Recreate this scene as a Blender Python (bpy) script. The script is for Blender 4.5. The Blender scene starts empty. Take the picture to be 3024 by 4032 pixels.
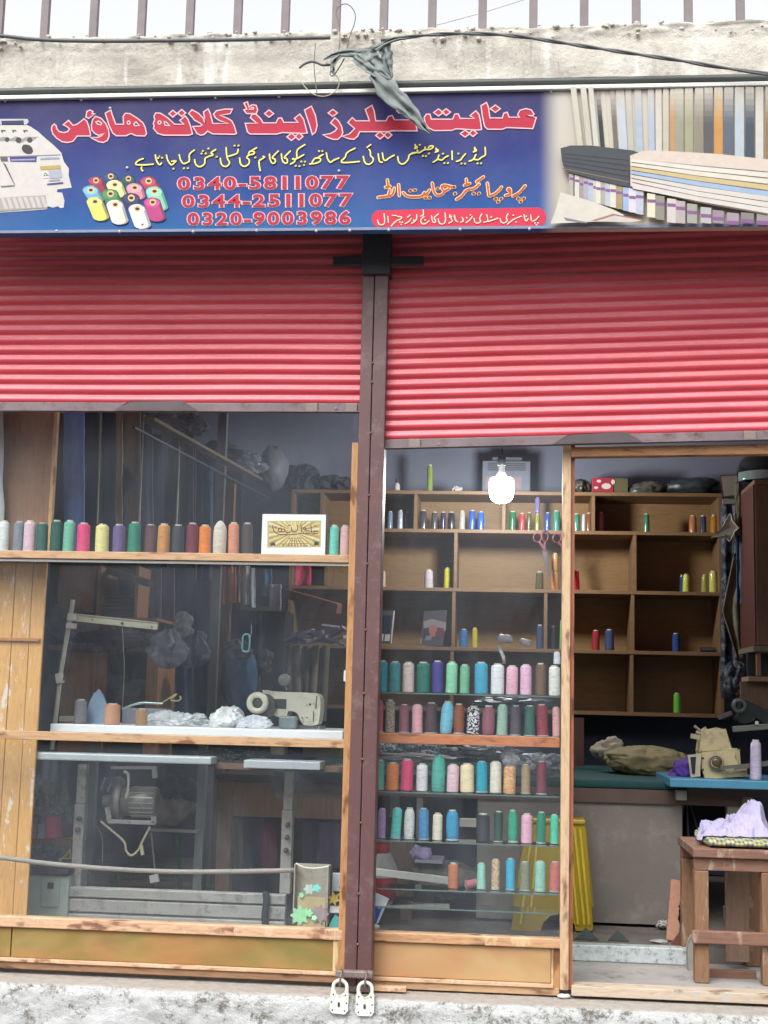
import bpy, bmesh, math, random
from mathutils import Vector, Matrix, noise, geometry
random.seed(7)
SC = bpy.context.scene
COL = SC.collection
R = math.radians

# ------------------------------------------------------------------ camera
F, CX, CY = 5348.0, 1512.0, 2016.0           # focal length and centre, in pixels of the 3024 x 4032 photograph
def _n(v):
    l = math.sqrt(sum(a*a for a in v)); return [a/l for a in v]
def _c(a, b): return [a[1]*b[2]-a[2]*b[1], a[2]*b[0]-a[0]*b[2], a[0]*b[1]-a[1]*b[0]]
XA = _n((31000, 340, -2934)); ZA = _n((508, -21000, 2934)); YA = _n(_c(ZA, XA)); ZA = _n(_c(XA, YA))
CAM = (0.0, -5.0, 1.09)
cd = bpy.data.cameras.new("camera"); cam = bpy.data.objects.new("camera", cd); COL.objects.link(cam)
cd.sensor_fit = 'HORIZONTAL'; cd.sensor_width = 36.0; cd.lens = 36*F/3024; cd.clip_start = .05; cd.clip_end = 3000
right = Vector((XA[0], YA[0], ZA[0])); down = Vector((XA[1], YA[1], ZA[1])); fwd = Vector((XA[2], YA[2], ZA[2]))
m3 = Matrix((right, -down, -fwd)).transposed()
cam.matrix_world = Matrix.Translation(CAM) @ m3.to_4x4()
SC.camera = cam
def at(px, py, Y):
    """world point at depth Y behind the shop front seen at photo pixel (px, py); used to measure real positions"""
    d = ((px-CX)/F, (py-CY)/F, 1.0)
    w = [sum(d[i]*A[i] for i in range(3)) for A in (XA, YA, ZA)]
    t = (Y-CAM[1])/w[1]
    return Vector((CAM[0]+t*w[0], Y, CAM[2]+t*w[2]))
def ppm(px, py, Y): return (at(px+50, py, Y)-at(px-50, py, Y)).x/100   # metres per photo pixel
def Z(x0, y0, w):
    s = w/1659.0
    return lambda x, y: (x0+x*s, y0+y*s)

# ------------------------------------------------------------------ world and sun (overcast)
SUN_EL, SUN_ROT = R(52), R(200)
wd = bpy.data.worlds.new("World"); SC.world = wd; wd.use_nodes = True
nt = wd.node_tree; bg = nt.nodes['Background']
sky = nt.nodes.new('ShaderNodeTexSky'); sky.sky_type = 'NISHITA'; sky.sun_disc = False
sky.sun_elevation = SUN_EL; sky.sun_rotation = SUN_ROT; sky.dust_density = 4.0; sky.air_density = 1.0; sky.ozone_density = 0.6
hs = nt.nodes.new('ShaderNodeHueSaturation'); hs.inputs['Saturation'].default_value = .10
nt.links.new(sky.outputs[0], hs.inputs['Color']); nt.links.new(hs.outputs[0], bg.inputs[0]); bg.inputs[1].default_value = .15
sd = bpy.data.lights.new("sun", 'SUN'); sd.energy = 0.5; sd.angle = R(25); sd.color = (1, .97, .92)
so = bpy.data.objects.new("sun", sd); COL.objects.link(so)
sdir = Vector((math.sin(SUN_ROT)*math.cos(SUN_EL), math.cos(SUN_ROT)*math.cos(SUN_EL), math.sin(SUN_EL)))
so.rotation_euler = sdir.to_track_quat('Z', 'Y').to_euler()
SC.view_settings.view_transform = 'Standard'; SC.view_settings.look = 'None'; SC.view_settings.gamma = 1
SC.view_settings.exposure = 1.25
SC.cycles.max_bounces = 8; SC.cycles.transparent_max_bounces = 24; SC.cycles.sample_clamp_indirect = 4

# ------------------------------------------------------------------ materials
ALB = 1.0      # overall albedo of a group of surfaces
def lin(c):
    o = []
    for v in c[:3]:
        v = v/255.0
        o.append(ALB*(v/12.92 if v <= .04045 else ((v+.055)/1.055)**2.4))
    return (o[0], o[1], o[2], 1)
_m = {}
def _new(name):
    m = bpy.data.materials.new(name); m.use_nodes = True
    return m, m.node_tree, m.node_tree.nodes['Principled BSDF']
def _coords(nt, scale):
    tc = nt.nodes.new('ShaderNodeTexCoord'); mp = nt.nodes.new('ShaderNodeMapping')
    mp.inputs['Scale'].default_value = scale
    nt.links.new(tc.outputs['Object'], mp.inputs['Vector']); return mp.outputs[0]
def _noise(nt, vec, scale, detail=4, rough=.6, dist=0):
    n = nt.nodes.new('ShaderNodeTexNoise'); n.inputs['Scale'].default_value = scale; n.inputs['Detail'].default_value = detail
    n.inputs['Roughness'].default_value = rough; n.inputs['Distortion'].default_value = dist
    nt.links.new(vec, n.inputs['Vector']); return n.outputs['Fac']
def _ramp(nt, fac, stops):
    r = nt.nodes.new('ShaderNodeValToRGB'); e = r.color_ramp.elements
    while len(e) < len(stops): e.new(.5)
    for i, (p, c) in enumerate(stops):
        e[i].position = p; e[i].color = c if len(c) == 4 else lin(c)
    nt.links.new(fac, r.inputs[0]); return r.outputs[0]
def _mix(nt, fac, a, b, mode='MIX'):
    m = nt.nodes.new('ShaderNodeMix'); m.data_type = 'RGBA'; m.blend_type = mode
    for k, v in ((0, fac), (6, a), (7, b)):
        if hasattr(v, 'is_output') or isinstance(v, bpy.types.NodeSocket): nt.links.new(v, m.inputs[k])
        else: m.inputs[k].default_value = v
    return m.outputs[2]
def _bump(nt, p, h, dist=.002, strength=.6):
    b = nt.nodes.new('ShaderNodeBump'); b.inputs['Distance'].default_value = dist; b.inputs['Strength'].default_value = strength
    nt.links.new(h, b.inputs['Height']); nt.links.new(b.outputs[0], p.inputs['Normal'])

def mat(name, rgb, rough=.6, metal=0, var=.18, scale=9, stretch=(1, 1, 1), bump=.0006, dirt=None, spec=.5):
    """plain painted / plastic / cloth surface with uneven tone and fine relief"""
    k = (name, tuple(rgb), rough, metal, var, scale, stretch)
    if k in _m: return _m[k]
    m, nt, p = _new(name); v = _coords(nt, stretch)
    n = _noise(nt, v, scale, 6, .65)
    c = lin(rgb); lo = tuple(x*(1-var) for x in c[:3])+(1,); hi = tuple(min(1, x*(1+var)) for x in c[:3])+(1,)
    col = _ramp(nt, n, [(.3, lo), (.7, hi)])
    if dirt:
        d = _noise(nt, v, scale*2.3, 8, .75)
        f = _ramp(nt, d, [(.52, (0, 0, 0, 1)), (.68, (1, 1, 1, 1))])
        col = _mix(nt, f, col, lin(dirt))
    nt.links.new(col, p.inputs['Base Color'])
    p.inputs['Roughness'].default_value = rough; p.inputs['Metallic'].default_value = metal
    p.inputs['Specular IOR Level'].default_value = spec
    if bump: _bump(nt, p, _noise(nt, v, scale*8, 3), bump)
    _m[k] = m; return m

def wood(name, a, b, dark=(96, 60, 30), rough=.55, axis='x', knots=True, paint=None, scale=1.0):
    k = (name, a, b, axis)
    if k in _m: return _m[k]
    m, nt, p = _new(name)
    s = {'x': (1.2, 9, 9), 'z': (9, 9, 1.2), 'y': (9, 1.2, 9)}[axis]
    v = _coords(nt, tuple(q*scale for q in s))
    g = _noise(nt, v, 3.2, 8, .7, .8)
    col = _ramp(nt, g, [(.3, a), (.5, b), (.72, a)])
    fine = _noise(nt, v, 14, 3, .6)
    col = _mix(nt, _ramp(nt, fine, [(.5, (0, 0, 0, 1)), (.8, (.5, .5, .5, 1))]), col, lin(dark))
    if knots:
        v2 = _coords(nt, {'x': (5, 14, 14), 'z': (14, 14, 5), 'y': (14, 5, 14)}[axis])
        kn = _noise(nt, v2, 1.7, 3, .5)
        col = _mix(nt, _ramp(nt, kn, [(.58, (0, 0, 0, 1)), (.68, (.85, .85, .85, 1))]), col, lin(dark))
    if paint:
        v3 = _coords(nt, (12, 12, 4)); pn = _noise(nt, v3, 1.3, 5, .7)
        col = _mix(nt, _ramp(nt, pn, [(.56, (0, 0, 0, 1)), (.61, (.85, .85, .85, 1))]), col, lin(paint))
    nt.links.new(col, p.inputs['Base Color']); p.inputs['Roughness'].default_value = rough
    _bump(nt, p, g, .0012)
    _m[k] = m; return m

def flat(name, rgb, rough=.55):
    k = ('flat', name, tuple(rgb))
    if k in _m: return _m[k]
    m, nt, p = _new(name); v = _coords(nt, (1, 1, 1))
    n = _noise(nt, v, 30, 4); c = lin(rgb)
    nt.links.new(_ramp(nt, n, [(.3, tuple(x*.93 for x in c[:3])+(1,)), (.7, tuple(min(1, x*1.05) for x in c[:3])+(1,))]), p.inputs['Base Color'])
    p.inputs['Roughness'].default_value = rough; p.inputs['Specular IOR Level'].default_value = .3
    _m[k] = m; return m

def yarn(rgb, rgb2=None, kind='plain'):
    """wound thread: fine horizontal winding, slightly mottled"""
    k = ('yarn', tuple(rgb), rgb2, kind)
    if k in _m: return _m[k]
    m, nt, p = _new('thread'); tc = nt.nodes.new('ShaderNodeTexCoord'); oi = nt.nodes.new('ShaderNodeObjectInfo')
    ad = nt.nodes.new('ShaderNodeVectorMath'); ad.operation = 'ADD'
    nt.links.new(tc.outputs['Object'], ad.inputs[0])
    cm = nt.nodes.new('ShaderNodeVectorMath'); cm.operation = 'SCALE'; cm.inputs['Scale'].default_value = 9.0
    cb = nt.nodes.new('ShaderNodeCombineXYZ'); nt.links.new(oi.outputs['Random'], cb.inputs[0]); nt.links.new(oi.outputs['Random'], cb.inputs[2])
    nt.links.new(cb.outputs[0], cm.inputs[0]); nt.links.new(cm.outputs[0], ad.inputs[1])
    mp = nt.nodes.new('ShaderNodeMapping'); mp.inputs['Scale'].default_value = (.7, .7, 9); nt.links.new(ad.outputs[0], mp.inputs['Vector'])
    n = _noise(nt, mp.outputs[0], 2.2, 5, .7, .4)
    c = lin(rgb); lo = tuple(x*.66 for x in c[:3])+(1,); hi = tuple(min(1, x*1.18) for x in c[:3])+(1,)
    if kind == 'zigzag':
        w = nt.nodes.new('ShaderNodeTexWave'); w.bands_direction = 'Z'; w.inputs['Scale'].default_value = 2.2; w.inputs['Distortion'].default_value = 9
        w.inputs['Detail'].default_value = 1; w.inputs['Detail Scale'].default_value = 2.5
        nt.links.new(tc.outputs['Object'], w.inputs['Vector'])
        col = _ramp(nt, w.outputs['Fac'], [(.45, lin(rgb2)), (.55, c)])
    elif kind == 'variegated':
        mp.inputs['Scale'].default_value = (1.2, 1.2, 5); n = _noise(nt, mp.outputs[0], 2.6, 3, .6, 2.0)
        col = _ramp(nt, n, [(.40, lo), (.50, c), (.56, lin(rgb2))])
    else:
        col = _ramp(nt, n, [(.30, lo), (.44, c), (.7, hi)])
    nt.links.new(col, p.inputs['Base Color']); p.inputs['Roughness'].default_value = .62 if kind != 'shiny' else .25
    if kind == 'shiny': p.inputs['Coat Weight'].default_value = .6; p.inputs['Coat Roughness'].default_value = .12
    pass
    w2 = nt.nodes.new('ShaderNodeTexWave'); w2.bands_direction = 'Z'; w2.inputs['Scale'].default_value = 14; w2.inputs['Distortion'].default_value = 2.5
    nt.links.new(tc.outputs['Object'], w2.inputs['Vector']); _bump(nt, p, w2.outputs['Fac'], .004, .45)
    _m[k] = m; return m

def glass(name='window_glass', tint=(.965, .98, .98), refl=.045, dusty_sky_veil=True):
    if name in _m: return _m[name]
    m = bpy.data.materials.new(name); m.use_nodes = True; nt = m.node_tree; nt.nodes.clear()
    o = nt.nodes.new('ShaderNodeOutputMaterial'); t = nt.nodes.new('ShaderNodeBsdfTransparent'); g = nt.nodes.new('ShaderNodeBsdfGlossy')
    t.inputs[0].default_value = tint+(1,); g.inputs['Roughness'].default_value = .01
    mx = nt.nodes.new('ShaderNodeMixShader'); fr = nt.nodes.new('ShaderNodeFresnel'); fr.inputs[0].default_value = 1.45
    mu = nt.nodes.new('ShaderNodeMath'); mu.operation = 'MULTIPLY'; mu.inputs[1].default_value = refl/.035
    ge = nt.nodes.new('ShaderNodeNewGeometry'); iv = nt.nodes.new('ShaderNodeMath'); iv.operation = 'SUBTRACT'; iv.inputs[0].default_value = 1
    nt.links.new(ge.outputs['Backfacing'], iv.inputs[1]); m0 = nt.nodes.new('ShaderNodeMath'); m0.operation = 'MULTIPLY'
    nt.links.new(fr.outputs[0], mu.inputs[0]); nt.links.new(mu.outputs[0], m0.inputs[0]); nt.links.new(iv.outputs[0], m0.inputs[1]); nt.links.new(m0.outputs[0], mx.inputs[0])
    nt.links.new(t.outputs[0], mx.inputs[1]); nt.links.new(g.outputs[0], mx.inputs[2]); last = mx.outputs[0]
    if dusty_sky_veil:      # dusty film, with the bluish sky reflection veil painted into it
        df = nt.nodes.new('ShaderNodeBsdfDiffuse'); df.inputs[0].default_value = (.38, .43, .5, 1)
        v = _coords(nt, (1.2, 1, .5)); n = _noise(nt, v, 1.6, 6, .7, .6)
        f = nt.nodes.new('ShaderNodeMapRange'); f.inputs[1].default_value = .42; f.inputs[2].default_value = .8; f.inputs[3].default_value = .022; f.inputs[4].default_value = .085
        nt.links.new(n, f.inputs[0]); m2 = nt.nodes.new('ShaderNodeMixShader')
        nt.links.new(f.outputs[0], m2.inputs[0]); nt.links.new(last, m2.inputs[1]); nt.links.new(df.outputs[0], m2.inputs[2]); last = m2.outputs[0]
    nt.links.new(last, o.inputs[0]); _m[name] = m; return m

def film(name, rgb, alpha=.55, rough=.25):
    """thin plastic bag: part see-through, glossy in its creases"""
    k = ('film', name, tuple(rgb), alpha)
    if k in _m: return _m[k]
    m, nt, p = _new(name); p.inputs['Base Color'].default_value = lin(rgb); p.inputs['Roughness'].default_value = rough
    v = _coords(nt, (1, 1, 1)); n = _noise(nt, v, 22, 4)
    r = nt.nodes.new('ShaderNodeMapRange'); r.inputs[1].default_value = .35; r.inputs[2].default_value = .65
    r.inputs[3].default_value = alpha*.75; r.inputs[4].default_value = min(1, alpha*1.25)
    nt.links.new(n, r.inputs[0]); nt.links.new(r.outputs[0], p.inputs['Alpha'])
    _bump(nt, p, n, .004); _m[k] = m; return m

# ------------------------------------------------------------------ mesh builder
class MB:
    def __init__(s): s.v = []; s.f = []; s.sm = []; s.mi = []; s.cm = 0
    def add(s, vs, fs, smooth=False):
        b = len(s.v); s.v += [Vector(q) for q in vs]
        for f in fs: s.f.append([b+i for i in f]); s.sm.append(smooth); s.mi.append(s.cm)
        return s
    def box(s, x0, x1, y0, y1, z0, z1):
        return s.add([(x0,y0,z0),(x1,y0,z0),(x1,y1,z0),(x0,y1,z0),(x0,y0,z1),(x1,y0,z1),(x1,y1,z1),(x0,y1,z1)],
                     [(0,3,2,1),(4,5,6,7),(0,1,5,4),(1,2,6,5),(2,3,7,6),(3,0,4,7)])
    def obox(s, a, b, w, h, up=(0, 0, 1)):
        """bar from a to b, width w (sideways), height h (along up)"""
        a = Vector(a); b = Vector(b); d = (b-a).normalized(); u = Vector(up); side = d.cross(u).normalized(); u = side.cross(d).normalized()
        vs = []
        for p in (a, b):
            for i, j in ((-1,-1),(1,-1),(1,1),(-1,1)): vs.append(p+side*(i*w/2)+u*(j*h/2))
        return s.add(vs, [(0,1,2,3),(7,6,5,4),(0,4,5,1),(1,5,6,2),(2,6,7,3),(3,7,4,0)])
    def lathe(s, o, prof, n=20, axis='z', caps=True):
        """prof: list of (radius, height) along the axis from o"""
        o = Vector(o); vs = []
        for r, h in prof:
            for i in range(n):
                a = 2*math.pi*i/n; c, q = r*math.cos(a), r*math.sin(a)
                vs.append(o+Vector({'z': (c, q, h), 'y': (c, h, q), 'x': (h, c, q)}[axis]))
        fs = []
        for k in range(len(prof)-1):
            for i in range(n):
                j = (i+1) % n; fs.append((k*n+i, k*n+j, (k+1)*n+j, (k+1)*n+i))
        s.add(vs, fs, True)
        if caps: s.add([vs[i] for i in range(n)], [tuple(range(n))[::-1]]); s.add(vs[-n:], [tuple(range(n))])
        return s
    def tube(s, pts, r, n=8, smooth=True, cap=True):
        pts = [Vector(p) for p in pts]; vs = []; rs = r if isinstance(r, (list, tuple)) else [r]*len(pts)
        t0 = (pts[1]-pts[0]).normalized(); ref = Vector((0, 1, 0)) if abs(t0.y) < .9 else Vector((0, 0, 1)); u = t0.cross(ref).normalized()
        for i, p in enumerate(pts):
            t = (pts[min(i+1, len(pts)-1)]-pts[max(i-1, 0)]).normalized(); u = (u-t*u.dot(t)).normalized(); w = t.cross(u)
            for k in range(n):
                a = 2*math.pi*k/n; vs.append(p+(u*math.cos(a)+w*math.sin(a))*rs[i])
        fs = [(k*n+i, k*n+(i+1) % n, (k+1)*n+(i+1) % n, (k+1)*n+i) for k in range(len(pts)-1) for i in range(n)]
        s.add(vs, fs, smooth)
        if cap: s.add(vs[:n], [tuple(range(n))[::-1]]); s.add(vs[-n:], [tuple(range(n))])
        return s
    def prism(s, pts, depth):
        """pts: world points of a flat outline (front face), pushed back along +Y by depth"""
        pts = [Vector(p) for p in pts]; n = len(pts); tri = geometry.tessellate_polygon([pts])
        bk = [p+Vector((0, depth, 0)) for p in pts]
        s.add(pts+bk, [tuple(t) for t in tri]+[tuple(i+n for i in t[::-1]) for t in tri]+[(i, (i+1) % n, (i+1) % n+n, i+n) for i in range(n)]); return s
    def grid(s, nu, nv, fn, smooth=True):
        vs = [fn(i/nu, j/nv) for j in range(nv+1) for i in range(nu+1)]
        return s.add(vs, [(j*(nu+1)+i, j*(nu+1)+i+1, (j+1)*(nu+1)+i+1, (j+1)*(nu+1)+i) for j in range(nv) for i in range(nu)], smooth)
    def blob(s, c, size, seed=0, amp=.25, det=3.0, sub=4, floor=None, fold=True):
        """crumpled lump (cloth, bag) of real thickness"""
        bm = bmesh.new(); bmesh.ops.create_icosphere(bm, subdivisions=sub, radius=1); c = Vector(c)
        vs = []
        for v in bm.verts:
            off = Vector((seed*3.7, seed*1.3, seed*7.1)); q = v.co*det*.62+off
            q = q+noise.noise_vector(q*.8)*.9
            if fold:
                t = Vector((q.x*1.9+q.z*.8, q.y*1.2, q.z*.55-q.x*.3))
                k = noise.noise(q*.55)*1.1+(.28-abs(noise.noise(t*.9)))*1.15+(.22-abs(noise.noise(t*2.1+off)))*.5
            else: k = noise.noise(q*.6)*.8+noise.noise(q*1.7)*.4
            if amp >= .4: k += noise.noise(q*4.1)*.22
            p = v.co*(1+amp*k); p = Vector((p.x*size[0], p.y*size[1], p.z*size[2]))+c
            if floor is not None and p.z < floor: p.z = floor
            vs.append(p)
        s.add(vs, [tuple(x.index for x in f.verts) for f in bm.faces], True); bm.free(); return s
    def hangbag(s, c, sx, sz, seed=0, nf=7):
        """bag or cloth hung by its gathered neck: narrow top, full bottom, vertical folds"""
        def fn(u, v):
            a = 2*math.pi*u; r = sx*(.42+.58*math.sin(min(1, v*1.15)*math.pi/2))*max(0, 1-v**4)**.5*(.55+.45*min(1, v*9))
            r *= 1+(.26-.14*v)*math.sin(nf*a+seed+1.5*noise.noise(Vector((v*3, seed, 1))))+.6*noise.noise(Vector((math.cos(a)*1.4, math.sin(a)*1.4, v*3.4+seed)))+.2*noise.noise(Vector((math.cos(a)*3.4, math.sin(a)*3.4, v*8+seed)))
            return (c[0]+r*math.cos(a)+.2*sx*noise.noise(Vector((v*2, seed, 5))), c[1]+.55*r*math.sin(a), c[2]+sz-2*sz*v+.08*sz*math.sin(3*a+seed)*v)
        return s.grid(64, 34, fn)
    def build(s, name, mats, parent=None, bevel=0, origin=None, solid=0):
        if not isinstance(mats, (list, tuple)): mats = [mats]
        if parent is not None: o = wloc(parent)
        elif origin is not None: o = Vector(origin)
        else:
            xs = [v.x for v in s.v]; ys = [v.y for v in s.v]; zs = [v.z for v in s.v]
            o = Vector(((min(xs)+max(xs))/2, (min(ys)+max(ys))/2, min(zs)))
        me = bpy.data.meshes.new(name); me.from_pydata([v-o for v in s.v], [], s.f)
        for m in mats: me.materials.append(m)
        for p, sm, mi in zip(me.polygons, s.sm, s.mi): p.use_smooth = sm; p.material_index = mi
        me.update()
        ob = bpy.data.objects.new(name, me); COL.objects.link(ob)
        if parent is not None: ob.parent = parent
        else: ob.location = o
        if bevel:
            b = ob.modifiers.new('bevel', 'BEVEL'); b.width = bevel; b.segments = 2; b.limit_method = 'ANGLE'; b.angle_limit = R(40)
        if solid:
            b = ob.modifiers.new('thick', 'SOLIDIFY'); b.thickness = solid; b.offset = 0
        return ob
def wloc(o):
    v = Vector((0, 0, 0))
    while o is not None: v = v+Vector(o.location); o = o.parent
    return v
def tag(o, label=None, cat=None, group=None, kind=None):
    if label: o['label'] = label
    if cat: o['category'] = cat
    if group: o['group'] = group
    if kind: o['kind'] = kind
    return o
def thing(name, loc, label, cat, group=None):
    o = bpy.data.objects.new(name, None); o.empty_display_size = .05; o.location = loc; COL.objects.link(o); return tag(o, label, cat, group)
def struct(name, mb, m, **k):
    o = mb.build(name, m, **k); o['kind'] = 'structure'; return o
def pbox(mb, x0, y0, x1, y1, Ya, Yb):
    """axis-aligned box whose front face (at depth Ya) spans photo pixels (x0,y0)-(x1,y1)"""
    ym = (y0+y1)/2; xm = (x0+x1)/2
    return mb.box(at(x0, ym, Ya).x, at(x1, ym, Ya).x, Ya, Yb, at(xm, y1, Ya).z, at(xm, y0, Ya).z)

SC.render.film_transparent = False

# ================================================================== SETTING
# street, plinth, room
asphalt = mat('asphalt', (92, 90, 88), .9, var=.25, scale=6, bump=.004)
struct('street', MB().add([(-40, -60, -.47), (40, -60, -.47), (40, 8, -.47), (-40, 8, -.47)], [(0, 1, 2, 3)]), asphalt)

def whitewash():
    m, nt, p = _new('whitewashed concrete'); v = _coords(nt, (1, 1, 1.2))
    a = _noise(nt, v, 12, 12, .86, .15); b = _noise(nt, v, 30, 6, .8)
    col = _ramp(nt, a, [(.40, (120, 116, 110)), (.445, (176, 174, 170)), (.485, (222, 224, 224)), (.8, (232, 234, 234))])
    sp = nt.nodes.new('ShaderNodeSeparateXYZ'); g = nt.nodes.new('ShaderNodeNewGeometry'); nt.links.new(g.outputs['Normal'], sp.inputs[0])
    top = _ramp(nt, b, [(.3, (176, 166, 156)), (.7, (205, 198, 190))])
    col = _mix(nt, _ramp(nt, sp.outputs[2], [(.45, (0, 0, 0, 1)), (.8, (1, 1, 1, 1))]), col, top)
    nt.links.new(col, p.inputs['Base Color']); p.inputs['Roughness'].default_value = .9
    _bump(nt, p, _mix(nt, .5, a, b), .035, 1.0); return m
WW = whitewash()
x0, x1 = -2.6, 2.6
def plinth(u, v):
    # profile: back of ledge -> rounded lip -> rough front going down
    x = x0+(x1-x0)*u; L = v*.85
    if L < .17: y, z = .02-L, .078
    else: y, z = -.15-.012*min(1, (L-.17)/.03), .078-(L-.17)
    k = noise.noise(Vector((x*5, L*7, 3)))*.5+noise.noise(Vector((x*17, L*19, 9)))*.35+abs(noise.noise(Vector((x*34, L*38, 2))))*.4
    kk = min(1, max(0, (L-.10)/.12))
    return (x, y-.022*k*kk, z+.008*k*min(1, kk+.3))
pl = MB().grid(420, 90, plinth); pl.box(x0, x1, .0, .6, -.68, -.02)
tag(pl.build('plinth_wall', WW), 'rough whitewashed concrete plinth running under the shop front', 'plinth')

inner = mat('painted wall', (116, 121, 140), .8, var=.12, scale=2.2, bump=.002)
ceilm = mat('ceiling paint', (140, 140, 142), .9, var=.1, scale=2)
floorm = mat('cement floor', (150, 146, 142), .85, var=.22, scale=3.5, bump=.002, dirt=(105, 98, 92))
XL, XR, YB = -2.3, 2.35, 2.95
struct('wall', MB().box(XL-.1, XR+.1, YB, YB+.1, -.3, 3.0), inner)
struct('wall', MB().box(XL-.1, XL, .12, YB, -.3, 3.0), inner)
struct('wall', MB().box(XR, XR+.1, .12, YB, -.3, 3.0), inner)
struct('ceiling', MB().box(XL-.1, XR+.1, .131, YB+.1, 3.0, 3.1), ceilm)
struct('floor', MB().box(XL-.1, XR+.1, .022, YB, -.2, .113), floorm)
# raised inner floor behind a speckled marble riser
struct('raised_floor', MB().box(XL, XR, .56, YB, .1, .172), mat('dusty floor', (104, 98, 94), .9, var=.25, scale=5, dirt=(74, 68, 64)))
mr = at(2252, 3732, .5)
def marble():
    m, nt, p = _new('speckled marble'); v = _coords(nt, (1, 1, 1)); n = _noise(nt, v, 34, 8, .8)
    nt.links.new(_ramp(nt, n, [(.38, (96, 110, 108)), (.46, (170, 178, 178)), (.7, (200, 206, 208))]), p.inputs['Base Color']); p.inputs['Roughness'].default_value = .3; return m
tag(MB().box(at(2246, 3750, .5).x, at(2706, 3750, .5).x, .50, .56, .114, .176).build('marble_step', marble(), bevel=.004), 'grey speckled marble riser across the doorway floor', 'step')

# ------------------------------------------------------------------ concrete slab and railing
def concrete():
    m, nt, p = _new('stained concrete'); v = _coords(nt, (1, 1, 1)); vs = _coords(nt, (7, 7, .9))
    a = _noise(nt, v, 3.2, 9, .7, .4); b = _noise(nt, vs, 2.2, 6, .65, .3); c = _noise(nt, v, 30, 5, .7)
    col = _ramp(nt, a, [(.34, (144, 138, 128)), (.46, (184, 179, 169)), (.62, (203, 199, 189))])
    col = _mix(nt, _ramp(nt, b, [(.56, (0, 0, 0, 1)), (.68, (.75, .75, .75, 1))]), col, lin((222, 220, 214)))
    col = _mix(nt, _ramp(nt, b, [(.30, (.6, .6, .6, 1)), (.42, (0, 0, 0, 1))]), col, lin((140, 134, 122)))
    col = _mix(nt, _ramp(nt, c, [(.6, (0, 0, 0, 1)), (.75, (.6, .6, .6, 1))]), col, lin((128, 124, 118)))
    nt.links.new(col, p.inputs['Base Color']); p.inputs['Roughness'].default_value = .92
    _bump(nt, p, _mix(nt, .5, a, c), .02, .8); return m
CON = concrete()
SY = -.30
zt = at(1512, 118, SY).z; zb = at(1512, 318, SY).z
def slab(u, v):
    x = -3+6*u
    if v < .85:
        z = zb+(zt-zb)*v/.85; y = SY
        k = noise.noise(Vector((x*4, z*5, 1)))+.5*noise.noise(Vector((x*14, z*12, 5)))
        e = max(0, (v-.6)/.25)
        return (x, y-.006*k-.022*e*abs(noise.noise(Vector((x*11, z*30, 2))))-.006*e, z+.014*e*noise.noise(Vector((x*8, 0, 7)))+.008*e*noise.noise(Vector((x*27, 0, 2))))
    t = (v-.85)/.15
    return (x, SY+.01+t*.6, zt+.014*noise.noise(Vector((x*8, 0, 7)))+.008*noise.noise(Vector((x*27, 0, 2)))*(1-t)+.006*noise.noise(Vector((x*9, t*8, 3))))
sl = MB().grid(460, 40, slab); sl.box(-3, 3, SY+.02, YB, zb, zt-.03)
random.seed(5)
for _ in range(170):        # loose mortar crumbs grown onto the broken upper edge
    x = random.uniform(-2.0, 1.9); r_ = random.uniform(.002, .007)*(1.3 if abs(noise.noise(Vector((x*1.3, 0, 0)))) > .15 else .7)
    sl.blob((x, SY-.006-random.random()*.01, zt-random.random()**2*.05-.001), (r_*1.4, r_, r_), _, .45, 1.6, 1)
tag(sl.build('concrete_slab', CON), 'weathered grey concrete slab edge with white drip stains above the sign', 'slab')
# broken mortar crumbs on the slab edge belong to the slab surface; wall above the shutters
struct('lintel_wall', MB().box(-3, 3, .03, .13, 2.98, zb-.02), CON)

railm = mat('faded red oxide paint', (112, 102, 104), .6, var=.12, scale=14, bump=.0008)
RY = -.18
rail = thing('railing', at(1500, 100, RY), 'balcony railing of upright pinkish grey flat bars on the slab', 'railing')
bars = [0, 180, 372, 560, 750, 938, 1125, 1325, 1512, 1702, 1900, 2100, 2300, 2505, 2710, 2915]
for b in bars:
    p = at(b, 60, RY); mb = MB().box(p.x-.0155, p.x+.0155, RY-.012, RY+.012, zt+.0, 3.9)
    mb.build('bar', railm, rail, bevel=.002)
MB().box(-2.4, 2.4, RY-.016, RY+.016, zt+.004, zt+.028).build('bottom_rail', railm, rail, bevel=.002)
MB().box(-2.4, 2.4, RY-.02, RY+.02, 3.9, 3.94).build('top_rail', railm, rail, bevel=.002)

# pipe under the slab
pm = mat('dark grey pipe', (64, 68, 66), .5, var=.15, scale=10)
zp = at(1512, 334, -.34).z
tag(MB().tube([(-2.6, -.34, zp), (-1, -.34, zp+.002), (.4, -.34, zp), (2.6, -.34, zp+.003)], .0125, 12).build('pipe', pm), 'dark grey pipe running between the slab and the sign', 'pipe')
bl = bpy.data.materials.new('x')

# ------------------------------------------------------------------ house front out of view, added to dim the sky mirrored in the panes
ob = thing('unseen_building', (0, -17, -.47), 'low plastered house front added out of view across the street to dim the sky mirrored in the panes', 'unseen_building')
MB().box(-16, 16, -19, -17, -.47, 5.6).build('wall', mat('far plaster', (128, 122, 112), .9, var=.2, scale=1.2), ob)
for i in range(7): MB().box(-12.6+i*3.8, -10.4+i*3.8, -17.0, -16.93, .0, 2.3).build('shutter', mat('far shutters', (88, 96, 104), .7), ob)
MB().box(-16.3, 16.3, -19.2, -16.5, 5.6, 5.8).build('roof', mat('far roof', (110, 106, 100), .9), ob)

ALB = .78

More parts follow.
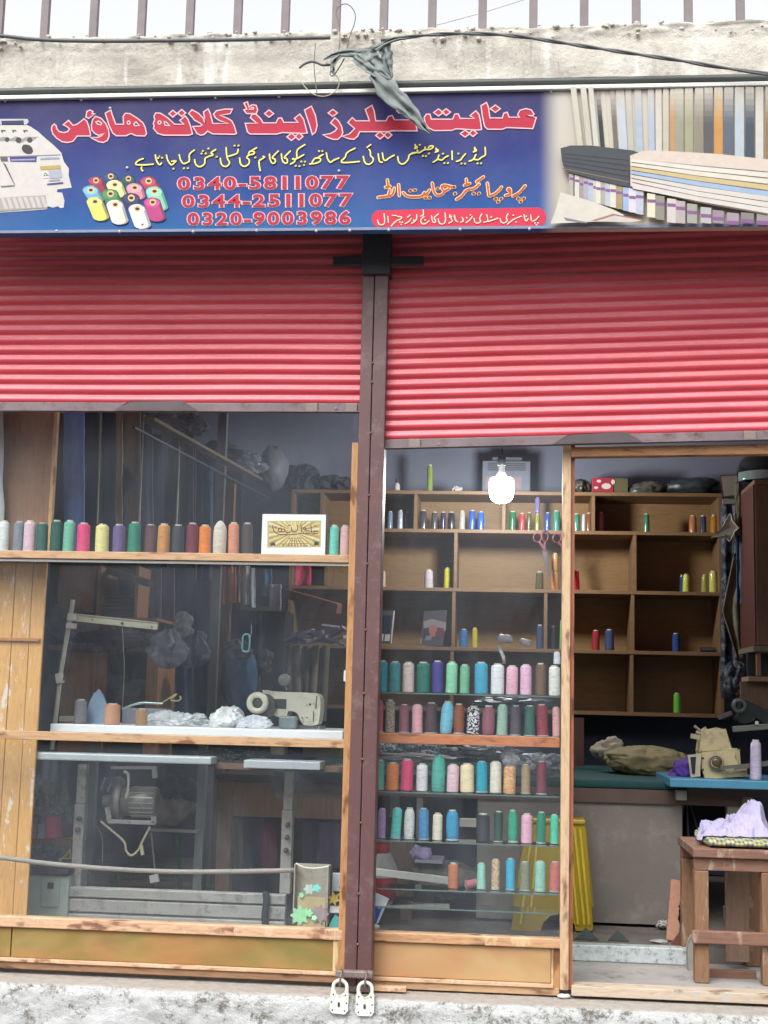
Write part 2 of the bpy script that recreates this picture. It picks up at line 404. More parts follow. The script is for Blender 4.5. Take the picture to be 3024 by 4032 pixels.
# ================================================================== SIGN
GY = -.36
TL, TR_, BR, BL = at(-60, 395, GY), at(3090, 320, GY), at(3090, 893, GY), at(-60, 913, GY)
gz1 = (at(1512, 372, GY).z); gz0 = at(1512, 902, GY).z
sign = thing('shop_sign', (0, GY, gz0), 'long blue and beige printed shop sign with red Urdu lettering above the shutters', 'sign')
xb = at(2150, 620, GY).x; wfade = .055
def signmat():
    m, nt, p = _new('printed sign'); tc = nt.nodes.new('ShaderNodeTexCoord'); sp = nt.nodes.new('ShaderNodeSeparateXYZ'); nt.links.new(tc.outputs['Object'], sp.inputs[0])
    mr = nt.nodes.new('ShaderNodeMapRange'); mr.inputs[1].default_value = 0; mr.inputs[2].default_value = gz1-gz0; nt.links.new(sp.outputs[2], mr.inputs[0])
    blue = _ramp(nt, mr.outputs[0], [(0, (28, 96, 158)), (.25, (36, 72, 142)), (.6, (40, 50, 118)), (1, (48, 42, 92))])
    beige = _ramp(nt, mr.outputs[0], [(0, (188, 180, 164)), (.5, (194, 186, 172)), (1, (200, 194, 184))])
    mx = nt.nodes.new('ShaderNodeMapRange'); mx.inputs[1].default_value = xb-wfade*.55; mx.inputs[2].default_value = xb+wfade; mx.interpolation_type = 'SMOOTHSTEP'; nt.links.new(sp.outputs[0], mx.inputs[0])
    n = _noise(nt, tc.outputs['Object'], 5, 5, .6)
    col = _mix(nt, mx.outputs[0], blue, beige)
    col = _mix(nt, _ramp(nt, n, [(.35, (0, 0, 0, 1)), (.75, (.12, .12, .12, 1))]), col, lin((150, 150, 160)))
    nt.links.new(col, p.inputs['Base Color']); p.inputs['Roughness'].default_value = .6; p.inputs['Specular IOR Level'].default_value = .2
    _bump(nt, p, _noise(nt, tc.outputs['Object'], 2.2, 2), .01, .35); return m
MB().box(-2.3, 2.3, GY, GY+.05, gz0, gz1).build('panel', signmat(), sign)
alu = mat('bright aluminium', (226, 226, 222), .35, .15, .06, 12)
MB().box(-2.3, 2.3, GY-.016, GY+.05, gz1+.001, gz1+.017).build('top_trim', alu, sign, bevel=.003)
MB().box(-2.3, 2.3, GY-.004, GY-.0005, gz0-.004, gz0+.006).build('bottom_trim', mat('sign edge', (120, 130, 160), .5), sign)
MB().box(-2.3, 2.3, GY+.051, GY+.30, gz1-.02, gz1+.002).build('bracket', mat('sign frame', (60, 60, 62), .6), sign)
for (a, b) in [(20, 396), (320, 392), (595, 389), (848, 384), (1098, 379), (222, 909), (470, 911), (760, 911), (1245, 908), (1377, 906), (1530, 904), (1812, 902), (2085, 900), (2170, 360), (2346, 350), (2644, 338), (2865, 331), (433, 425), (500, 660), (1335, 672), (1010, 907)]:
    q = at(a, b, GY-.004); MB().lathe((q.x, GY-.006, q.z), [(.001, 0), (.0045, .001), (.006, .005)], 8, 'y').build('rivet', mat('rivet', (205, 205, 205), .4, .3), sign)

_layer = [0]
def lay():
    _layer[0] = (_layer[0]+1) % 9; return _layer[0]*.00012
def spt(px, py, off): q = at(px, py, GY); return Vector((q.x, GY-off, q.z))
def fillpoly(mb, loops, Zf, off):
    L = [[spt(*Zf(*p), off) for p in lp] for lp in loops]
    vs = [p for lp in L for p in lp]; mb.add(vs, [tuple(t) for t in geometry.tessellate_polygon(L)])
def edge(mb, loop, Zf, w, off, closed=True):
    """mitred ribbon of half width w photo pixels on an outline"""
    P = [Vector(Zf(*p)) for p in loop]; n = len(P); o = off+lay(); A = []; B = []
    for i in range(n):
        a = P[i-1] if (closed or i) else P[i]; c = P[(i+1) % n] if (closed or i < n-1) else P[i]
        d1 = (P[i]-a); d2 = (c-P[i])
        d1 = d1.normalized() if d1.length > 1e-6 else d2.normalized(); d2 = d2.normalized() if d2.length > 1e-6 else d1
        n1 = Vector((-d1.y, d1.x)); n2 = Vector((-d2.y, d2.x)); m = (n1+n2)
        if m.length < .3: m = n1
        else: m = m.normalized()/max(.55, m.normalized().dot(n1))
        A.append(P[i]+m*w); B.append(P[i]-m*w)
    vs = [spt(*p, o) for p in A+B]
    fs = [(i, (i+1) % n, n+(i+1) % n, n+i) for i in range(n if closed else n-1)]
    mb.add(vs, fs)
    if not closed:
        for e in (P[0], P[-1]):
            mb.add([spt(e.x+w*math.cos(t*math.pi/4), e.y+w*math.sin(t*math.pi/4), o-.00005) for t in range(8)], [tuple(range(8))])
def smooth(pts, k=1):
    for _ in range(k):
        if len(pts) < 3: return pts
        o = [pts[0]]
        for i in range(len(pts)-1):
            (a, b), (c, d) = pts[i], pts[i+1]
            if i: o.append((a*.75+c*.25, b*.75+d*.25))
            if i < len(pts)-2: o.append((a*.25+c*.75, b*.25+d*.75))
        o.append(pts[-1]); pts = o
    return pts
def dia(cx, cy, rx, ry=None): ry = ry or rx; return [(cx-rx, cy), (cx, cy-ry), (cx+rx, cy), (cx, cy+ry)]
def circ(cx, cy, r, n=10): return [(cx+r*math.cos(2*math.pi*i/n), cy+r*math.sin(2*math.pi*i/n)) for i in range(n)]

ZA_ = Z(180, 380, 600); ZB_ = Z(740, 380, 600); ZC_ = Z(1240, 360, 500); ZD_ = Z(1640, 360, 500)
HEAD = [
 (ZA_, [[(70,325),(95,302),(117,322),(122,352),(150,385),(200,395),(240,385),(262,355),(240,335),(193,310),(250,262),(300,318),(345,303),(390,270),(418,245),(450,272),(475,340),(490,420),(480,432),(345,432),(330,450),(300,490),(240,503),(180,495),(120,455),(80,410),(65,360)]]),
 (ZA_, [[(545,218),(605,240),(655,295),(685,360),(693,430),(675,480),(630,503),(580,495),(520,465),(485,445),(560,450),(610,430),(635,405),(580,425),(535,405),(505,370),(498,310),(515,250)],[(550,280),(578,270),(612,295),(602,312),(562,300)]]),
 (ZA_, [[(445,200),(450,165),(485,150),(518,168),(505,190),(538,192),(470,242),(440,225)]]),
 (ZA_, [[(650,185),(712,150),(725,200),(765,305),(850,305),(845,220),(870,185),(920,190),(1000,240),(1060,290),(1085,340),(1100,410),(1080,432),(985,430),(930,405),(880,430),(770,430),(730,400),(690,310)], circ(905,288,17), [(962,300),(985,280),(1022,320),(970,322)]]),
 (ZA_, [[(1180,220),(1200,182),(1250,185),(1330,235),(1405,305),(1505,305),(1462,265),(1520,215),(1550,250),(1580,330),(1600,412),(1560,425),(1290,425),(1220,405),(1175,350),(1185,320),(1172,300),(1190,255)], circ(1240,285,17), [(1292,275),(1320,285),(1350,320),(1300,314)]]),
 (ZA_, [dia(1386,190,44,38)]), (ZA_, [dia(1482,182,44,38)]),
 (ZB_, [[(10,188),(45,147),(115,185),(165,235),(188,295),(183,230),(170,172),(222,137),(245,190),(272,297),(440,297),(345,265),(300,235),(280,195),(310,160),(400,140),(485,140),(462,190),(350,210),(430,238),(480,270),(505,320),(530,405),(510,415),(270,410),(215,380),(180,415),(140,425),(100,405),(55,330),(140,325),(155,310),(130,290),(75,262),(50,230)]]),
 (ZB_, [[(625,295),(755,293),(740,285),(680,235),(700,195),(740,195),(790,240),(820,290),(960,290),(985,240),(1020,235),(1045,285),(1200,285),(1160,240),(1220,195),(1260,250),(1280,320),(1300,400),(1260,406),(1030,395),(970,412),(680,412),(650,390)]]),
 (ZB_, [[(610,75),(650,62),(667,117),(700,92),(745,100),(760,150),(745,190),(640,190),(610,150),(643,140)], [(665,145),(715,140),(715,125),(700,120)]]),
 (ZB_, [dia(885,190,50,40)]), (ZB_, [dia(1128,442,50,40)]), (ZB_, [dia(1210,438,44,38)]),
 (ZB_, [[(1270,150),(1345,108),(1390,210),(1408,320),(1390,390),(1355,418),(1330,330)]]),
 (ZC_, [[(205,415),(262,348),(310,390),(350,460),(365,540),(345,590),(300,630),(240,630),(170,605),(105,570),(200,555),(260,525),(290,490),(250,450)]]),
 (ZC_, [dia(235,285,62,47)]),
 (ZC_, [[(430,410),(490,345),(535,388),(712,388),(690,320),(658,240),(745,185),(775,260),(795,388),(930,388),(960,330),(1010,318),(1040,375),(1240,375),(1180,325),(1240,300),(1290,380),(1320,430),(1335,520),(1010,518),(960,530),(585,530),(560,590),(510,630),(440,620),(355,588),(450,560),(520,490)]]),
 (ZC_, [dia(852,578,58,48)]), (ZC_, [dia(955,574,52,46)]),
 (ZC_, [[(1060,170),(1085,165),(1105,215),(1140,195),(1180,215),(1185,265),(1165,285),(1095,285),(1068,255),(1095,235)]]),
 (ZD_, [[(100,340),(130,300),(175,300),(195,365),(470,365),(500,300),(545,295),(570,355),(755,355),(700,320),(775,255),(815,300),(835,380),(850,500),(790,508),(520,490),(460,512),(230,515),(160,480),(115,420)]]),
 (ZD_, [dia(288,278,64,46)]), (ZD_, [dia(388,274,58,44)]), (ZD_, [dia(635,555,62,46)]), (ZD_, [dia(738,549,54,44)]),
 (ZD_, [[(842,190),(915,148),(940,210),(960,350),(1120,350),(1140,290),(1185,275),(1210,340),(1345,340),(1320,310),(1350,250),(1430,228),(1500,245),(1535,300),(1520,322),(1435,318),(1565,345),(1520,490),(1180,475),(1120,498),(930,498),(890,460),(865,350)]]),
 (ZD_, [dia(1030,230,66,48)]),
]
red = flat('print red', (180, 28, 60)); pink = flat('print pale pink', (232, 184, 190)); yel = flat('print yellow', (236, 226, 120)); dk = flat('print navy halo', (30, 32, 62))
cream = flat('print cream', (250, 226, 190)); org = flat('print orange red', (206, 78, 50)); pale = flat('print pale yellow', (252, 226, 160)); pillm = flat('print crimson', (208, 42, 76))
mr_, mp_ = MB(), MB()
for Zf, loops in HEAD:
    fillpoly(mr_, loops, Zf, .0012)
    for lp in loops: edge(mp_, lp, Zf, 2.35, .0020)
mr_.build('headline_lettering', red, sign); mp_.build('headline_outline', pink, sign)

def strokes(name, items, wid, haloW, mfill, mhalo, offs=(.0012, .0030)):
    a, b = MB(), MB()
    for Zf, L in items:
        for st in L:
            if len(st) == 1:
                x, y = Zf(*st[0]); x2, y2 = Zf(st[0][0]+1, st[0][1]); pts = [(x-1, y+.4), (x+1, y-.4)]
                edge(a, pts, lambda p, q: (p, q), wid*1.25, offs[1], False)
                if mhalo: edge(b, pts, lambda p, q: (p, q), wid*1.25+haloW, offs[0], False)
            else:
                pts = smooth([Zf(*p) for p in st], 2)
                edge(a, pts, lambda p, q: (p, q), wid, offs[1], False)
                if mhalo: edge(b, pts, lambda p, q: (p, q), wid+haloW, offs[0], False)
    a.build(name, mfill, sign)
    if mhalo: b.build(name.replace('lettering', 'outline'), mhalo, sign)
ZE, ZF, ZG, ZH = Z(520, 560, 400), Z(900, 560, 400), Z(1280, 560, 360), Z(1600, 560, 360)
strokes('service_line_lettering', [
 (ZE, [[(185,275),(120,295),(60,345),(70,376),(200,378),(350,365)],[(158,410),(152,440),(165,455)],[(172,470)],[(385,215),(395,290),(430,360),(460,378),(485,345)],[(450,235),(455,240)],[(430,264)],[(495,258)],
       [(565,215),(580,290),(620,360),(655,380),(700,335),(730,305),(650,318)],[(680,438)],[(775,210),(790,290),(840,365),(900,340),(945,320),(930,200),(1020,135)],[(850,430)],[(915,430)],
       [(1025,290),(1035,360),(1080,405),(1140,405),(1195,350),(1190,265),(1260,235),(1345,210),(1275,180),(1370,125)],[(1250,110)],[(1160,150)],[(1138,190)],[(1205,190)],[(1385,245)],
       [(1445,270),(1455,360),(1500,405),(1560,400),(1605,340),(1560,285),(1545,200),(1540,95)],[(1560,240),(1659,212)]]),
 (ZF, [[(60,218),(150,190),(160,120)],[(100,62)],[(165,62)],[(185,265),(190,350),(230,400),(290,400),(345,350),(340,285),(290,260),(330,215),(420,200),(430,160),(345,150),(330,200)],[(350,160),(400,130),(460,95)],[(440,255)],
       [(520,470),(490,310),(545,280),(600,245),(565,238)],[(670,200),(680,300),(720,360),(770,335),(765,280),(700,262),(815,150)],[(865,195),(875,300),(920,355),(968,335),(960,270),(895,262),(1010,150)],
       [(1015,362),(1095,320),(1065,265),(1045,280)],[(1070,290),(1125,270),(1105,130),(1250,45)],[(1120,272),(1180,240),(1230,210)],[(1190,322)],[(1250,322)],[(1235,376)],[(1100,392)],[(1160,396)],
       [(1325,360),(1440,350),(1510,310),(1500,262),(1405,262),(1365,335)],[(1450,262),(1545,205)],[(1480,152)],[(1535,150)]]),
 (ZG, [[(25,200),(45,310),(95,385),(150,335),(250,295)],[(545,115),(385,195),(375,280),(285,350),(320,380),(480,370),(625,355)],[(695,265),(710,350),(750,408),(820,408),(880,345),(870,285),(825,262),(825,170),(800,140)],[(830,50),(765,100)],
       [(965,220),(985,370),(1040,370)],[(1040,200),(1062,330),(1105,342),(1160,290),(1255,240)],[(1320,270),(1330,360),(1385,408),(1450,390),(1520,310),(1520,228),(1659,195)]]),
 (ZH, [[(100,208),(180,190),(240,202),(330,135),(440,142),(510,75),(425,72),(400,110)],[(340,98),(345,140)],[(200,150),(210,190)],[(162,50),(165,110)],[(150,122),(205,105),(190,82)],[(245,55)],[(410,212)],[(300,255)],[(355,258)],
       [(485,368),(570,320),(592,240)],[(575,312),(645,340),(700,280),(760,255)],[(665,215)],[(540,115),(548,180)],[(525,190),(585,165),(570,140)],[(690,385)],[(755,385)],[(830,165),(832,320)],
       [(910,355),(980,335),(1025,270),(1075,215)],[(945,212)],[(1000,395)],[(1065,398)],[(1140,350),(1220,320),(1262,230)],[(1230,315),(1305,332),(1370,272),(1440,250),(1430,100)],[(1240,100),(1242,170)],[(1215,185),(1278,160),(1260,135)],[(1290,390)],[(1355,390)]])],
 2.9, 2.0, yel, dk)
ZI = Z(1460, 680, 640)
strokes('owner_line_lettering', [(ZI, [[(75,255),(140,245),(225,235),(240,160)],[(180,240),(195,175)],[(170,75),(175,130)],[(150,150),(195,140)],[(285,125),(292,235)],
  [(332,205),(365,245),(470,250),(525,243),(548,205)],[(548,212),(562,236),(600,180)],[(405,185)],[(450,180)],[(560,258)],[(600,258)],[(628,108),(640,190),(672,238),(728,228),(750,192)],[(750,192),(716,150),(742,126),(805,140),(832,148)],[(750,192),(800,164)],[(682,165)],[(850,150)],[(860,215)],
  [(875,275),(930,240),(980,170),(1050,172),(1105,120)],[(1080,95),(1150,45)],[(975,70),(980,125)],[(955,130),(1010,112)],[(1050,215)],[(1105,215)],[(1190,110),(1205,235)],
  [(1215,240),(1280,215),(1335,150)],[(1275,268)],[(1330,268)],[(1300,300)],[(1375,235),(1430,222),(1422,160),(1392,172),(1420,195)],[(1450,240),(1515,210),(1575,135)],[(1505,265)],[(1560,265)],[(1530,298)]])],
 3.5, 3.3, org, pale)
pill = [(1482,829),(1700,823),(1950,820),(2120,817),(2142,830),(2151,852),(2148,872),(2130,890),(1950,896),(1700,899),(1500,901),(1475,890),(1462,866),(1466,845)]
MBp = MB(); fillpoly(MBp, [pill], lambda x, y: (x, y), .0008); MBp.build('address_band', pillm, sign)
ZJ, ZK = Z(1440, 810, 360), Z(1780, 810, 400)
strokes('address_lettering', [
 (ZJ, [[(215,265),(240,350),(310,357),(352,310),(335,150)],[(405,200),(412,310)],[(465,370),(560,270),(640,250),(665,208),(580,200)],[(485,182),(560,185)],[(620,300)],[(665,305)],[(645,345)],[(720,330),(790,290),(825,235)],[(760,215),(810,175)],
       [(830,325),(885,300),(875,262)],[(890,290),(930,250),(925,165)],[(1045,80),(1052,180),(995,195)],[(1060,205),(1000,250),(1000,310),(1060,350),(1150,280)],[(1080,262)],[(1195,190),(1210,290),(1250,320),(1280,275),(1228,228),(1320,155)],
       [(1315,240),(1335,325),(1395,345),(1455,300),(1440,135)],[(1510,320),(1580,290),(1545,220)],[(1525,170),(1530,210)],[(1518,212),(1560,195)],[(1605,180),(1625,280),(1655,295)]]),
 (ZK, [[(40,160),(55,240),(98,275),(85,258)],[(140,275),(192,255),(165,195)],[(230,280),(290,240),(330,180)],[(240,200)],[(300,155)],[(360,210),(370,275),(412,295),(480,262),(442,215),(485,140)],[(520,275),(590,262),(578,195)],[(590,265),(660,240),(750,210)],
       [(640,190)],[(565,150),(572,180)],[(785,215),(800,278),(855,290),(912,248),(877,200),(915,135)],[(905,305),(970,250),(1030,215),(1130,175)],[(1000,160)],[(1045,270)],[(1175,150),(1190,240),(1218,260),(1242,215)],[(1212,178)],[(1285,155),(1292,240)],
       [(1310,260),(1370,238),(1415,180)],[(1355,285)],[(1405,285)],[(1380,315)]])],
 2.1, 0, cream, None)

# telephone numbers
def number(txt, x0, x1, yt0, yb0, yt1, yb1):
    """one row of bold digits with a pale outline; every digit its own glyph of one lettering mesh"""
    for nm, mt, off, lift in (('phone_number_outline', pink, .062, .0010), ('phone_number_lettering', red, .018, .0032)):
        out = MB(); n = len(txt)
        ws = [.62 if c == '-' else (.86 if c == '1' else 1.0) for c in txt]; tot = sum(ws); acc = 0
        for i, ch in enumerate(txt):
            cu = bpy.data.curves.new('glyph', 'FONT'); cu.body = ch; cu.offset = off; cu.resolution_u = 3
            o = bpy.data.objects.new('glyph', cu); COL.objects.link(o); dg = bpy.context.evaluated_depsgraph_get()
            me = bpy.data.meshes.new_from_object(o.evaluated_get(dg)); vs = [v.co.copy() for v in me.vertices]; fs = [tuple(p.vertices) for p in me.polygons]
            bpy.data.objects.remove(o); bpy.data.curves.remove(cu); bpy.data.meshes.remove(me)
            xs = [v.x for v in vs]; xm = (min(xs)+max(xs))/2; gw = max(xs)-min(xs)
            wcell = (x1-x0)*ws[i]/tot; cxp = x0+(x1-x0)*(acc+ws[i]/2)/tot; acc += ws[i]
            H = .69; t = (cxp-x0)/(x1-x0); yt = yt0+(yt1-yt0)*t; yb = yb0+(yb1-yb0)*t
            sx = (wcell*.84)/(.50 if ch not in '-1' else (.26 if ch == '-' else .36)); sy = (yb-yt)/H
            if ch == '-': sx *= .9
            P = [spt(cxp+(v.x-xm)*sx, yb-v.y*sy, lift+(i % 3)*.0002) for v in vs]
            out.add(P, fs)
        out.build(nm, mt, sign)
number('0340-5811077', 694, 1380, 700, 746, 693, 742)
number('0344-2511077', 712, 1393, 770, 816, 763, 811)
number('0320-9003986', 733, 1386, 840, 886, 832, 882)

# printed pictures
def pic(name, polys, off=.0008, par=None):
    mb = MB(); ms = []; 
    for i, (rgb, pts) in enumerate(polys):
        m = flat('print', rgb)
        if m not in ms: ms.append(m)
        mb.cm = ms.index(m); fillpoly(mb, [pts], lambda x, y: (x, y), off+i*.00007)
    return mb.build(name, ms, sign)
def zz(Zf, pts): return [Zf(*p) for p in pts]
ZM = Z(0, 440, 300*1659/1580)   # machine picture, crop scale .18987
s_ = 300/1580
ZM = lambda x, y: (x*s_, 440+y*s_)
mach = [((206, 202, 196), zz(ZM, [(-120,280),(560,280),(620,300),(800,420),(950,560),(1120,700),(1270,850),(1300,950),(1330,1040),(1430,1180),(1425,1330),(1490,1575),(1190,1610),(1180,1670),(1290,1680),(1340,1850),(1320,1990),(1260,2000),(1200,1960),(1100,1990),(990,1960),(980,2020),(500,2060),(-120,2100)])),
 ((190, 190, 196), zz(ZM, [(-120,150),(570,150),(600,210),(550,270),(500,270),(490,180),(30,190),(40,270),(-120,270)])),
 ((52, 50, 92), zz(ZM, [(40,190),(490,185),(495,262),(50,262)])),
 ((150, 146, 150), zz(ZM, [(-100,560),(90,520),(220,560),(340,510),(460,560),(560,520),(800,520),(680,610),(600,640),(540,600),(400,670),(330,620),(210,610),(-100,620)])),
 ((66, 66, 72), zz(ZM, circ(150,580,52))), ((62, 62, 68), zz(ZM, circ(385,590,62))), ((62, 62, 68), zz(ZM, circ(620,590,58))),
 ((92, 90, 92), zz(ZM, [(20,380),(110,380),(125,410),(60,410),(60,450),(30,420)])), ((92, 90, 92), zz(ZM, [(250,380),(330,380),(350,410),(290,410),(285,450),(260,420)])), ((92, 90, 92), zz(ZM, [(480,380),(570,380),(590,410),(530,410),(520,450),(490,420)])),
 ((58, 58, 62), zz(ZM, [(455,740),(480,690),(540,680),(620,700),(675,760),(690,830),(650,875),(570,880),(500,850),(460,800)])),
 ((140, 138, 142), zz(ZM, [(0,925),(700,905),(1255,885),(1255,905),(760,925),(0,945)])),
 ((62, 62, 118), zz(ZM, [(200,940),(765,925),(755,1045),(220,1040)])), ((150, 150, 190), zz(ZM, [(235,990),(735,975),(730,1010),(240,1020)])),
 ((96, 88, 92), zz(ZM, [(0,945),(160,945),(170,1030),(30,1035)])),
 ((150, 154, 178), zz(ZM, [(830,965),(1050,945),(1235,950),(1230,985),(1050,990),(850,1000)])),
 ((90, 82, 110), zz(ZM, [(60,1050),(120,1090),(325,1535),(290,1500)])), ((110, 100, 100), zz(ZM, [(20,1545),(290,1525),(320,1545),(30,1570)])),
 ((184, 160, 92), zz(ZM, [(830,1135),(1250,1110),(1265,1185),(850,1215)])), ((168, 170, 186), zz(ZM, [(1010,1225),(1270,1205),(1300,1370),(1040,1390)])), ((222, 218, 208), zz(ZM, [(870,1225),(980,1215),(1020,1370),(900,1385)])),
 ((110, 112, 106), zz(ZM, [(935,1255),(1020,1330),(900,1345)])), ((222, 218, 208), zz(ZM, [(940,1290),(975,1320),(925,1325)])), ((72, 74, 130), zz(ZM, [(975,1495),(1310,1460),(1320,1495),(985,1525)])), ((150, 152, 176), zz(ZM, [(1020,1420),(1250,1400),(1250,1430),(1020,1445)])),
 ((168, 162, 158), zz(ZM, [(-100,1800),(300,1770),(940,1735),(985,1990),(-100,2080)]))]
for i in range(8):
    x = 20+i*118; mach.append(((196, 191, 186), zz(ZM, [(x,1795-i*4),(x+70,1790-i*4),(x+150,2010-i*3),(x+80,2020-i*3)])))
pic('printed_machine_picture', mach)

ZS = Z(300, 660, 400)
def cone(cx, cy, bx, by, w, rgb, rim=(226, 190, 130)):
    r = w/2; k = r*.62
    d = Vector((bx-cx, by-cy)); a = math.atan2(d.y, d.x)
    pts = [(cx+r*math.cos(t), cy+k*math.sin(t)) for t in [math.pi+math.pi*i/8 for i in range(9)]] + [(bx+r*math.cos(t), by+k*.8*math.sin(t)) for t in [math.pi*i/8 for i in range(9)]]
    hi = [tuple(min(255, v*1.08+10) for v in rgb)][0]; lo = tuple(v*.72 for v in rgb)
    sh = [(p[0]+0, p[1]) for p in pts]
    out = [(lo, zz(ZS, pts)), (rgb, zz(ZS, [(p[0]-(0 if p[0] < (cx+bx)/2+r*.2 else r*.3), p[1]) for p in pts])), (hi, zz(ZS, [(cx+r*.88*math.cos(t), cy+5+k*.8*math.sin(t)) for t in [math.pi*i/7 for i in range(14)]])),
           (rim, zz(ZS, circ(cx+5, cy-8, w*.2, 12))), ((54, 40, 36), zz(ZS, [(cx+5+w*.13*math.cos(t), cy-8+w*.09*math.sin(t)) for t in [math.pi*i/5 for i in range(10)]]))]
    return out
cones = []
for a in [(560,150,620,330,240,(44,66,104)),(850,190,900,340,230,(30,72,78)),(320,220,400,380,240,(150,50,76)),(1180,230,1270,360,270,(168,58,84)),(630,290,690,430,270,(236,226,160)),(955,340,1000,470,270,(226,140,160)),
          (240,380,330,520,270,(110,170,198)),(560,440,620,560,280,(70,128,76)),(1280,400,1370,650,280,(132,206,176)),(900,510,960,640,290,(44,50,92)),(310,570,410,810,270,(218,214,110)),(1250,580,1330,820,280,(182,64,126)),(640,620,720,870,280,(228,216,206)),(1000,690,1090,940,280,(222,220,228))]:
    cones += cone(*a)
cones.append(((150, 90, 100), zz(ZS, [(1060,925),(1120,925),(1090,965)])))
pic('printed_spools_picture', cones)

ZP = Z(2100, 300, 924)
cl = []
cols = [(440,470,(50,52,60)),(478,505,(212,206,186)),(540,572,(120,108,96)),(580,640,(196,204,214)),(650,690,(192,190,178)),(712,760,(178,190,206)),(808,850,(178,190,208)),(862,905,(212,206,196)),(915,955,(206,196,176)),(965,1000,(196,150,106)),
        (1000,1060,(158,158,138)),(1068,1125,(168,166,132)),(1140,1200,(148,138,122)),(1205,1265,(92,90,94)),(1275,1335,(206,150,84)),(1345,1410,(96,104,120)),(1420,1485,(188,200,210)),(1495,1555,(70,80,96)),(1565,1620,(214,210,202)),(1635,1665,(150,120,80)),
        (260,300,(206,200,182)),(330,370,(200,196,178)),(385,420,(210,208,196))]
def topfade(c, f): return tuple((c[i]*.93)*f+(197, 190, 177)[i]*(1-f) for i in range(3))
for a, b, c in cols:
    slant = max(0, (900-a)/900)*75; bot = 540+max(0, a-700)*.075
    for k in range(12):        # the printed cloth rolls fade out towards the top of the picture
        f = min(1, k/6.0+.06); y0 = 90+(bot-90)*k/12; y1 = 90+(bot-90)*(k+1)/12; s0 = slant*k/12; s1 = slant*(k+1)/12
        cl.append((tuple(int(v) for v in topfade(c, f)), zz(ZP, [(a+s0, y0), (b+s0, y0), (b+s1, y1), (a+s1, y1)])))
for a, c in [(250,(170,162,158)),(290,(206,200,190)),(325,(150,146,140)),(352,(168,160,172)),(385,(170,180,200)),(420,(188,186,176)),(440,(210,206,190)),(472,(160,160,150)),(505,(176,182,192)),(540,(212,206,190)),(580,(158,142,108)),(630,(152,172,206)),(670,(206,200,206)),(720,(178,184,200)),(800,(216,210,186)),(860,(140,134,124)),(940,(200,190,186)),(1000,(176,162,160)),(1080,(156,156,146)),(1175,(178,174,176)),(1260,(150,134,146)),(1360,(160,140,156)),(1460,(130,126,124)),(1570,(150,140,140))]:
    w = 34+max(0, a-250)*.048; y0 = 700+(a-250)*.26; y1 = 870+(a-250)*.27
    y0 = min(y0, 980); y1 = min(1060, y1)
    cl.append((c, zz(ZP, [(a, y0), (a+w, y0+8), (a+w, y1), (a, y1-8)])))
    _k = (a*7) % 23; cl.append(((128, 88, 136), zz(ZP, [(a+2, y0+20+_k+w*.2), (a+w-3, y0+24+_k+w*.2), (a+w-3, y0+38+_k+w*.35), (a+2, y0+34+_k+w*.35)]))); cl.append(((92, 84, 82), zz(ZP, [(a+w-3, y0+8), (a+w+1, y0+8), (a+w+1, y1), (a+w-3, y1)])))
cl.append(((206, 200, 188), zz(ZP, [(190,840),(400,900),(560,960),(640,1000),(560,1040),(120,1060),(160,950)])))
cl.append(((120, 124, 136), zz(ZP, [(210,1015),(380,1050),(370,1058),(230,1040)]))); cl.append(((160, 112, 104), zz(ZP, [(400,1040),(560,990),(780,1035),(700,1050)]))); cl.append(((196, 190, 186), zz(ZP, [(430,1045),(570,1003),(760,1038),(690,1050)])))
cl.append(((64, 68, 74), zz(ZP, [(190,530),(260,510),(400,510),(700,545),(740,560),(680,580),(670,800),(600,790),(400,740),(225,690),(200,620)])))
for i in range(5): cl.append(((44, 44, 50) if i != 4 else (120, 106, 84), zz(ZP, [(205,565+i*26),(670,612+i*38),(670,620+i*38),(205,572+i*26)])))
cl.append(((208, 194, 182), zz(ZP, [(675,590),(760,550),(860,545),(1300,570),(1660,610),(1660,695),(1200,655),(690,605)])))
for i, c in enumerate([(214,208,198),(212,206,192),(196,178,130),(152,176,204),(204,198,190),(208,202,196),(206,198,194)]):
    a = 604+i*28; b = 702+i*(44 if i < 4 else 42)
    cl.append((c, zz(ZP, [(680,a),(1160,a+52+i*8),(1655,b),(1645,b+38),(1150,a+84+i*8),(682,a+25)])))
    cl.append(((104, 90, 80), zz(ZP, [(690,a+22),(1150,a+82+i*8),(1645,b+34),(1645,b+46),(1150,a+92+i*8),(690,a+29)])))
cl.append(((210, 202, 196), zz(ZP, [(682,770),(1150,890),(1650,950),(1655,990),(1150,900),(700,815)])))
pic('printed_fabric_picture', cl)

ALB = .78

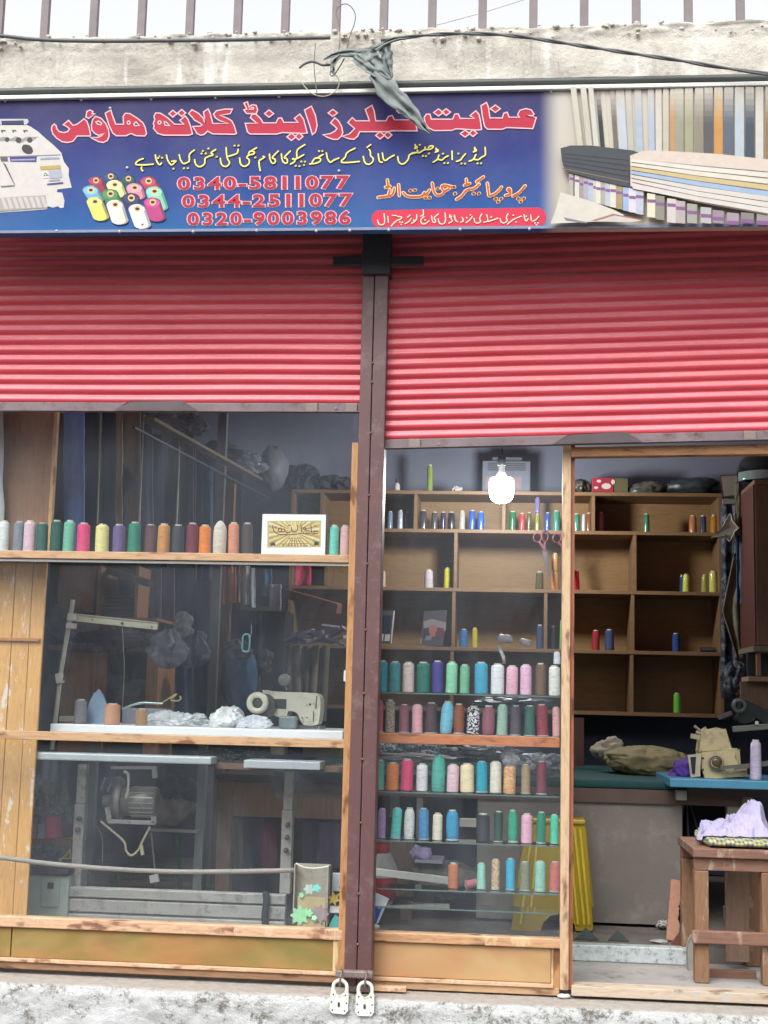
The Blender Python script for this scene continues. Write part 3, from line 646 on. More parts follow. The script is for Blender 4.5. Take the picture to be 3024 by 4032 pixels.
# ================================================================== SHUTTERS, POST
def shutpaint():
    m, nt, p = _new('red shutter paint'); v = _coords(nt, (.6, 1, 7)); v2 = _coords(nt, (1, 1, 1))
    a = _noise(nt, v, 3.0, 7, .7, .3); b = _noise(nt, v2, 26, 6, .75)
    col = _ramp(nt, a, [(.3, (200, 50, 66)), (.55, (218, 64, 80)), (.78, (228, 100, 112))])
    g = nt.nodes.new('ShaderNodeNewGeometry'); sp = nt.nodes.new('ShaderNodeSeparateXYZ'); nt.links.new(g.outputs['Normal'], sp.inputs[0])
    up = _ramp(nt, sp.outputs[2], [(-.0, (.12, .12, .12, 1)), (.5, (1, 1, 1, 1))])      # dusty pale pink on upward rib faces, with the overhead highlight painted in
    dust_highlight = _mix(nt, .5, a, b); dm = _mix(nt, 1.0, up, _ramp(nt, dust_highlight, [(.3, (.4, .4, .4, 1)), (.7, (.9, .9, .9, 1))]), 'MULTIPLY')
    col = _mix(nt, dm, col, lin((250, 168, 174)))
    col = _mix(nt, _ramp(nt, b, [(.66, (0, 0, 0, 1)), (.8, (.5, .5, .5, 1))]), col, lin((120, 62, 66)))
    nt.links.new(col, p.inputs['Base Color']); p.inputs['Roughness'].default_value = .38
    _bump(nt, p, b, .0006); return m
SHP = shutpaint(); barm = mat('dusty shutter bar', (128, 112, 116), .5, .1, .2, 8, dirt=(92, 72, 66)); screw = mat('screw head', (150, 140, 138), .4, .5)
PITCH = .0393
def shutter(name, xa, xb2, zbot, ztop, tilt, label, hat, cov):
    root = thing(name, ((xa+xb2)/2, -.05, zbot), label, 'shutter', 'red roller shutters pulled halfway down')
    mb = MB(); n = int((ztop-zbot)/PITCH*14); W = xb2-xa
    def pt(u, v):
        z = zbot+.036+v*(ztop-zbot-.036); ph = ((z-zbot-.036)/PITCH) % 1.0
        y = -.05-.0072*(math.sin(math.pi*min(1, ph/.72))**.8 if ph < .72 else -.35*math.sin(math.pi*(ph-.72)/.28))
        x = xa+W*u
        return (x, y+.002*math.sin(x*1.7+z*2), z+tilt*(x-xa)+.0025*noise.noise(Vector((x*1.5, z*3, 4))))
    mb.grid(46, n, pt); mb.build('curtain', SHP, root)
    b = MB(); a0 = Vector((xa, -.062, zbot+.018)); b0 = Vector((xb2, -.062, zbot+.018+tilt*W)); b.obox(a0, b0, .012, .036)
    b.build('bottom_bar', barm, root, bevel=.002)
    l = MB(); l.obox(a0+Vector((0, -.012, -.017)), b0+Vector((0, -.012, -.017)), .03, .004); l.build('bottom_flange', barm, root)
    h0, h1 = hat
    hp = MB(); z = lambda x, q: zbot+tilt*(x-xa)+q
    hp.prism([(h0, -.094, z(h0, .001)), (h1, -.094, z(h1, .001)), (h1-.055, -.094, z(h1, .036)), (h0+.055, -.094, z(h0, .036))], .024)
    hp.build('pull_handle', mat('handle plate', (90, 78, 82), .5, .1, .2, 8), root, bevel=.002)
    for x in cov:
        c = MB(); c.box(x-.022, x+.022, -.076, -.062, z(x, .0), z(x, .035)); c.build('end_clip', mat('clip', (142, 128, 120), .5, .2, .15), root, bevel=.002)
        MB().lathe((x+.09, -.068, z(x, .018)), [(.005, -.004), (.005, .0)], 8, 'y').build('screw', screw, root)
    return root
zl = at(700, 1624, -.06).z
px0 = at(1428, 1300, -.11).x-.006
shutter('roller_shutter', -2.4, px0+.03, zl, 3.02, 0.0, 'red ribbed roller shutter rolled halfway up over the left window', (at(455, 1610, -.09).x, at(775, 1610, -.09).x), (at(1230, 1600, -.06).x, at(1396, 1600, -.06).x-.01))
xr0 = at(1537, 1300, -.11).x-.02
za = at(1520, 1770, -.06).z; zb2 = at(3024, 1735, -.06).z; xa_ = at(1520, 1770, -.06).x; xb_ = at(3024, 1735, -.06).x
tl = (zb2-za)/(xb_-xa_)
print('tilt', tl)
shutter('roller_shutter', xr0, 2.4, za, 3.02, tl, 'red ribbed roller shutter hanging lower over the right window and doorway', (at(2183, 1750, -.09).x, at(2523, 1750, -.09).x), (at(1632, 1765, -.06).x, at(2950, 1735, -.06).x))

brown = mat('brown painted steel', (104, 74, 74), .45, .0, .12, 7, bump=.0008, dirt=(126, 104, 100))
xl_ = (at(1434, 1100, -.11).x+at(1348, 3800, -.11).x)/2; xrr = (at(1537, 1100, -.11).x+at(1454, 3800, -.11).x)/2
print('post', at(1434, 1100, -.11).x, at(1348, 3800, -.11).x, at(1537, 1100, -.11).x, at(1454, 3800, -.11).x)
zpb = at(1400, 3880, -.11).z
post = thing('steel_post', ((xl_+xrr)/2, -.08, zpb), 'brown painted steel post of two shutter channels between the two bays', 'post')
xm_ = xl_+(xrr-xl_)*.47
MB().box(xl_, xm_-.0015, -.11, -.02, zpb, 3.0).build('channel', brown, post, bevel=.003)
MB().box(xm_+.0015, xrr, -.113, -.02, zpb, 3.0).build('channel', brown, post, bevel=.003)
for yy in (1430, 1505, 1705, 1950, 2220, 2480, 2730, 2990, 3240, 3520, 3720):
    q = at(1440, yy, -.113); MB().lathe((xm_+.001, -.1145, q.z), [(.002, -.004), (.0045, -.002), (.0045, .003)], 8, 'y').build('weld', mat('weld bead', (128, 104, 104), .5), post)
blk = mat('black bracket', (62, 60, 66), .6, var=.2)
q = at(1490, 1010, -.13)
MB().box(xl_-.002, xrr+.008, -.135, -.02, at(1480, 1078, -.13).z, at(1480, 905, -.13).z).build('top_bracket', blk, post, bevel=.006)
MB().box(at(1310, 1030, -.13).x, at(1668, 1030, -.13).x, -.13, -.112, at(1480, 1045, -.13).z, at(1480, 1008, -.13).z).build('cross_plate', blk, post, bevel=.004)
bw = MB(); a = at(1322, 3832, -.135); b = at(1470, 3838, -.135)
bw.obox(a, b, .03, .026); bw.build('lock_bar', mat('worn grey brown steel', (132, 116, 112), .55, .2, .2, 20, dirt=(150, 136, 120)), post, bevel=.006)
MB().box(xl_+.004, xrr-.004, -.108, -.02, at(1400, 3905, -.11).z, zpb-.0015).build('foot', mat('bare steel foot', (124, 104, 100), .6, .2, .2, 14), post)

lockm = mat('worn bright padlock', (250, 250, 240), .35, .1, .06, 30, bump=.001)
lockd = mat('padlock rivets', (90, 90, 84), .5, .5)
def padlock(px, py, tiltd, label):
    c = at(px, py, -.168); w, h = .064, .078; k = h*.5
    root = thing('padlock', c, label, 'padlock', 'padlocks hanging from the foot of the post')
    out = [(-.30*w*1.05, k*1.00), (-.5*w, k*.72), (-.5*w, -k*.66), (-.34*w, -k*.96), (.34*w, -k*.96), (.5*w, -k*.66), (.5*w, k*.72), (.30*w*1.05, k), (.2*w, k*.62), (0, k*.45), (-.2*w, k*.62)]
    rt = R(tiltd); rot = lambda x, z: (c.x+x*math.cos(rt)-z*math.sin(rt), c.z+x*math.sin(rt)+z*math.cos(rt))
    P = [(rot(x, z)[0], c.y-.009, rot(x, z)[1]) for x, z in out]
    MB().prism(P, .018).build('body', lockm, root, bevel=.004)
    sp = [(-.36*w, k*.6), (-.38*w, k*1.25), (-.30*w, k*1.62), (0, k*1.86), (.30*w, k*1.62), (.38*w, k*1.25), (.36*w, k*.6)]
    sp = smooth(sp, 2); MB().tube([(rot(x, z)[0], c.y, rot(x, z)[1]) for x, z in sp], .0062, 10).build('shackle', lockm, root)
    r = MB()
    for x, z in [(-.33*w, k*.6), (.33*w, k*.6), (-.4*w, -k*.05), (.4*w, -k*.05), (-.33*w, -k*.72), (.33*w, -k*.72), (0, -k*.1), (0, -k*.35)]:
        a_, b_ = rot(x, z); r.lathe((a_, c.y-.0105, b_), [(.0018, -.0005), (.003, .0005), (.003, .003)], 8, 'y')
    r.box(rot(0, -k*.2)[0]-.004, rot(0, -k*.2)[0]+.004, c.y-.0112, c.y-.008, rot(0, -k*.2)[1]-.007, rot(0, -k*.2)[1]+.007)
    r.build('rivet', lockd, root)
    ls = MB(); tp = rot(0, k*1.75); ls.tube([(tp[0]-.001, c.y-.014, tp[1]-.014), (tp[0], c.y-.016, tp[1]+.008), (tp[0]+.004, c.y-.006, tp[1]+.03), (tp[0]+.002, c.y+.016, tp[1]+.035)], .0035, 8)
    ls.build('hanging_wire', mat('staple wire', (130, 112, 106), .5, .4), root)
padlock(1336, 3943, -2, 'pale steel padlock hanging on the left end of the lock bar')
padlock(1437, 3951, 0, 'pale steel padlock hanging on the right end of the lock bar')

# ================================================================== TIMBER FRONT
frw = wood('varnished frame wood', (174, 136, 102), (204, 168, 130), (120, 70, 40), .5, 'x')
frv = wood('varnished upright wood', (178, 122, 74), (204, 154, 104), (110, 66, 34), .5, 'z')
worn = wood('worn sill wood', (196, 156, 124), (226, 186, 150), (124, 70, 52), .6, 'x', paint=(228, 196, 168))
alus = mat('window channel', (176, 178, 176), .4, .2, .1, 10)
def marbled(name, cols, sc=1.6):
    m, nt, p = _new(name); v = _coords(nt, (1, 1, 1.6)); a = _noise(nt, v, sc, 3, .5, .6); b = _noise(nt, v, sc*1.3, 2, .5, 0)
    c1 = _ramp(nt, a, [(.3, cols[0]), (.45, cols[1]), (.58, cols[2]), (.72, cols[3])])
    c2 = _ramp(nt, b, [(.4, cols[1]), (.62, cols[4])])
    nt.links.new(_mix(nt, .5, c1, c2), p.inputs['Base Color']); p.inputs['Roughness'].default_value = .4; _bump(nt, p, _noise(nt, v, 60, 4), .0006); return m
GL = glass()
def hrail(mb, ax, ay_t, ay_b, bx, by_t, by_b, Ya, Yb):
    """level rail whose front face spans photo pixels from (ax, ay..) to (bx, by..)"""
    z1 = (at(ax, ay_t, Ya).z+at(bx, by_t, Ya).z)/2; z0_ = (at(ax, ay_b, Ya).z+at(bx, by_b, Ya).z)/2
    xa, xb = at(ax, (ay_t+ay_b)/2, Ya).x, at(bx, (by_t+by_b)/2, Ya).x
    mb.box(xa, xb, Ya, Yb, z0_, z1); return z0_, z1
XS = at(1374, 2190, -.02).x                      # left edge of the middle upright
zsill = at(700, 3830, 0).z
lw = thing('window', (-.5, 0, zsill), 'large left shop window in a worn varnished wood frame with a green and ochre panel', 'window')
mb = MB(); r1 = hrail(mb, -300, 2166, 2196, 1374, 2181, 2211, -.02, .02); mb.build('shelf_rail', frw, lw, bevel=.002)
mb = MB(); hrail(mb, -300, 2200, 2209, 1374, 2214, 2224, -.012, .012); mb.build('glass_channel', alus, lw)
mb = MB(); r2 = hrail(mb, -300, 2873, 2910, 1364, 2907, 2938, -.02, .02); mb.build('middle_rail', frw, lw, bevel=.002)
mb = MB(); r3 = hrail(mb, -300, 3598, 3642, 1348, 3660, 3698, -.025, .03); mb.build('bottom_rail', worn, lw, bevel=.003)
MB().box(XS, XS+.05, -.024, .03, zsill, 2.05).build('upright', frv, lw, bevel=.002)
zpT = r3[0]-.001; zpB = at(700, 3796, -.01).z
pl_ = marbled('green ochre marbled paint', [(104, 114, 60), (148, 128, 72), (176, 148, 92), (112, 132, 76), (180, 116, 76)], 3.0)
xj = at(42, 3740, -.012).x
MB().box(-2.3, xj-.002, -.012, .01, zpB, zpT).build('lower_panel', pl_, lw, bevel=.002)
MB().box(xj+.002, XS-.006, -.012, .01, zpB, zpT).build('lower_panel', pl_, lw, bevel=.002)
MB().box(XS-.018, XS-.001, -.018, .01, zpB, zpT).build('corner_bead', wood('pale bead', (216, 186, 140), (226, 200, 156), (150, 100, 60), .6, 'z'), lw)
MB().box(-2.3, XS-.001, -.026, .012, zpB-.014, zpB-.001).build('base_bead', worn, lw, bevel=.002)
MB().box(-2.3, XS-.001, -.018, .02, zsill-.008, zpB-.015).build('base_rail', wood('dark base wood', (140, 104, 76), (164, 124, 92), (84, 58, 42), .6), lw, bevel=.002)
for nm, (za_, zb_) in (('pane', (r1[1], 2.3)), ('pane', (r2[1], r1[0]-.012)), ('pane', (r3[1], r2[0]))):
    MB().box(-2.3, XS, .0, .004, za_+.0005, zb_-.0005).build(nm, GL, lw)

rw = thing('window', (.4, 0, zsill-.02), 'right display window of glass shelves full of thread with a golden panel beneath', 'window')
xR0, xR1 = at(2211, 2600, -.02).x, at(2245, 2600, -.02).x
print('right stile', [round(at(a, b, -.02).x, 3) for a, b in ((2211, 1800), (2211, 2600), (2210, 3650), (2246, 1800), (2244, 3650))])
XRa = XS+.05
mb = MB(); r4 = hrail(mb, 1461, 3668, 3707, 2212, 3701, 3735, -.025, .03); mb.build('bottom_rail', wood('scuffed rail wood', (176, 128, 92), (212, 166, 124), (84, 44, 28), .55, 'x', paint=(226, 190, 150)), rw, bevel=.003)
zf = at(2228, 3898, -.02).z
MB().box(xR0, xR1, -.028, .03, zf, 2.2).build('upright', wood('pale upright wood', (190, 156, 120), (216, 184, 148), (116, 74, 50), .55, 'z'), rw, bevel=.003)
MB().box(xR1+.0005, xR1+.014, -.012, .028, zf, 2.2).build('edge_strip', wood('reddish edge', (150, 92, 66), (170, 108, 80), (90, 50, 36), .5, 'z'), rw)
pr_ = marbled('golden marbled paint', [(182, 112, 88), (192, 158, 110), (204, 176, 130), (170, 168, 118), (192, 128, 90)], 2.4)
zq0, zq1 = at(1850, 3858, -.01).z, r4[0]-.001
MB().box(XRa, xR0-.03, -.012, .01, zq0, zq1).build('lower_panel', pr_, rw, bevel=.003)
MB().box(xR0-.029, xR0-.022, -.018, .01, zq0-.012, zq1).build('corner_bead', wood('pale bead', (216, 186, 140), (226, 200, 156), (150, 100, 60), .6, 'z'), rw)
MB().box(xR0-.021, xR0-.001, -.014, .01, zq0-.03, zq1).build('side_strip', frv, rw)
MB().box(XRa, xR0-.022, -.026, .012, zq0-.014, zq0-.001).build('base_bead', worn, rw, bevel=.002)
MB().box(XRa, xR0-.001, -.018, .02, zq0-.040, zq0-.031+.016).build('base_rail', frw, rw, bevel=.002)
MB().box(XRa-.03, xR0, .0, .004, r4[1]+.0005, 2.2).build('pane', GL, rw)

df = thing('door_frame', at(2640, 3900, 0), 'wooden door frame around the open doorway on the right', 'door frame')
ha, hb = at(2247, 1784, -.02), at(3024, 1772, -.02)
mb = MB(); d = (hb-ha); XD = 1.75; mb.obox(ha, ha+d*((XD-ha.x)/d.x), .045, .037); mb.build('header', wood('header wood', (176, 122, 76), (206, 152, 102), (96, 56, 30), .5, 'x'), df, bevel=.003)
_t0 = (at(2400, 3890, -.03).z+at(3024, 3912, -.03).z)/2; mb = MB().box(at(2250, 3900, -.03).x, XD, -.03, .05, .089, _t0)
mb.build('threshold', wood('grey worn threshold', (186, 164, 142), (208, 190, 168), (130, 110, 96), .7, 'x', paint=(190, 184, 176)), df, bevel=.003)

MB().box(XD+.0005, XD+.045, -.028, .05, .089, 2.25).build('upright', wood('pale upright wood', (190, 156, 120), (216, 184, 148), (116, 74, 50), .55, 'z'), df, bevel=.003)
one_ = MB().box(XD+.046, 2.42, -.01, .02, .089, 2.6).build('timber_panel', wood('brown timber sheet', (128, 92, 66), (146, 108, 80), (90, 64, 48), .6, 'z', False)); tag(one_, 'brown timber sheet closing the bay beyond the doorway', 'panel')
# chips of plaster on the ledge
for (a, b, s, lab) in [(2222, 3926, .012, 'white plaster chip lying under the door frame corner'), (1395, 3990, .0, '')]:
    if s:
        q = at(a, b, -.03); tag(MB().blob((q.x, q.y, q.z+.003), (s*1.6, s, s*.7), 3, .5, 2.5, 2).build('plaster_chip', mat('white chip', (236, 236, 232), .8)), lab, 'plaster chip')
q = at(1530, 3892, -.03)
tag(MB().box(q.x-.065, q.x+.065, -.07, -.035, .084, .10).build('wooden_lath', worn, bevel=.002), 'short pale lath lying beside the post under the golden panel', 'lath')

# ================================================================== CABLES AND RAG
cabm = mat('grey black cable', (96, 98, 100), .55, var=.2, scale=20); wirm = mat('thin wire', (120, 112, 108), .5)
def pts(Zf, L, Y): return [at(*Zf(*p), Y if not isinstance(Y, (list, tuple)) else Y[i]) for i, p in enumerate(L)]
def sm3(P, k=2):
    for _ in range(k):
        o = [P[0]]
        for i in range(len(P)-1):
            if i: o.append(P[i]*.75+P[i+1]*.25)
            if i < len(P)-2: o.append(P[i]*.25+P[i+1]*.75)
        o.append(P[-1]); P = o
    return P
I_ = lambda x, y: (x, y)
c1 = sm3(pts(I_, [(-120, 130), (30, 143), (150, 158), (400, 163), (640, 160), (900, 158), (1180, 150), (1300, 148)], -.345))
tag(MB().tube(c1, .0075, 8).build('cable', cabm), 'dark cable lying along the slab edge at the left', 'cable')
c2 = sm3(pts(I_, [(1500, 158), (1600, 146), (1740, 132), (1920, 132), (2050, 143), (2200, 166), (2340, 188), (2500, 212), (2680, 238), (2850, 268), (3200, 315)], [-.33, -.345, -.35, -.35, -.36, -.37, -.38, -.39, -.40, -.41, -.42]), 3)
mb = MB()
for ph in (0, math.pi):
    P = []
    for i, p in enumerate(c2): a = i*.42+ph; P.append(p+Vector((0, .0032*math.cos(a), .0032*math.sin(a))))
    mb.tube(P, .0046, 7)
tag(mb.build('cable', cabm), 'twisted dark cable sagging down to the right over the slab', 'cable')
ZR = Z(1200, 0, 600)
wires = [([(370,560),(388,400),(372,250),(330,120),(400,42),(480,42),(556,140),(545,260),(490,380),(458,530)], 'thin grey wire bent in a tall loop beside the railing bar'),
 ([(-40,880),(0,950),(100,1040),(240,1055),(350,985),(382,900),(355,830),(300,790)], 'pale thin wire hanging in a wide round loop over the sign edge'),
 ([(118,470),(105,600),(100,760),(118,900),(132,1030)], 'thin straight wire hanging down the slab face'),
 ([(-60,740),(0,690),(80,665),(140,685),(190,712),(280,705)], 'short dark cable end sticking out left of the torn cloth'),
 ([(430,640),(380,730),(300,845),(270,800),(290,760)], 'short wire twisted below the torn cloth knot')]
for i, (L, lab) in enumerate(wires):
    tag(MB().tube(sm3(pts(ZR, L, -.40-.004*i)), (.0019, .0019, .0019, .0045, .0022)[i], 7).build('wire', (wirm, mat('pale wire', (206, 196, 160), .5), wirm, cabm, wirm)[i]), lab, 'wire')
tag(MB().tube([at(1640, 120, 1.2), at(1900, 50, 1.2), at(2120, -20, 1.2)], .003, 6).build('overhead_wire', mat('far wire', (190, 190, 190), .6)), 'faint overhead wire rising behind the railing bars', 'wire')
ragm = mat('grey green torn cloth', (140, 148, 146), .95, var=.12, scale=20, bump=.001, spec=.05)
def ribbon3(mb, L, wd_, Y, seed, fold=.012, n=26):
    """crumpled strip: centre line L (crop px), half widths wd_ (px), real folds in depth"""
    C = smooth(L, 1); 
    def samp(A, t):
        q = t*(len(A)-1); i = min(len(A)-2, int(q)); f = q-i; return tuple(A[i][k]*(1-f)+A[i+1][k]*f for k in range(len(A[0]))) if isinstance(A[0], tuple) else A[i]*(1-f)+A[i+1]*f
    def fn(u, v):
        c = samp(C, v); c2_ = samp(C, min(1, v+.02)); c0 = samp(C, max(0, v-.02)); d = Vector((c2_[0]-c0[0], c2_[1]-c0[1])).normalized(); nn = Vector((-d.y, d.x)); w_ = samp(wd_, v)
        k = (u-.5)*2; ed = noise.noise(Vector((v*9, seed, k)))*.22
        x, y = c[0]+nn.x*w_*k*(1+ed), c[1]+nn.y*w_*k*(1+ed)
        yy = Y+fold*(noise.noise(Vector((k*1.7, v*4.5, seed)))*.9+.35*math.sin(k*5+seed+v*3)+.28*noise.noise(Vector((k*5, v*5, seed+4)))+.06*noise.noise(Vector((k*14, v*14, seed+8))))
        return at(*ZR(x, y), yy)
    mb.grid(18, n*2, fn)
rg = MB()
ribbon3(rg, [(205,650),(330,585),(470,575),(600,590),(760,540),(880,470),(1000,420),(1110,415)], [6,34,44,52,34,26,24,14], -.43, 1)
ribbon3(rg, [(390,600),(330,640),(300,700),(305,780),(315,800)], [22,34,26,24,10], -.44, 2)
ribbon3(rg, [(640,560),(700,640),(800,740),(930,870)], [110,120,90,26], -.44, 3, .02)
ribbon3(rg, [(860,470),(890,600),(915,720),(945,850)], [70,62,50,14], -.425, 4, .014)
ribbon3(rg, [(540,620),(640,700),(760,790),(900,880)], [46,52,46,30], -.45, 5)
ribbon3(rg, [(740,800),(860,930),(1000,1080),(1130,1190),(1220,1290),(1290,1390),(1375,1460)], [60,120,105,82,62,44,18], -.45, 6, .02, 44)
tag(rg.build('torn_cloth', ragm, solid=.0015), 'torn grey green cloth strip hanging from the cable over the sign', 'cloth')

ALB = .88

# ================================================================== THREAD SPOOLS
core = mat('spool core', (196, 192, 180), .5, var=.1); coreg = mat('grey spool base', (150, 156, 156), .45, var=.12)
def _me(name, prof, n=22):
    mb = MB().lathe((0, 0, 0), prof, n); me = bpy.data.meshes.new(name); me.from_pydata([tuple(v) for v in mb.v], [], mb.f)
    for p, s in zip(me.polygons, mb.sm): p.use_smooth = s
    me.materials.append(None); return me
BODY = {'s': _me('thread', [(.42,.0),(.49,.015),(.5,.05),(.497,.5),(.49,.90),(.465,.955),(.36,.99)]),
        't': _me('thread', [(.46,.0),(.5,.02),(.5,.1),(.475,.5),(.45,.90),(.42,.955),(.31,.99)]),
        'b': _me('thread', [(.36,.0),(.45,.04),(.5,.25),(.5,.6),(.47,.82),(.38,.93),(.26,.99)]),
        'w': _me('thread', [(.42,.0),(.48,.06),(.5,.3),(.5,.7),(.44,.83),(.3,.92),(.16,.98),(.05,1.0)])}
CORE = _me('cone', [(.30,-.002),(.30,.0),(.2,.5),(.27,.98),(.29,1.005),(.29,1.035),(.18,1.035),(.18,.99)])
BASE = _me('base', [(.46,-.001),(.56,.004),(.56,.022),(.46,.045),(.3,.06)])
def _put(me, name, parent, m, sx, sz, z=0):
    o = bpy.data.objects.new(name, me); COL.objects.link(o); o.parent = parent; o.scale = (sx, sx, sz); o.location = (0, 0, z)
    o.material_slots[0].link = 'OBJECT'; o.material_slots[0].material = m; return o
def spool(x, y, z, w, h, rgb, kind='s', rgb2=None, ykind='plain', base=False, corem=None, lean=0):
    root = bpy.data.objects.new('thread_spool', None); root.empty_display_size = .02; COL.objects.link(root); root.location = (x, y, z)
    root.rotation_euler = (R(random.uniform(-1, 1)), R(lean+random.uniform(-1.1, 1.1)), 0)
    hh = h*(.965 if kind != 'w' else 1.0)
    _put(BODY[kind], 'thread', root, yarn(rgb, rgb2, ykind), w, hh, .0025 if base else .0005)
    if kind != 'w': _put(CORE, 'cone', root, corem or core, w, hh, .0012)
    if base: _put(BASE, 'base', root, coreg, w, .115, .0008)
    return root
def row(Zf, Ys, zline, items, shelf, group, ends=('beside the post', 'beside the frame upright')):
    """items: (cx, width, top, colour word, rgb, options)"""
    out = []
    for i, it in enumerate(items):
        cx, w, top, nm, rgb = it[:5]; op = it[5] if len(it) > 5 else {}
        fx, fy = Zf(cx, top+20); p = at(fx, fy, Ys); z = zline(p.x) + op.get('dz', 0)
        wm = at(*Zf(cx+w/2, top+60), Ys).x-at(*Zf(cx-w/2, top+60), Ys).x
        zt_ = at(*Zf(cx, top), Ys).z
        r = spool(p.x, Ys, z, wm, zt_-z, rgb, op.get('k', 's'), op.get('c2'), op.get('y', 'plain'), op.get('base', False), op.get('core'), op.get('lean', 0))
        L = items[i-1][3] if i else None; Rr = items[i+1][3] if i < len(items)-1 else None
        if op.get('at'): where = op['at']
        elif L and Rr: where = f'between {L} and {Rr}'
        elif Rr: where = f'{ends[0]}, next to {Rr}'
        else: where = f'{ends[1]}, next to {L}'
        tag(r, f'{nm} thread spool on {shelf}, {where}'.replace('beside the frame upright, next to', 'at the right end beside').replace('beside the post, next to', 'at the left end beside'), 'thread spool', group); out.append(r)
    return out
def lineat(Zf, a, b, Y):
    p, q = at(*Zf(*a), Y), at(*Zf(*b), Y); zz_ = (p.z+q.z)/2
    return lambda x: zz_
# left window shelf
z_l = r1[1]+.001
shl = MB().box(-2.3, XS-.002, .0045, .16, r1[1]-.012, r1[1])
tag(shl.build('window_shelf', frw, bevel=.002), 'wooden shelf board inside the left window carrying a row of thread spools', 'shelf')
ZQ, ZQ2 = Z(0, 1600, 760), Z(740, 1600, 760)
row(ZQ, .085, lambda x: z_l, [
 (35,92,985,'white',(225,232,232)),(165,82,990,'slate grey',(126,138,150),{'c2':(90,80,130)}),(262,100,985,'pale pink',(226,196,208)),(370,95,1005,'deep teal',(38,98,88),{'base':1}),(490,98,982,'dark green',(30,90,78)),
 (600,98,982,'mint',(116,190,166)),(725,108,1005,'hot pink',(226,72,128)),(885,112,1015,'pale yellow',(232,224,150)),(1030,105,1018,'violet',(104,84,140)),(1160,105,998,'emerald',(22,134,106)),
 (1295,92,1018,'dark brown',(92,52,54),{'base':1}),(1410,104,1012,'ochre',(206,144,78)),(1533,100,1020,'charcoal',(48,54,66)),(1655,98,1005,'maroon',(116,30,48))], 'the left shelf', 'thread spools in the left window', ('at the far left end', 'beside'))
_last = row(ZQ2, .085, lambda x: z_l, [
 (40,1,1,'maroon',(0,0,0))][:0] + [(152,100,1022,'bright orange',(238,134,44)),(280,112,985,'cream bagged',(222,214,196),{'k':'w'}),(400,92,1000,'peach',(222,148,112)),(515,92,1005,'brown black',(70,58,54)),
 (1258,80,1022,'aqua',(112,214,196),{'at':'between the framed print and the pale rose spool'}),(1352,82,1025,'pale rose',(226,182,182),{'at':'at the right end against the upright'})], 'the left shelf', 'thread spools in the left window', ('just right of maroon', 'x'))

# framed religious print
ZX = Z(1000, 2000, 400)
fa, fb = at(*ZX(118, 728), .07), at(*ZX(1180, 112), .07)
fp = thing('framed_print', ((fa.x+fb.x)/2, .07, z_l), 'small white framed calligraphy print with golden rays standing on the window shelf', 'picture')
fz0, fz1 = z_l+.0005, fb.z
MB().box(fa.x, fb.x, .068, .08, fz0, fz1).build('frame', mat('white frame', (250, 252, 252), .5, var=.02), fp, bevel=.0015)
MB().box(fa.x-.004, fb.x+.004, .0805, .088, fz0, fz1+.004).build('backing', mat('dark backing', (40, 50, 46), .7), fp)
def fpt(px, py, off): q = at(*ZX(px, py), .068); return Vector((q.x, .068-off, q.z))
def fpoly(mb, P, off): vs = [fpt(x, y, off) for x, y in P]; mb.add(vs, [tuple(t) for t in geometry.tessellate_polygon([vs])])
pm_ = MB(); ms = [flat('print sand', (206, 190, 130)), flat('print gold', (242, 216, 110)), flat('print brown', (134, 92, 50)), flat('print dark red', (132, 36, 44)), flat('print slate', (60, 72, 70)), flat('print cream rays', (246, 232, 176)), flat('print tan', (184, 164, 120))]
pm_.cm = 0; fpoly(pm_, [(222, 212), (1095, 205), (1090, 640), (215, 648)], .0006)
pm_.cm = 6; fpoly(pm_, [(240, 490), (370, 500), (340, 625), (240, 630)], .0008); fpoly(pm_, [(960, 490), (1075, 490), (1075, 625), (960, 625)], .0008)
cxr, cyr = 660, 390
def clipray(a, r0, w_):
    ca, sa = math.cos(a), math.sin(a); t = min((410 if ca > 0 else 415)/max(.001, abs(ca)), (235 if sa > 0 else 165)/max(.001, abs(sa)))
    ed = (cxr+ca*t, cyr+sa*t); nn = (-sa, ca); return [(cxr+ca*r0-nn[0]*3, cyr+sa*r0-nn[1]*3), (cxr+ca*r0+nn[0]*3, cyr+sa*r0+nn[1]*3), (ed[0]+nn[0]*w_*.6, ed[1]+nn[1]*w_*.6), (ed[0]-nn[0]*w_*.6, ed[1]-nn[1]*w_*.6)]
for i in range(28):
    a = 2*math.pi*i/28+.1; pm_.cm = 5 if i % 2 else 1; fpoly(pm_, clipray(a, 40, 26), .0010+.00005*(i % 3))
    pm_.cm = 2; fpoly(pm_, clipray(a+.11, 110, 5), .0013+.00005*(i % 3))
def fstroke(P, w_, off):
    P = smooth(P, 2)
    for i in range(len(P)-1):
        a_, b_ = Vector(P[i]), Vector(P[i+1]); d = (b_-a_); 
        if d.length < .5: continue
        d.normalize(); n_ = Vector((-d.y, d.x))*w_; e_ = d*w_*.3
        fpoly(pm_, [tuple(a_-e_+n_), tuple(b_+e_+n_), tuple(b_+e_-n_), tuple(a_-e_-n_)], off+.00006*(i % 2))
pm_.cm = 3
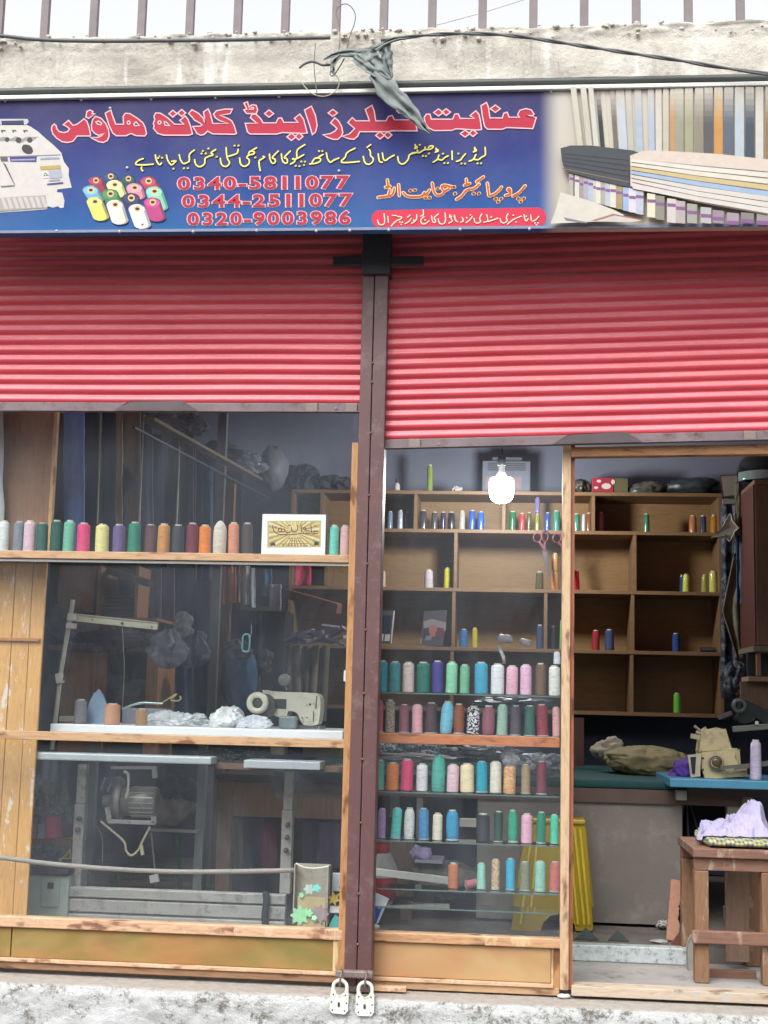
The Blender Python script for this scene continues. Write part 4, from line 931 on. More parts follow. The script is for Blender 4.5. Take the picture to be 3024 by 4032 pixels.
for k, st in enumerate([[(305, 280), (312, 345), (338, 400), (410, 434), (560, 443), (720, 428), (800, 408)], [(768, 268), (778, 384)],
  [(715, 282), (714, 355), (690, 390), (640, 392), (622, 372), (612, 318)], [(614, 372), (590, 398), (530, 402), (505, 380), (490, 328)], [(490, 388), (440, 396), (398, 372), (400, 342), (440, 322), (466, 350), (440, 386)],
  [(425, 282), (458, 300)], [(555, 292), (592, 280)], [(350, 300), (372, 330)], [(1042, 396), (1010, 374), (974, 388), (988, 426), (1042, 420)], [(988, 426), (944, 430), (930, 278)], [(930, 428), (905, 404), (885, 428), (862, 404), (840, 428), (800, 406)],
  [(800, 340), (830, 320), (864, 338), (812, 362), (872, 368)], [(988, 285), (1012, 300)], [(885, 372), (905, 366)]]):
    fstroke(st, 6.8, .0016+.00015*(k % 5))
pm_.cm = 2; fstroke([(440, 590), (880, 585)], 5, .0018); fstroke([(560, 500), (780, 495)], 4, .0018); fstroke([(600, 535), (760, 545)], 4, .0018)
for i in range(9): fpoly(pm_, [(470+i*48, 605), (490+i*48, 605), (490+i*48, 625), (470+i*48, 625)], .0017)
pm_.cm = 4; fpoly(pm_, [(275, 620), (270, 585), (300, 560), (345, 575), (355, 615)], .0018); fpoly(pm_, [(980, 610), (985, 565), (1020, 548), (1055, 560), (1055, 610)], .0018)
pm_.build('printed_card', ms, fp)

# display shelves in the right window
ZMm, ZNn = Z(1480, 2560, 780), Z(1420, 3240, 860)
gsh = glass('shelf_glass', (.86, .93, .92), .06, False); gedge = mat('green glass edge', (96, 116, 112), .25, var=.2, scale=12)
def gshelf(Zf, a, b, lab, solid=None, x_from=None):
    Yf = .045; p, q = at(*Zf(*a), Yf), at(*Zf(*b), Yf); zt_ = (p.z+q.z)/2; X0 = XRa-.06
    if solid:
        o = MB().box(X0, xR0-.002, Yf, .17, zt_-solid[1], zt_).build('thread_shelf', solid[0], bevel=.002); tag(o, lab, 'shelf', None); return zt_
    root = thing('thread_shelf', (X0, Yf, zt_), lab, 'shelf', 'glass shelves in the right window')
    MB().box(X0, xR0-.002, Yf, .17, zt_-.005, zt_).build('glass', gsh, root)
    MB().box(X0, xR0-.002, Yf-.0022, Yf-.0002, zt_-.0052, zt_-.0002).build('front_edge', gedge, root); return zt_
zA = gshelf(ZMm, (60, 352), (1500, 381), 'topmost glass shelf of thread in the right window')
zB = gshelf(ZMm, (30, 690), (1500, 735), 'orange brown wooden shelf below the topmost glass shelf', (wood('orange shelf wood', (176, 100, 56), (204, 126, 76), (120, 60, 34), .5, 'x'), .036))
zC = gshelf(ZMm, (35, 1185), (1400, 1215), 'glass shelf of thread directly below the orange wooden shelf')
zD = gshelf(ZMm, (55, 1600), (1490, 1628), 'glass shelf holding lilac, aqua and emerald spools')
zE = gshelf(ZNn, (120, 495), (1470, 540), 'lowest thread holding glass shelf with a copper spool')
zG = gshelf(ZNn, (200, 640), (1500, 680), 'empty glass shelf at the bottom of the right window')
print('shelves', zA, zB, zC, zD, zE, zG)
G = 'thread spools in the right window'
row(ZMm, .10, lambda x: zA+.001, [(62,80,88,'turquoise',(34,148,172)),(160,96,95,'teal',(38,134,142)),(275,98,100,'ivory pink',(216,196,192)),(400,112,100,'emerald',(0,112,98)),(520,92,90,'indigo',(62,54,140)),(635,96,98,'mint',(140,212,176)),
 (745,82,120,'sea green',(112,180,144)),(885,112,100,'sky blue',(56,160,196)),(1020,112,115,'snow white',(228,230,236)),(1140,98,130,'baby pink',(236,178,200)),(1258,96,120,'lilac pink',(232,184,214)),(1380,86,110,'coffee brown',(106,74,46)),(1497,95,130,'off white',(236,236,230))], 'the top glass shelf', G)
q = at(*ZMm(1516, 130), .10); h_ = at(*ZMm(1516, 25), .10).z-q.z
tag(spool(q.x, .10, q.z+.005, .026, h_, (226, 228, 240), 't'), 'small white thread cone standing on top of the off white spool', 'thread spool', G)
bs = {'base': 1}
row(ZMm, .10, lambda x: zB+.001, [(35,62,425,'dusty rose',(190,96,106),bs),(125,80,415,'cream flecked',(190,180,164),{'y':'variegated','c2':(120,96,76)}),(238,82,455,'mauve',(136,76,88),bs),(350,90,455,'blush',(228,168,178),bs),(465,96,440,'plum',(72,44,52),bs),
 (590,108,430,'powder blue',(118,190,216),{'k':'b','lean':3}),(697,92,450,'rust',(140,76,44),{'k':'b','base':1}),(815,106,470,'zigzag',(230,232,240),{'y':'zigzag','c2':(20,20,30)}),(943,106,465,'old rose',(142,80,96),{'k':'b'}),(1058,92,455,'sage',(148,184,168),{'k':'t','base':1}),
 (1170,86,465,'graphite',(70,62,68),bs),(1290,90,465,'bottle green',(36,94,80),bs),(1400,94,455,'crimson',(176,48,66),{'y':'variegated','c2':(90,40,50),'base':1,'lean':-2}),(1512,62,475,'powder pink',(228,168,170),bs)], 'the orange shelf', G)
row(ZMm, .10, lambda x: zC+.001, [(32,80,920,'sea foam',(100,178,160),bs),(140,106,940,'orange',(224,130,48)),(262,102,912,'magenta',(222,58,116)),(388,96,950,'white',(226,226,230)),(525,112,868,'aquamarine',(74,174,158),{'k':'w'}),
 (645,100,955,'pastel pink',(232,196,208)),(768,116,950,'butter cream',(238,220,182)),(890,92,930,'cyan blue',(26,160,186),bs),(1005,96,930,'ivory',(230,224,206),bs),(1120,102,962,'bagged peach',(234,150,120),{'y':'variegated','c2':(236,214,140)}),(1257,76,955,'tan',(164,142,108),bs),(1388,84,930,'burgundy',(118,38,54),bs)], 'the third thread shelf', G)
row(ZMm, .10, lambda x: zD+.001, [(52,66,1325,'lilac',(180,140,200),bs),(168,82,1320,'bright aqua',(92,206,196),{'base':1,'lean':3}),(280,88,1320,'chalk white',(222,226,222),{'base':1,'k':'b'}),(405,86,1325,'cornflower blue',(66,138,190),bs),(517,82,1365,'cream',(230,220,200)),(645,106,1340,'azure blue',(44,152,198),{'k':'b','base':1}),
 (900,112,1370,'blue black',(40,42,54)),(1025,76,1350,'forest green',(40,76,66),bs),(1150,82,1340,'jade',(50,162,130),{'base':1,'k':'b'}),(1265,96,1370,'candy pink',(232,176,200)),(1385,76,1355,'emerald',(22,136,112),bs),(1497,66,1375,'light aqua green',(84,214,178),bs)], 'the fourth thread shelf', G)
row(ZNn, .10, lambda x: zE+.001, [(705,80,305,'copper',(190,116,80)),(918,66,305,'pale mint',(150,214,192),{'k':'t','base':1}),(1025,62,275,'beige twisted',(206,166,130),{'y':'variegated','c2':(230,206,180),'base':1}),(1140,70,270,'vivid blue',(60,176,212),bs),(1250,80,295,'olive grey',(136,138,112),bs),(1365,84,290,'ice green',(150,206,190),bs),(1475,80,295,'coral',(204,116,112),bs)],
    'the lowest thread shelf', G, ('alone at the left', 'beside the frame upright'))
# plastic bag pulled over the peach spool
q = at(*ZMm(1120, 960), .10)
tag(MB().blob((q.x, .10, q.z+.022), (.032, .022, .034), 11, .45, 3.2, 4).build('plastic_bag', film('clear crinkled bag', (190, 192, 196), .45, .2)), 'crinkled clear bag puffed open above the peach and yellow spool', 'plastic bag')
# fallen pink cone
q = at(*ZNn(835, 450), .11)
fc = thing('thread_spool', (q.x, .11, zE+.017), 'small dusty pink thread cone lying on its side right of the copper spool', 'thread spool', G); fc.rotation_euler = (0, R(78), R(15))
_put(BODY['t'], 'thread', fc, yarn((176, 104, 108)), .032, .05, -.02); _put(CORE, 'cone', fc, core, .032, .05, -.02)

ALB = 1.0

# ================================================================== BEHIND THE LEFT WINDOW
za_c, zb_c, zc_c, zd_c, ze_c, zf_c = Z(0, 1600, 760), Z(740, 1600, 760), Z(0, 2200, 760), Z(740, 2200, 760), Z(0, 2940, 760), Z(740, 2940, 760)
def cb(mb, Zf, x0, y0, x1, y1, Ya, Yb):
    a = Zf(x0, y0); b = Zf(x1, y1); return pbox(mb, a[0], a[1], b[0], b[1], Ya, Yb)
def one(name, mb, m, label, cat, group=None, **k):
    o = mb.build(name, m, **k)
    if any(w_ in m.name for w_ in ('film', 'plastic', 'bag', 'paper', 'packet')) and len(o.data.polygons) > 300 and name != 'helmet':
        for p in o.data.polygons: p.use_smooth = False      # crinkled film: sharp little facets
    return tag(o, label, cat, group)
def P3(Zf, L, Y): return [at(*Zf(*p), Y[i] if isinstance(Y, (list, tuple)) else Y) for i, p in enumerate(L)]
cloth = lambda rgb, nm='cloth': mat(nm, rgb, .85, 0, .22, 12, (1, 1, .4), .003)

plyb = wood('brown plywood', (134, 98, 74), (152, 114, 88), (100, 72, 54), .7, 'z', False)
bd = thing('plywood_board', at(*za_c(240, 1240), .24), 'brown plywood board standing behind the spools at the far left', 'board')
mb = MB(); cb(mb, za_c, -700, -60, 432, 1330, .24, .255); mb.build('sheet', plyb, bd)
mb = MB(); cb(mb, za_c, 433, -60, 462, 1330, .236, .262); mb.build('chipped_edge', wood('chipped raw edge', (190, 140, 96), (214, 170, 124), (96, 70, 52), .8, 'z'), bd)
mb = MB(); mb.grid(8, 40, lambda u, v: at(*za_c(-400+u*(430+18*noise.noise(Vector((v*5, 1, 1)))), -60+v*1360), .20))
one('curtain', mb, mat('grey white sheet', (186, 190, 190), .8, var=.12), 'greyish white sheet hanging at the far left edge of the window', 'curtain', solid=.002)
pine = wood('pale pine plank', (190, 140, 78), (208, 160, 96), (150, 100, 56), .55, 'z', False, paint=(216, 204, 192))
pp = thing('plank_panel', at(*ze_c(120, 1450), .14), 'pale pine plank panel with peeling white paint at the left edge', 'plank panel')
xe = (at(*zc_c(403, 60), .14).x+at(*ze_c(228, 1440), .14).x)/2
zt_, zb_ = r1[0]-.002, at(*ze_c(120, 1480), .14).z
xs = [xe-.0, xe-.055, xe-.125, xe-.20, xe-.29, xe-.38, xe-.5]
for i in range(6): MB().box(xs[i+1]+.0015, xs[i], .14+.001*(i % 2), .155, zb_, zt_).build('plank', pine, pp, bevel=.003)
zq = at(*zc_c(200, 695), .13); MB().box(xe-.5, xe-.008, .128, .139, zq.z-.006, zq.z+.006).build('batten', wood('brown batten', (150, 100, 56), (170, 118, 70), (100, 60, 36), .6), pp, bevel=.001)

# garment shelf, rail and clothes
S0, S1 = at(754, 1719, .8), at(1102, 1916, 2.6)
sh = thing('garment_shelf', (S0.x, S0.y, S0.z), 'pale edged shelf receding along the left wall above the hanging clothes', 'shelf')
mb = MB(); d_ = (S1-S0).normalized(); mb.obox(S0-d_*.45+Vector((-.05, 0, 0)), S1+Vector((-.05, 0, 0)), .05, .014); mb.build('board', wood('dull shelf board', (92, 76, 60), (108, 90, 72), (80, 60, 46), .7, 'y'), sh)
mb = MB(); mb.tube([S0-d_*.6+Vector((-.06, 0, -.06)), S1+Vector((-.06, 0, -.07))], .006, 10); mb.build('rail', mat('steel rail', (80, 80, 84), .5, .5), sh)
def garment(xl, xr, ytop, ybot, Y, rgb, label, Zf=za_c, nf=3.0, seed=0, shape=None, cat='garment'):
    """hanging cloth with real folds and thickness"""
    def fn(u, v):
        k = 1.0
        if shape: k = shape(v)
        L = xl+(xr-xl)*0; x = xl+(xr-xl)*u*k + (0 if not shape else 0)
        y = ytop+(ybot-ytop)*v; p = at(*Zf(x, y), Y)
        f = math.sin(u*math.pi*nf+seed)*.5+.5*noise.noise(Vector((u*3, v*2.0, seed)))
        return (p.x+.004*noise.noise(Vector((u*2, v*5, seed+9))), Y+.018*f*(.3+.7*v), p.z)
    mb = MB().grid(22, 26, fn); o = mb.build('garment', cloth(tuple(int(c_*min(1.45, 225/max(rgb))+8) for c_ in rgb), 'garment cloth'), solid=.006)
    return tag(o, label, cat, 'clothes hanging behind the left window')
G_ = [(455,560,60,1330,.72,(58,56,62),'charcoal garment hanging just right of the plywood board',2,1),
 (545,722,40,1330,.62,(98,128,182),'light blue shirt hanging behind the spools',2.2,2),
 (700,852,40,1330,.80,(34,36,50),'blue black coat hanging right of the light blue shirt',2,3),
 (830,905,40,1330,.90,(104,98,78),'thin olive garment edge right of the blue black coat',1,4),
 (885,1000,40,1330,.88,(28,32,46),'dark navy suit hanging left of the khaki clothes',2,5),
 (985,1050,40,1330,.96,(116,100,72),'narrow khaki trouser leg hanging beside the dark navy suit',1.2,6),
 (1030,1210,40,1330,1.10,(92,82,66),'wide khaki brown shirt hanging with loose folds',3.4,7),
 (1192,1310,40,1330,1.22,(60,68,88),'slate blue trousers hanging right of the khaki shirt',2,8),
 (1295,1400,240,1330,1.34,(32,38,58),'deep navy garment right of the slate blue trousers',2,9),
 (1385,1545,160,1330,1.46,(54,50,56),'grey brown coat hanging near the middle of the rail',2.5,10),
 (1530,1665,250,1330,1.58,(40,40,50),'dark coat hanging behind a thin pale edge',2,11)]
for g in G_: garment(*g[:6], g[6], za_c, g[7], g[8])
for g in [(0,70,300,1500,1.72,(58,54,60),'dull grey garment left of the teal dark ones',1.4,12),(60,130,350,1500,1.84,(30,40,56),'teal black garment hanging deep on the rail',1.4,13),(118,212,400,1500,1.96,(44,62,84),'muted steel blue garment deep on the rail',1.6,14),
          (200,262,430,1500,2.08,(70,78,90),'thin grey blue garment deep on the rail',1.2,15),(250,330,450,1500,2.2,(48,60,74),'bluish grey garment near the far end of the rail',1.3,16),(322,470,560,1500,2.36,(34,34,40),'almost black garment at the far end of the rail',1.6,17)]:
    garment(*g[:6], g[6], zb_c, g[7], g[8])
# black sleeve elbow sticking out in front of the khaki shirt
def elbow(u, v):
    w_ = .5-abs(v-.28)/.28*.5 if v < .28 else max(.18, .5-(v-.28)/.35*.5)
    x = 1045+u*(270*w_); y = 450+v*640; p = at(*za_c(x, y), 1.03); return (p.x, 1.03-.02*math.sin(u*3.14), p.z)
one('sleeve', MB().grid(12, 26, elbow), cloth((26, 28, 42), 'garment cloth'), 'black sleeve bent to a point over the khaki brown shirt', 'sleeve', 'clothes hanging behind the left window', solid=.006)
hk = mat('plastic hanger cover', (150, 152, 148), .3)
for i, (x, y0, y1, x2, nm) in enumerate([(868,60,1010,835,'over the blue black coat'),(1236,70,1000,1196,'between khaki shirt and slate blue trousers'),(1543,350,1010,1518,'over the dark coat')]):
    one('thin_rod', MB().tube([at(*za_c(x, y0), .58), at(*za_c(x2, y1), .58)], .0035, 7), hk, f'thin pale hanging cord {nm}', 'cord')
# things on the garment shelf
pf = film('milky plastic', (176, 178, 186), .8, .35)
q = at(*zb_c(735, 520), 2.35)
one('plastic_bag', MB().blob((q.x, 2.35, q.z), (.08, .10, .13), 5, .16, 1.8, 4), mat('milky sheet', (96, 98, 106), .6, 0, .12, 8, bump=.002), 'large rounded milky plastic bag on the far end of the garment shelf', 'plastic bag')
q = at(*zb_c(500, 480), 2.1); one('plastic_bag', MB().blob((q.x, 2.1, q.z), (.10, .08, .05), 8, .5, 3, 4), film('dull plastic', (120, 124, 132), .7), 'dull crumpled plastic bag beside the larger milky bag on the shelf', 'plastic bag')
q = at(*zb_c(380, 400), 1.9); one('cloth_heap', MB().blob((q.x-.05, 1.9, q.z-.01), (.12, .1, .05), 4, .6, 4, 4), cloth((52, 56, 66)), 'dark cloth heap on the garment shelf', 'cloth heap')
q = at(*za_c(1500, 150), 1.0); one('plastic_bag', MB().blob((q.x, 1.0, q.z+.01), (.13, .1, .055), 9, .6, 2.6, 4), film('dusty plastic', (120, 122, 134), .65), 'dusty plastic cover lying over the near end of the garment shelf', 'plastic bag')

# cupboard unit low at the left
wb = wood('brown cupboard wood', (128, 86, 52), (150, 104, 64), (88, 56, 36), .6, 'z', False)
cu = thing('cupboard', at(*zc_c(870, 1550), 1.3), 'brown wooden cupboard with open shelves and plank doors behind the thread stand', 'cupboard')
def cbp(name, Zf, x0, y0, x1, y1, Ya, Yb, m, par, bev=.0015): mb = MB(); cb(mb, Zf, x0, y0, x1, y1, Ya, Yb); return mb.build(name, m, par, bevel=bev)
cbp('door', zc_c, 500, 60, 812, 460, 1.30, 1.32, wb, cu); cbp('door', zc_c, 515, 800, 900, 1700, 1.30, 1.32, wb, cu)
cbp('upright', zc_c, 800, 60, 830, 1700, 1.28, 1.60, wb, cu); cbp('upright', zc_c, 1160, 60, 1188, 520, 1.28, 1.6, wb, cu); cbp('upright', zc_c, 1245, 780, 1345, 1700, 1.27, 1.6, wb, cu)
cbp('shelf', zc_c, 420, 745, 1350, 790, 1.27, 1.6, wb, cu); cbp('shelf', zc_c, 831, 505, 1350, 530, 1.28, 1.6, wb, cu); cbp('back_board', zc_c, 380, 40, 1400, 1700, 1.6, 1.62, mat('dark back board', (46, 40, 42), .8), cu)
for i in range(6):
    y = 500-i*32; nm = ['bottom', 'second lowest', 'third lowest', 'fourth lowest', 'fifth lowest', 'topmost'][i]
    mb = MB(); cb(mb, zc_c, 836+6*(i % 2), y-30, 1156-8*(i % 3), y-2, 1.33, 1.58); one('folded_cloth', mb, cloth([(74,44,48),(60,46,52),(84,52,54),(58,42,48),(70,50,54),(52,54,66)][i]), f'maroon brown folded cloth, {nm} of its pile in the cupboard', 'folded cloth', 'folded cloths in the cupboard', bevel=.01)
for x, y, s, c, nm in [(700,640,.06,(120,116,120),'pale crumpled cloth bag'),(560,560,.07,(84,86,92),'grey cloth bag'),(950,690,.05,(84,52,54),'dark red bag'),(1090,680,.045,(40,36,44),'shiny black bag'),(1000,1150,.07,(52,62,80),'blue grey cloth bundle'),(1130,1180,.08,(80,84,88),'pale grey cloth bundle')]:
    q = at(*zc_c(x, y), 1.24 if y < 900 else 1.4)
    one('cloth_bundle', MB().blob((q.x, q.y, q.z), (s*1.25, s*.6, s), int(x), .5, 3, 4), mat('crumpled cloth', c, .35 if 'shiny' in nm else .8, 0, .3, 14, bump=.003), f'{nm} stuffed in the cupboard', 'bundle')

# hanging bags and cloths in the middle distance
for zf_, x, y, sx, sz, Y, c, a, lab in [(zc_c,1450,770,.075,.075,1.0,(160,164,180),.75,'bluish white plastic bag hanging below the thread stand arm'),(zc_c,1570,560,.04,.05,1.1,(176,180,190),.6,'small clear bag hanging above the bluish white bag'),
  (zd_c,80,770,.05,.07,1.2,(120,126,140),.6,'grey plastic bag hanging beside the grey steel post'),(zd_c,650,890,.04,.055,1.6,(120,112,124),.8,'pale mauve cloth bag hanging behind the sewing machine'),(zd_c,430,780,.06,.045,1.5,(98,98,112),.8,'pale crumpled bag on top of the teal sack')]:
    q = at(*zf_(x, y), Y); one('plastic_bag', MB().hangbag((q.x, Y, q.z), sx*1.25, sz*1.15, x % 17), film('bag sheet', tuple(int(v_*.8) for v_ in c), a, .3) if 0 else mat('hanging sheet', tuple(int(v_*.66) for v_ in c), .45, 0, .2, 10, bump=.002), lab, 'plastic bag')
q = at(*zd_c(450, 1050), 1.55); one('sack', MB().blob((q.x, 1.55, q.z), (.085, .08, .16), 4, .22, 2.2, 4), cloth((34, 72, 104)), 'dark teal blue cloth sack standing behind the sewing machine', 'sack')
cab = thing('dark_cabinet', at(*zd_c(690, 1300), 2.2), 'tall dark cabinet with a pale frame in the back left of the shop', 'cabinet')
cbp('body', zd_c, 570, 440, 820, 1500, 2.2, 2.5, mat('near black panel', (38, 40, 48), .5), cab); cbp('frame', zd_c, 440, 405, 835, 450, 2.17, 2.2, mat('dull green frame', (84, 88, 74), .6), cab); cbp('frame', zd_c, 600, 470, 625, 1300, 2.18, 2.2, mat('dull frame', (76, 76, 82), .6), cab)
post1 = MB(); a, b = at(*zd_c(200, 60), 1.7), at(*zd_c(285, 60), 1.7); xx = at(*zd_c(222, 800), 1.7).x; post1.box(xx-.022, xx+.022, 1.68, 1.72, .175, 2.9)
one('steel_upright', post1, mat('dull grey steel', (112, 118, 124), .4, .3), 'grey steel upright standing in the middle of the left bay', 'upright')
xx = at(*zd_c(310, 800), 1.9).x; one('wooden_upright', MB().box(xx-.024, xx+.024, 1.88, 1.93, .175, 2.2), wood('dull upright wood', (106, 78, 62), (124, 92, 72), (70, 50, 42), .7, 'z', False), 'dull brown wooden upright just right of the grey steel one', 'upright')
for k, (x0, x1, y0, y1, c, nm) in enumerate([(410,470,60,380,(92,84,80),'brown grey'),(470,530,60,400,(120,120,120),'pale grey'),(640,720,90,330,(38,64,88),'dark teal'),(700,800,220,450,(92,88,98),'mauve grey'),(920,1060,60,230,(130,34,60),'crimson pink')]):
    g = garment(x0, x1, y0, y1, 1.9 if x0 < 900 else 2.3, c, f'{nm} cloth hanging above the dark cabinet', zd_c, 2, 20+k, cat='cloth')
    g.name = 'hanging_cloth'; g['label'] = f'{nm} cloth strip hanging in the back left of the shop'
# small teal ring handle
rr = [(470,700),(472,660),(500,647),(528,655),(532,700),(528,770),(520,798),(490,800),(468,790),(466,750),(470,700)]
one('ring_handle', MB().tube(sm3(P3(zd_c, rr, .55), 2), .004, 8), mat('teal plastic', (110, 172, 164), .4), 'small teal oblong plastic ring hanging in front of the dark cabinet', 'ring')
one('string', MB().tube([at(*zd_c(545, 560), .56), at(*zd_c(543, 660), .55), at(*zd_c(532, 680), .55)], .0018, 6), hk, 'thin cord holding the teal ring', 'cord')

for (x0, x1, y0, y1, Y, c, nm) in [(1265,1390,80,520,1.5,(62,66,84),'blue grey'),(1390,1500,80,540,1.6,(70,66,80),'mauve grey'),(1500,1659,80,560,1.7,(48,50,64),'smoky blue'),(1370,1500,900,1420,1.7,(44,58,86),'deep blue'),(1490,1659,920,1420,1.8,(36,48,76),'midnight blue')]:
    g = garment(x0, x1, y0, y1, Y, c, nm, zc_c, 2.2, x0 % 19, cat='cloth'); g.name = 'hanging_cloth'; g['label'] = f'{nm} cloth hanging '+('under the garment shelf behind the left middle pane' if y0 < 500 else 'low behind the sewing table')
for (x0, x1, y0, y1, c, nm) in [(300,350,70,400,(112,70,52),'rust brown'),(350,410,70,380,(126,84,62),'tan brown'),(530,575,80,420,(96,104,112),'pale grey')]:
    g = garment(x0, x1, y0, y1, 1.86, c, nm, zd_c, 1.6, x0 % 17, cat='cloth'); g.name = 'hanging_cloth'; g['label'] = f'{nm} cloth hanging beside the grey steel upright'
one('reflected_board', MB().obox(at(*zd_c(850, 300), 2.3), at(*zd_c(1300, 430), 1.9), .03, .05), wood('dull orange board', (112, 66, 44), (126, 78, 54), (80, 46, 34), .7, 'x', False), 'dull orange bar standing in for a reflected shelf board slanting above the paper packets', 'board')  # solid bar in place of a shelf board's reflection in the pane
one('brown_beam', MB().obox(at(*zc_c(840, 70), 1.5), at(*zc_c(1290, 215), 1.1), .03, .03), wood('dark red brown beam', (78, 50, 44), (92, 60, 52), (54, 36, 32), .7, 'x', False), 'dark red brown beam slanting above the thread stand arm', 'beam')
one('glossy_bags', MB().blob((at(*zc_c(1010, 680), 1.2).x, 1.2, at(*zc_c(1010, 680), 1.2).z), (.17, .05, .035), 77, .45, 3.2, 5), mat('glossy dark wrapping', (60, 48, 58), .15, 0, .3, 14, bump=.003), 'long glossy dark wrapped bundle below the thread stand arm', 'bundle')

# fabric rolls and paper packets
for i, (x0, x1, xb) in enumerate([(835,900,850),(905,985,915),(995,1060,985),(1065,1140,1035),(1150,1225,1130)]):
    a, b = at(*zd_c((x0+x1)/2, 755), 2.1), at(*zd_c(xb+25, 1400), 2.0); r_ = ppm(*zd_c(1000, 1000), 2.1)*(x1-x0)*.4581/2*.92
    m_ = [(84,76,62),(96,90,76),(70,64,56),(104,96,82),(78,72,62)][i]
    rt = thing('fabric_roll', b, ['leftmost', 'second', 'middle', 'fourth', 'rightmost'][i]+' of the five tall drab fabric rolls leaning behind the sewing machine', 'fabric roll', 'fabric rolls behind the sewing machine')
    MB().tube([a, b], r_, 14).build('roll', cloth(m_, 'drab fabric'), rt); MB().tube([a+Vector((0, 0, .006)), a+Vector((0, 0, -.01))], r_*.3, 10).build('core', mat('card core', (120, 100, 80), .8), rt)
pk = mat('grey paper', (118, 114, 132), .7, var=.15); random.seed(11)
for i in range(20):
    x = 880+random.random()*470; y = 730-random.random()*(60+ (x-880)*.22); q = at(*zd_c(x, y), 1.95+random.random()*.1); mb = MB(); s = .032+random.random()*.018
    mb.box(-s, s, -.02, .02, -.008, .008); o = mb.build('paper_packet', pk); o.location = (q.x, q.y, q.z); o.rotation_euler = (R(random.uniform(-20, 20)), R(random.uniform(-28, 28)), R(random.uniform(-40, 40)))
    tag(o, 'small grey paper packet in the untidy heap above the fabric rolls', 'packet', 'paper packets heaped above the fabric rolls')

# ------------------------------------------------------------------ sewing table and machine
Yt = .24
steel = mat('grey painted steel', (158, 156, 152), .5, .1, .12, 9, dirt=(118, 112, 104)); rust = mat('worn bolt', (112, 102, 92), .5, .5, .3, 40)
zT = at(*zc_c(900, 1433), Yt).z; zTt = at(*zd_c(900, 1468), Yt).z; zT = (zT+zTt)/2
xTl, xTr = at(*zc_c(430, 1460), Yt).x, at(*zd_c(1332, 1500), Yt).x
tb = thing('sewing_table', ((xTl+xTr)/2, .5, .18), 'long white edged sewing table on a grey steel stand behind the left window', 'table')
MB().box(xTl, xTr, Yt, .80, zT-.032, zT).build('table_top', mat('white laminate', (222, 224, 226), .35, var=.04), tb, bevel=.003)
lam = mat('pale grey laminate strip', (178, 186, 190), .3, var=.1)
mb = MB(); a, b = at(*ze_c(245, 62), .17), at(*zf_c(205, 128), .17); zz0 = (a.z+b.z)/2; mb.box(a.x, b.x, .16, .26, zz0-.016, zz0+.012); mb.build('under_board', lam, tb, bevel=.005)
mb = MB(); a, b = at(*zf_c(482, 150), .17), at(*zf_c(1140, 150), .17); mb.box(a.x, b.x, .16, .30, a.z-.014, a.z+.016); mb.build('under_board', lam, tb, bevel=.003)
mb = MB(); a, b = at(*zf_c(205, 168), .2), at(*zf_c(1345, 185), .2); mb.box(a.x, b.x, .262, .5, a.z-.012, a.z+.01); mb.build('cross_board', wood('dark under board', (92, 74, 60), (110, 88, 70), (60, 46, 38), .7), tb)
def leg(Zf, top, mid, bot, w0, w1):
    a, b, c_ = at(*Zf(*top), .42), at(*Zf(*mid), .42), at(*Zf(*bot), .42); x = (a.x+c_.x)/2; k = ppm(*Zf(*mid), .42)*.4581
    mb = MB().box(x-w0*k/2, x+w0*k/2, .42, .46, b.z, a.z); mb.box(x-w1*k/2, x+w1*k/2, .414, .466, c_.z, b.z-.0005); mb.build('leg', steel, tb, bevel=.003); return x, c_.z
lx, lz = leg(ze_c, (705,150), (690,490), (650,1215), 76, 88); rx, rz = leg(zf_c, (885,210), (865,545), (815,1265), 78, 92)
bt = MB()
for Zf, L in ((ze_c, [(678,620),(665,715),(640,1240),(625,1420)]), (zf_c, [(855,675),(850,780),(840,890),(800,1305),(785,1500)])):
    for p in L: q = at(*Zf(*p), .40); q.x += 0; bt.lathe((q.x, .395, q.z), [(.003, -.004), (.0095, -.002), (.0095, .02)], 10, 'y')
bt.build('bolt', rust, tb)
a, b = at(*ze_c(590, 1210), .38), at(*zf_c(842, 1262), .38); c_, d_2 = at(*ze_c(590, 1475), .38), at(*zf_c(842, 1535), .38); z1, z0 = (a.z+b.z)/2, (c_.z+d_2.z)/2-.01; H = z1-z0
mb = MB()
mb.box(a.x, b.x, .392, .41, z0, z1); mb.box(a.x, b.x, .375, .391, z1-H*.30, z1-.002); mb.box(a.x, b.x, .38, .391, z0+H*.26, z1-H*.36); mb.box(a.x, b.x, .375, .391, z0, z0+H*.20)
mb.build('crossbar', steel, tb, bevel=.003)
mb = MB(); xg = at(*zf_c(110, 600), .8).x; mb.box(xg-.018, xg+.018, .78, .82, .18, zT-.04); xg2 = at(*ze_c(770, 700), .7).x; mb.box(xg2-.02, xg2+.02, .68, .72, .18, zT-.04); mb.build('rear_leg', mat('shaded steel leg', (120, 126, 124), .5, .1), tb)  # rear legs in a darker copy of the steel, shade put into its colour
mb = MB(); a, b = at(*ze_c(1300, 715), .76), at(*zf_c(95, 712), .76); mb.box(a.x, b.x, .75, .77, a.z-.006, a.z+.006); mb.build('rear_bar', steel, tb)

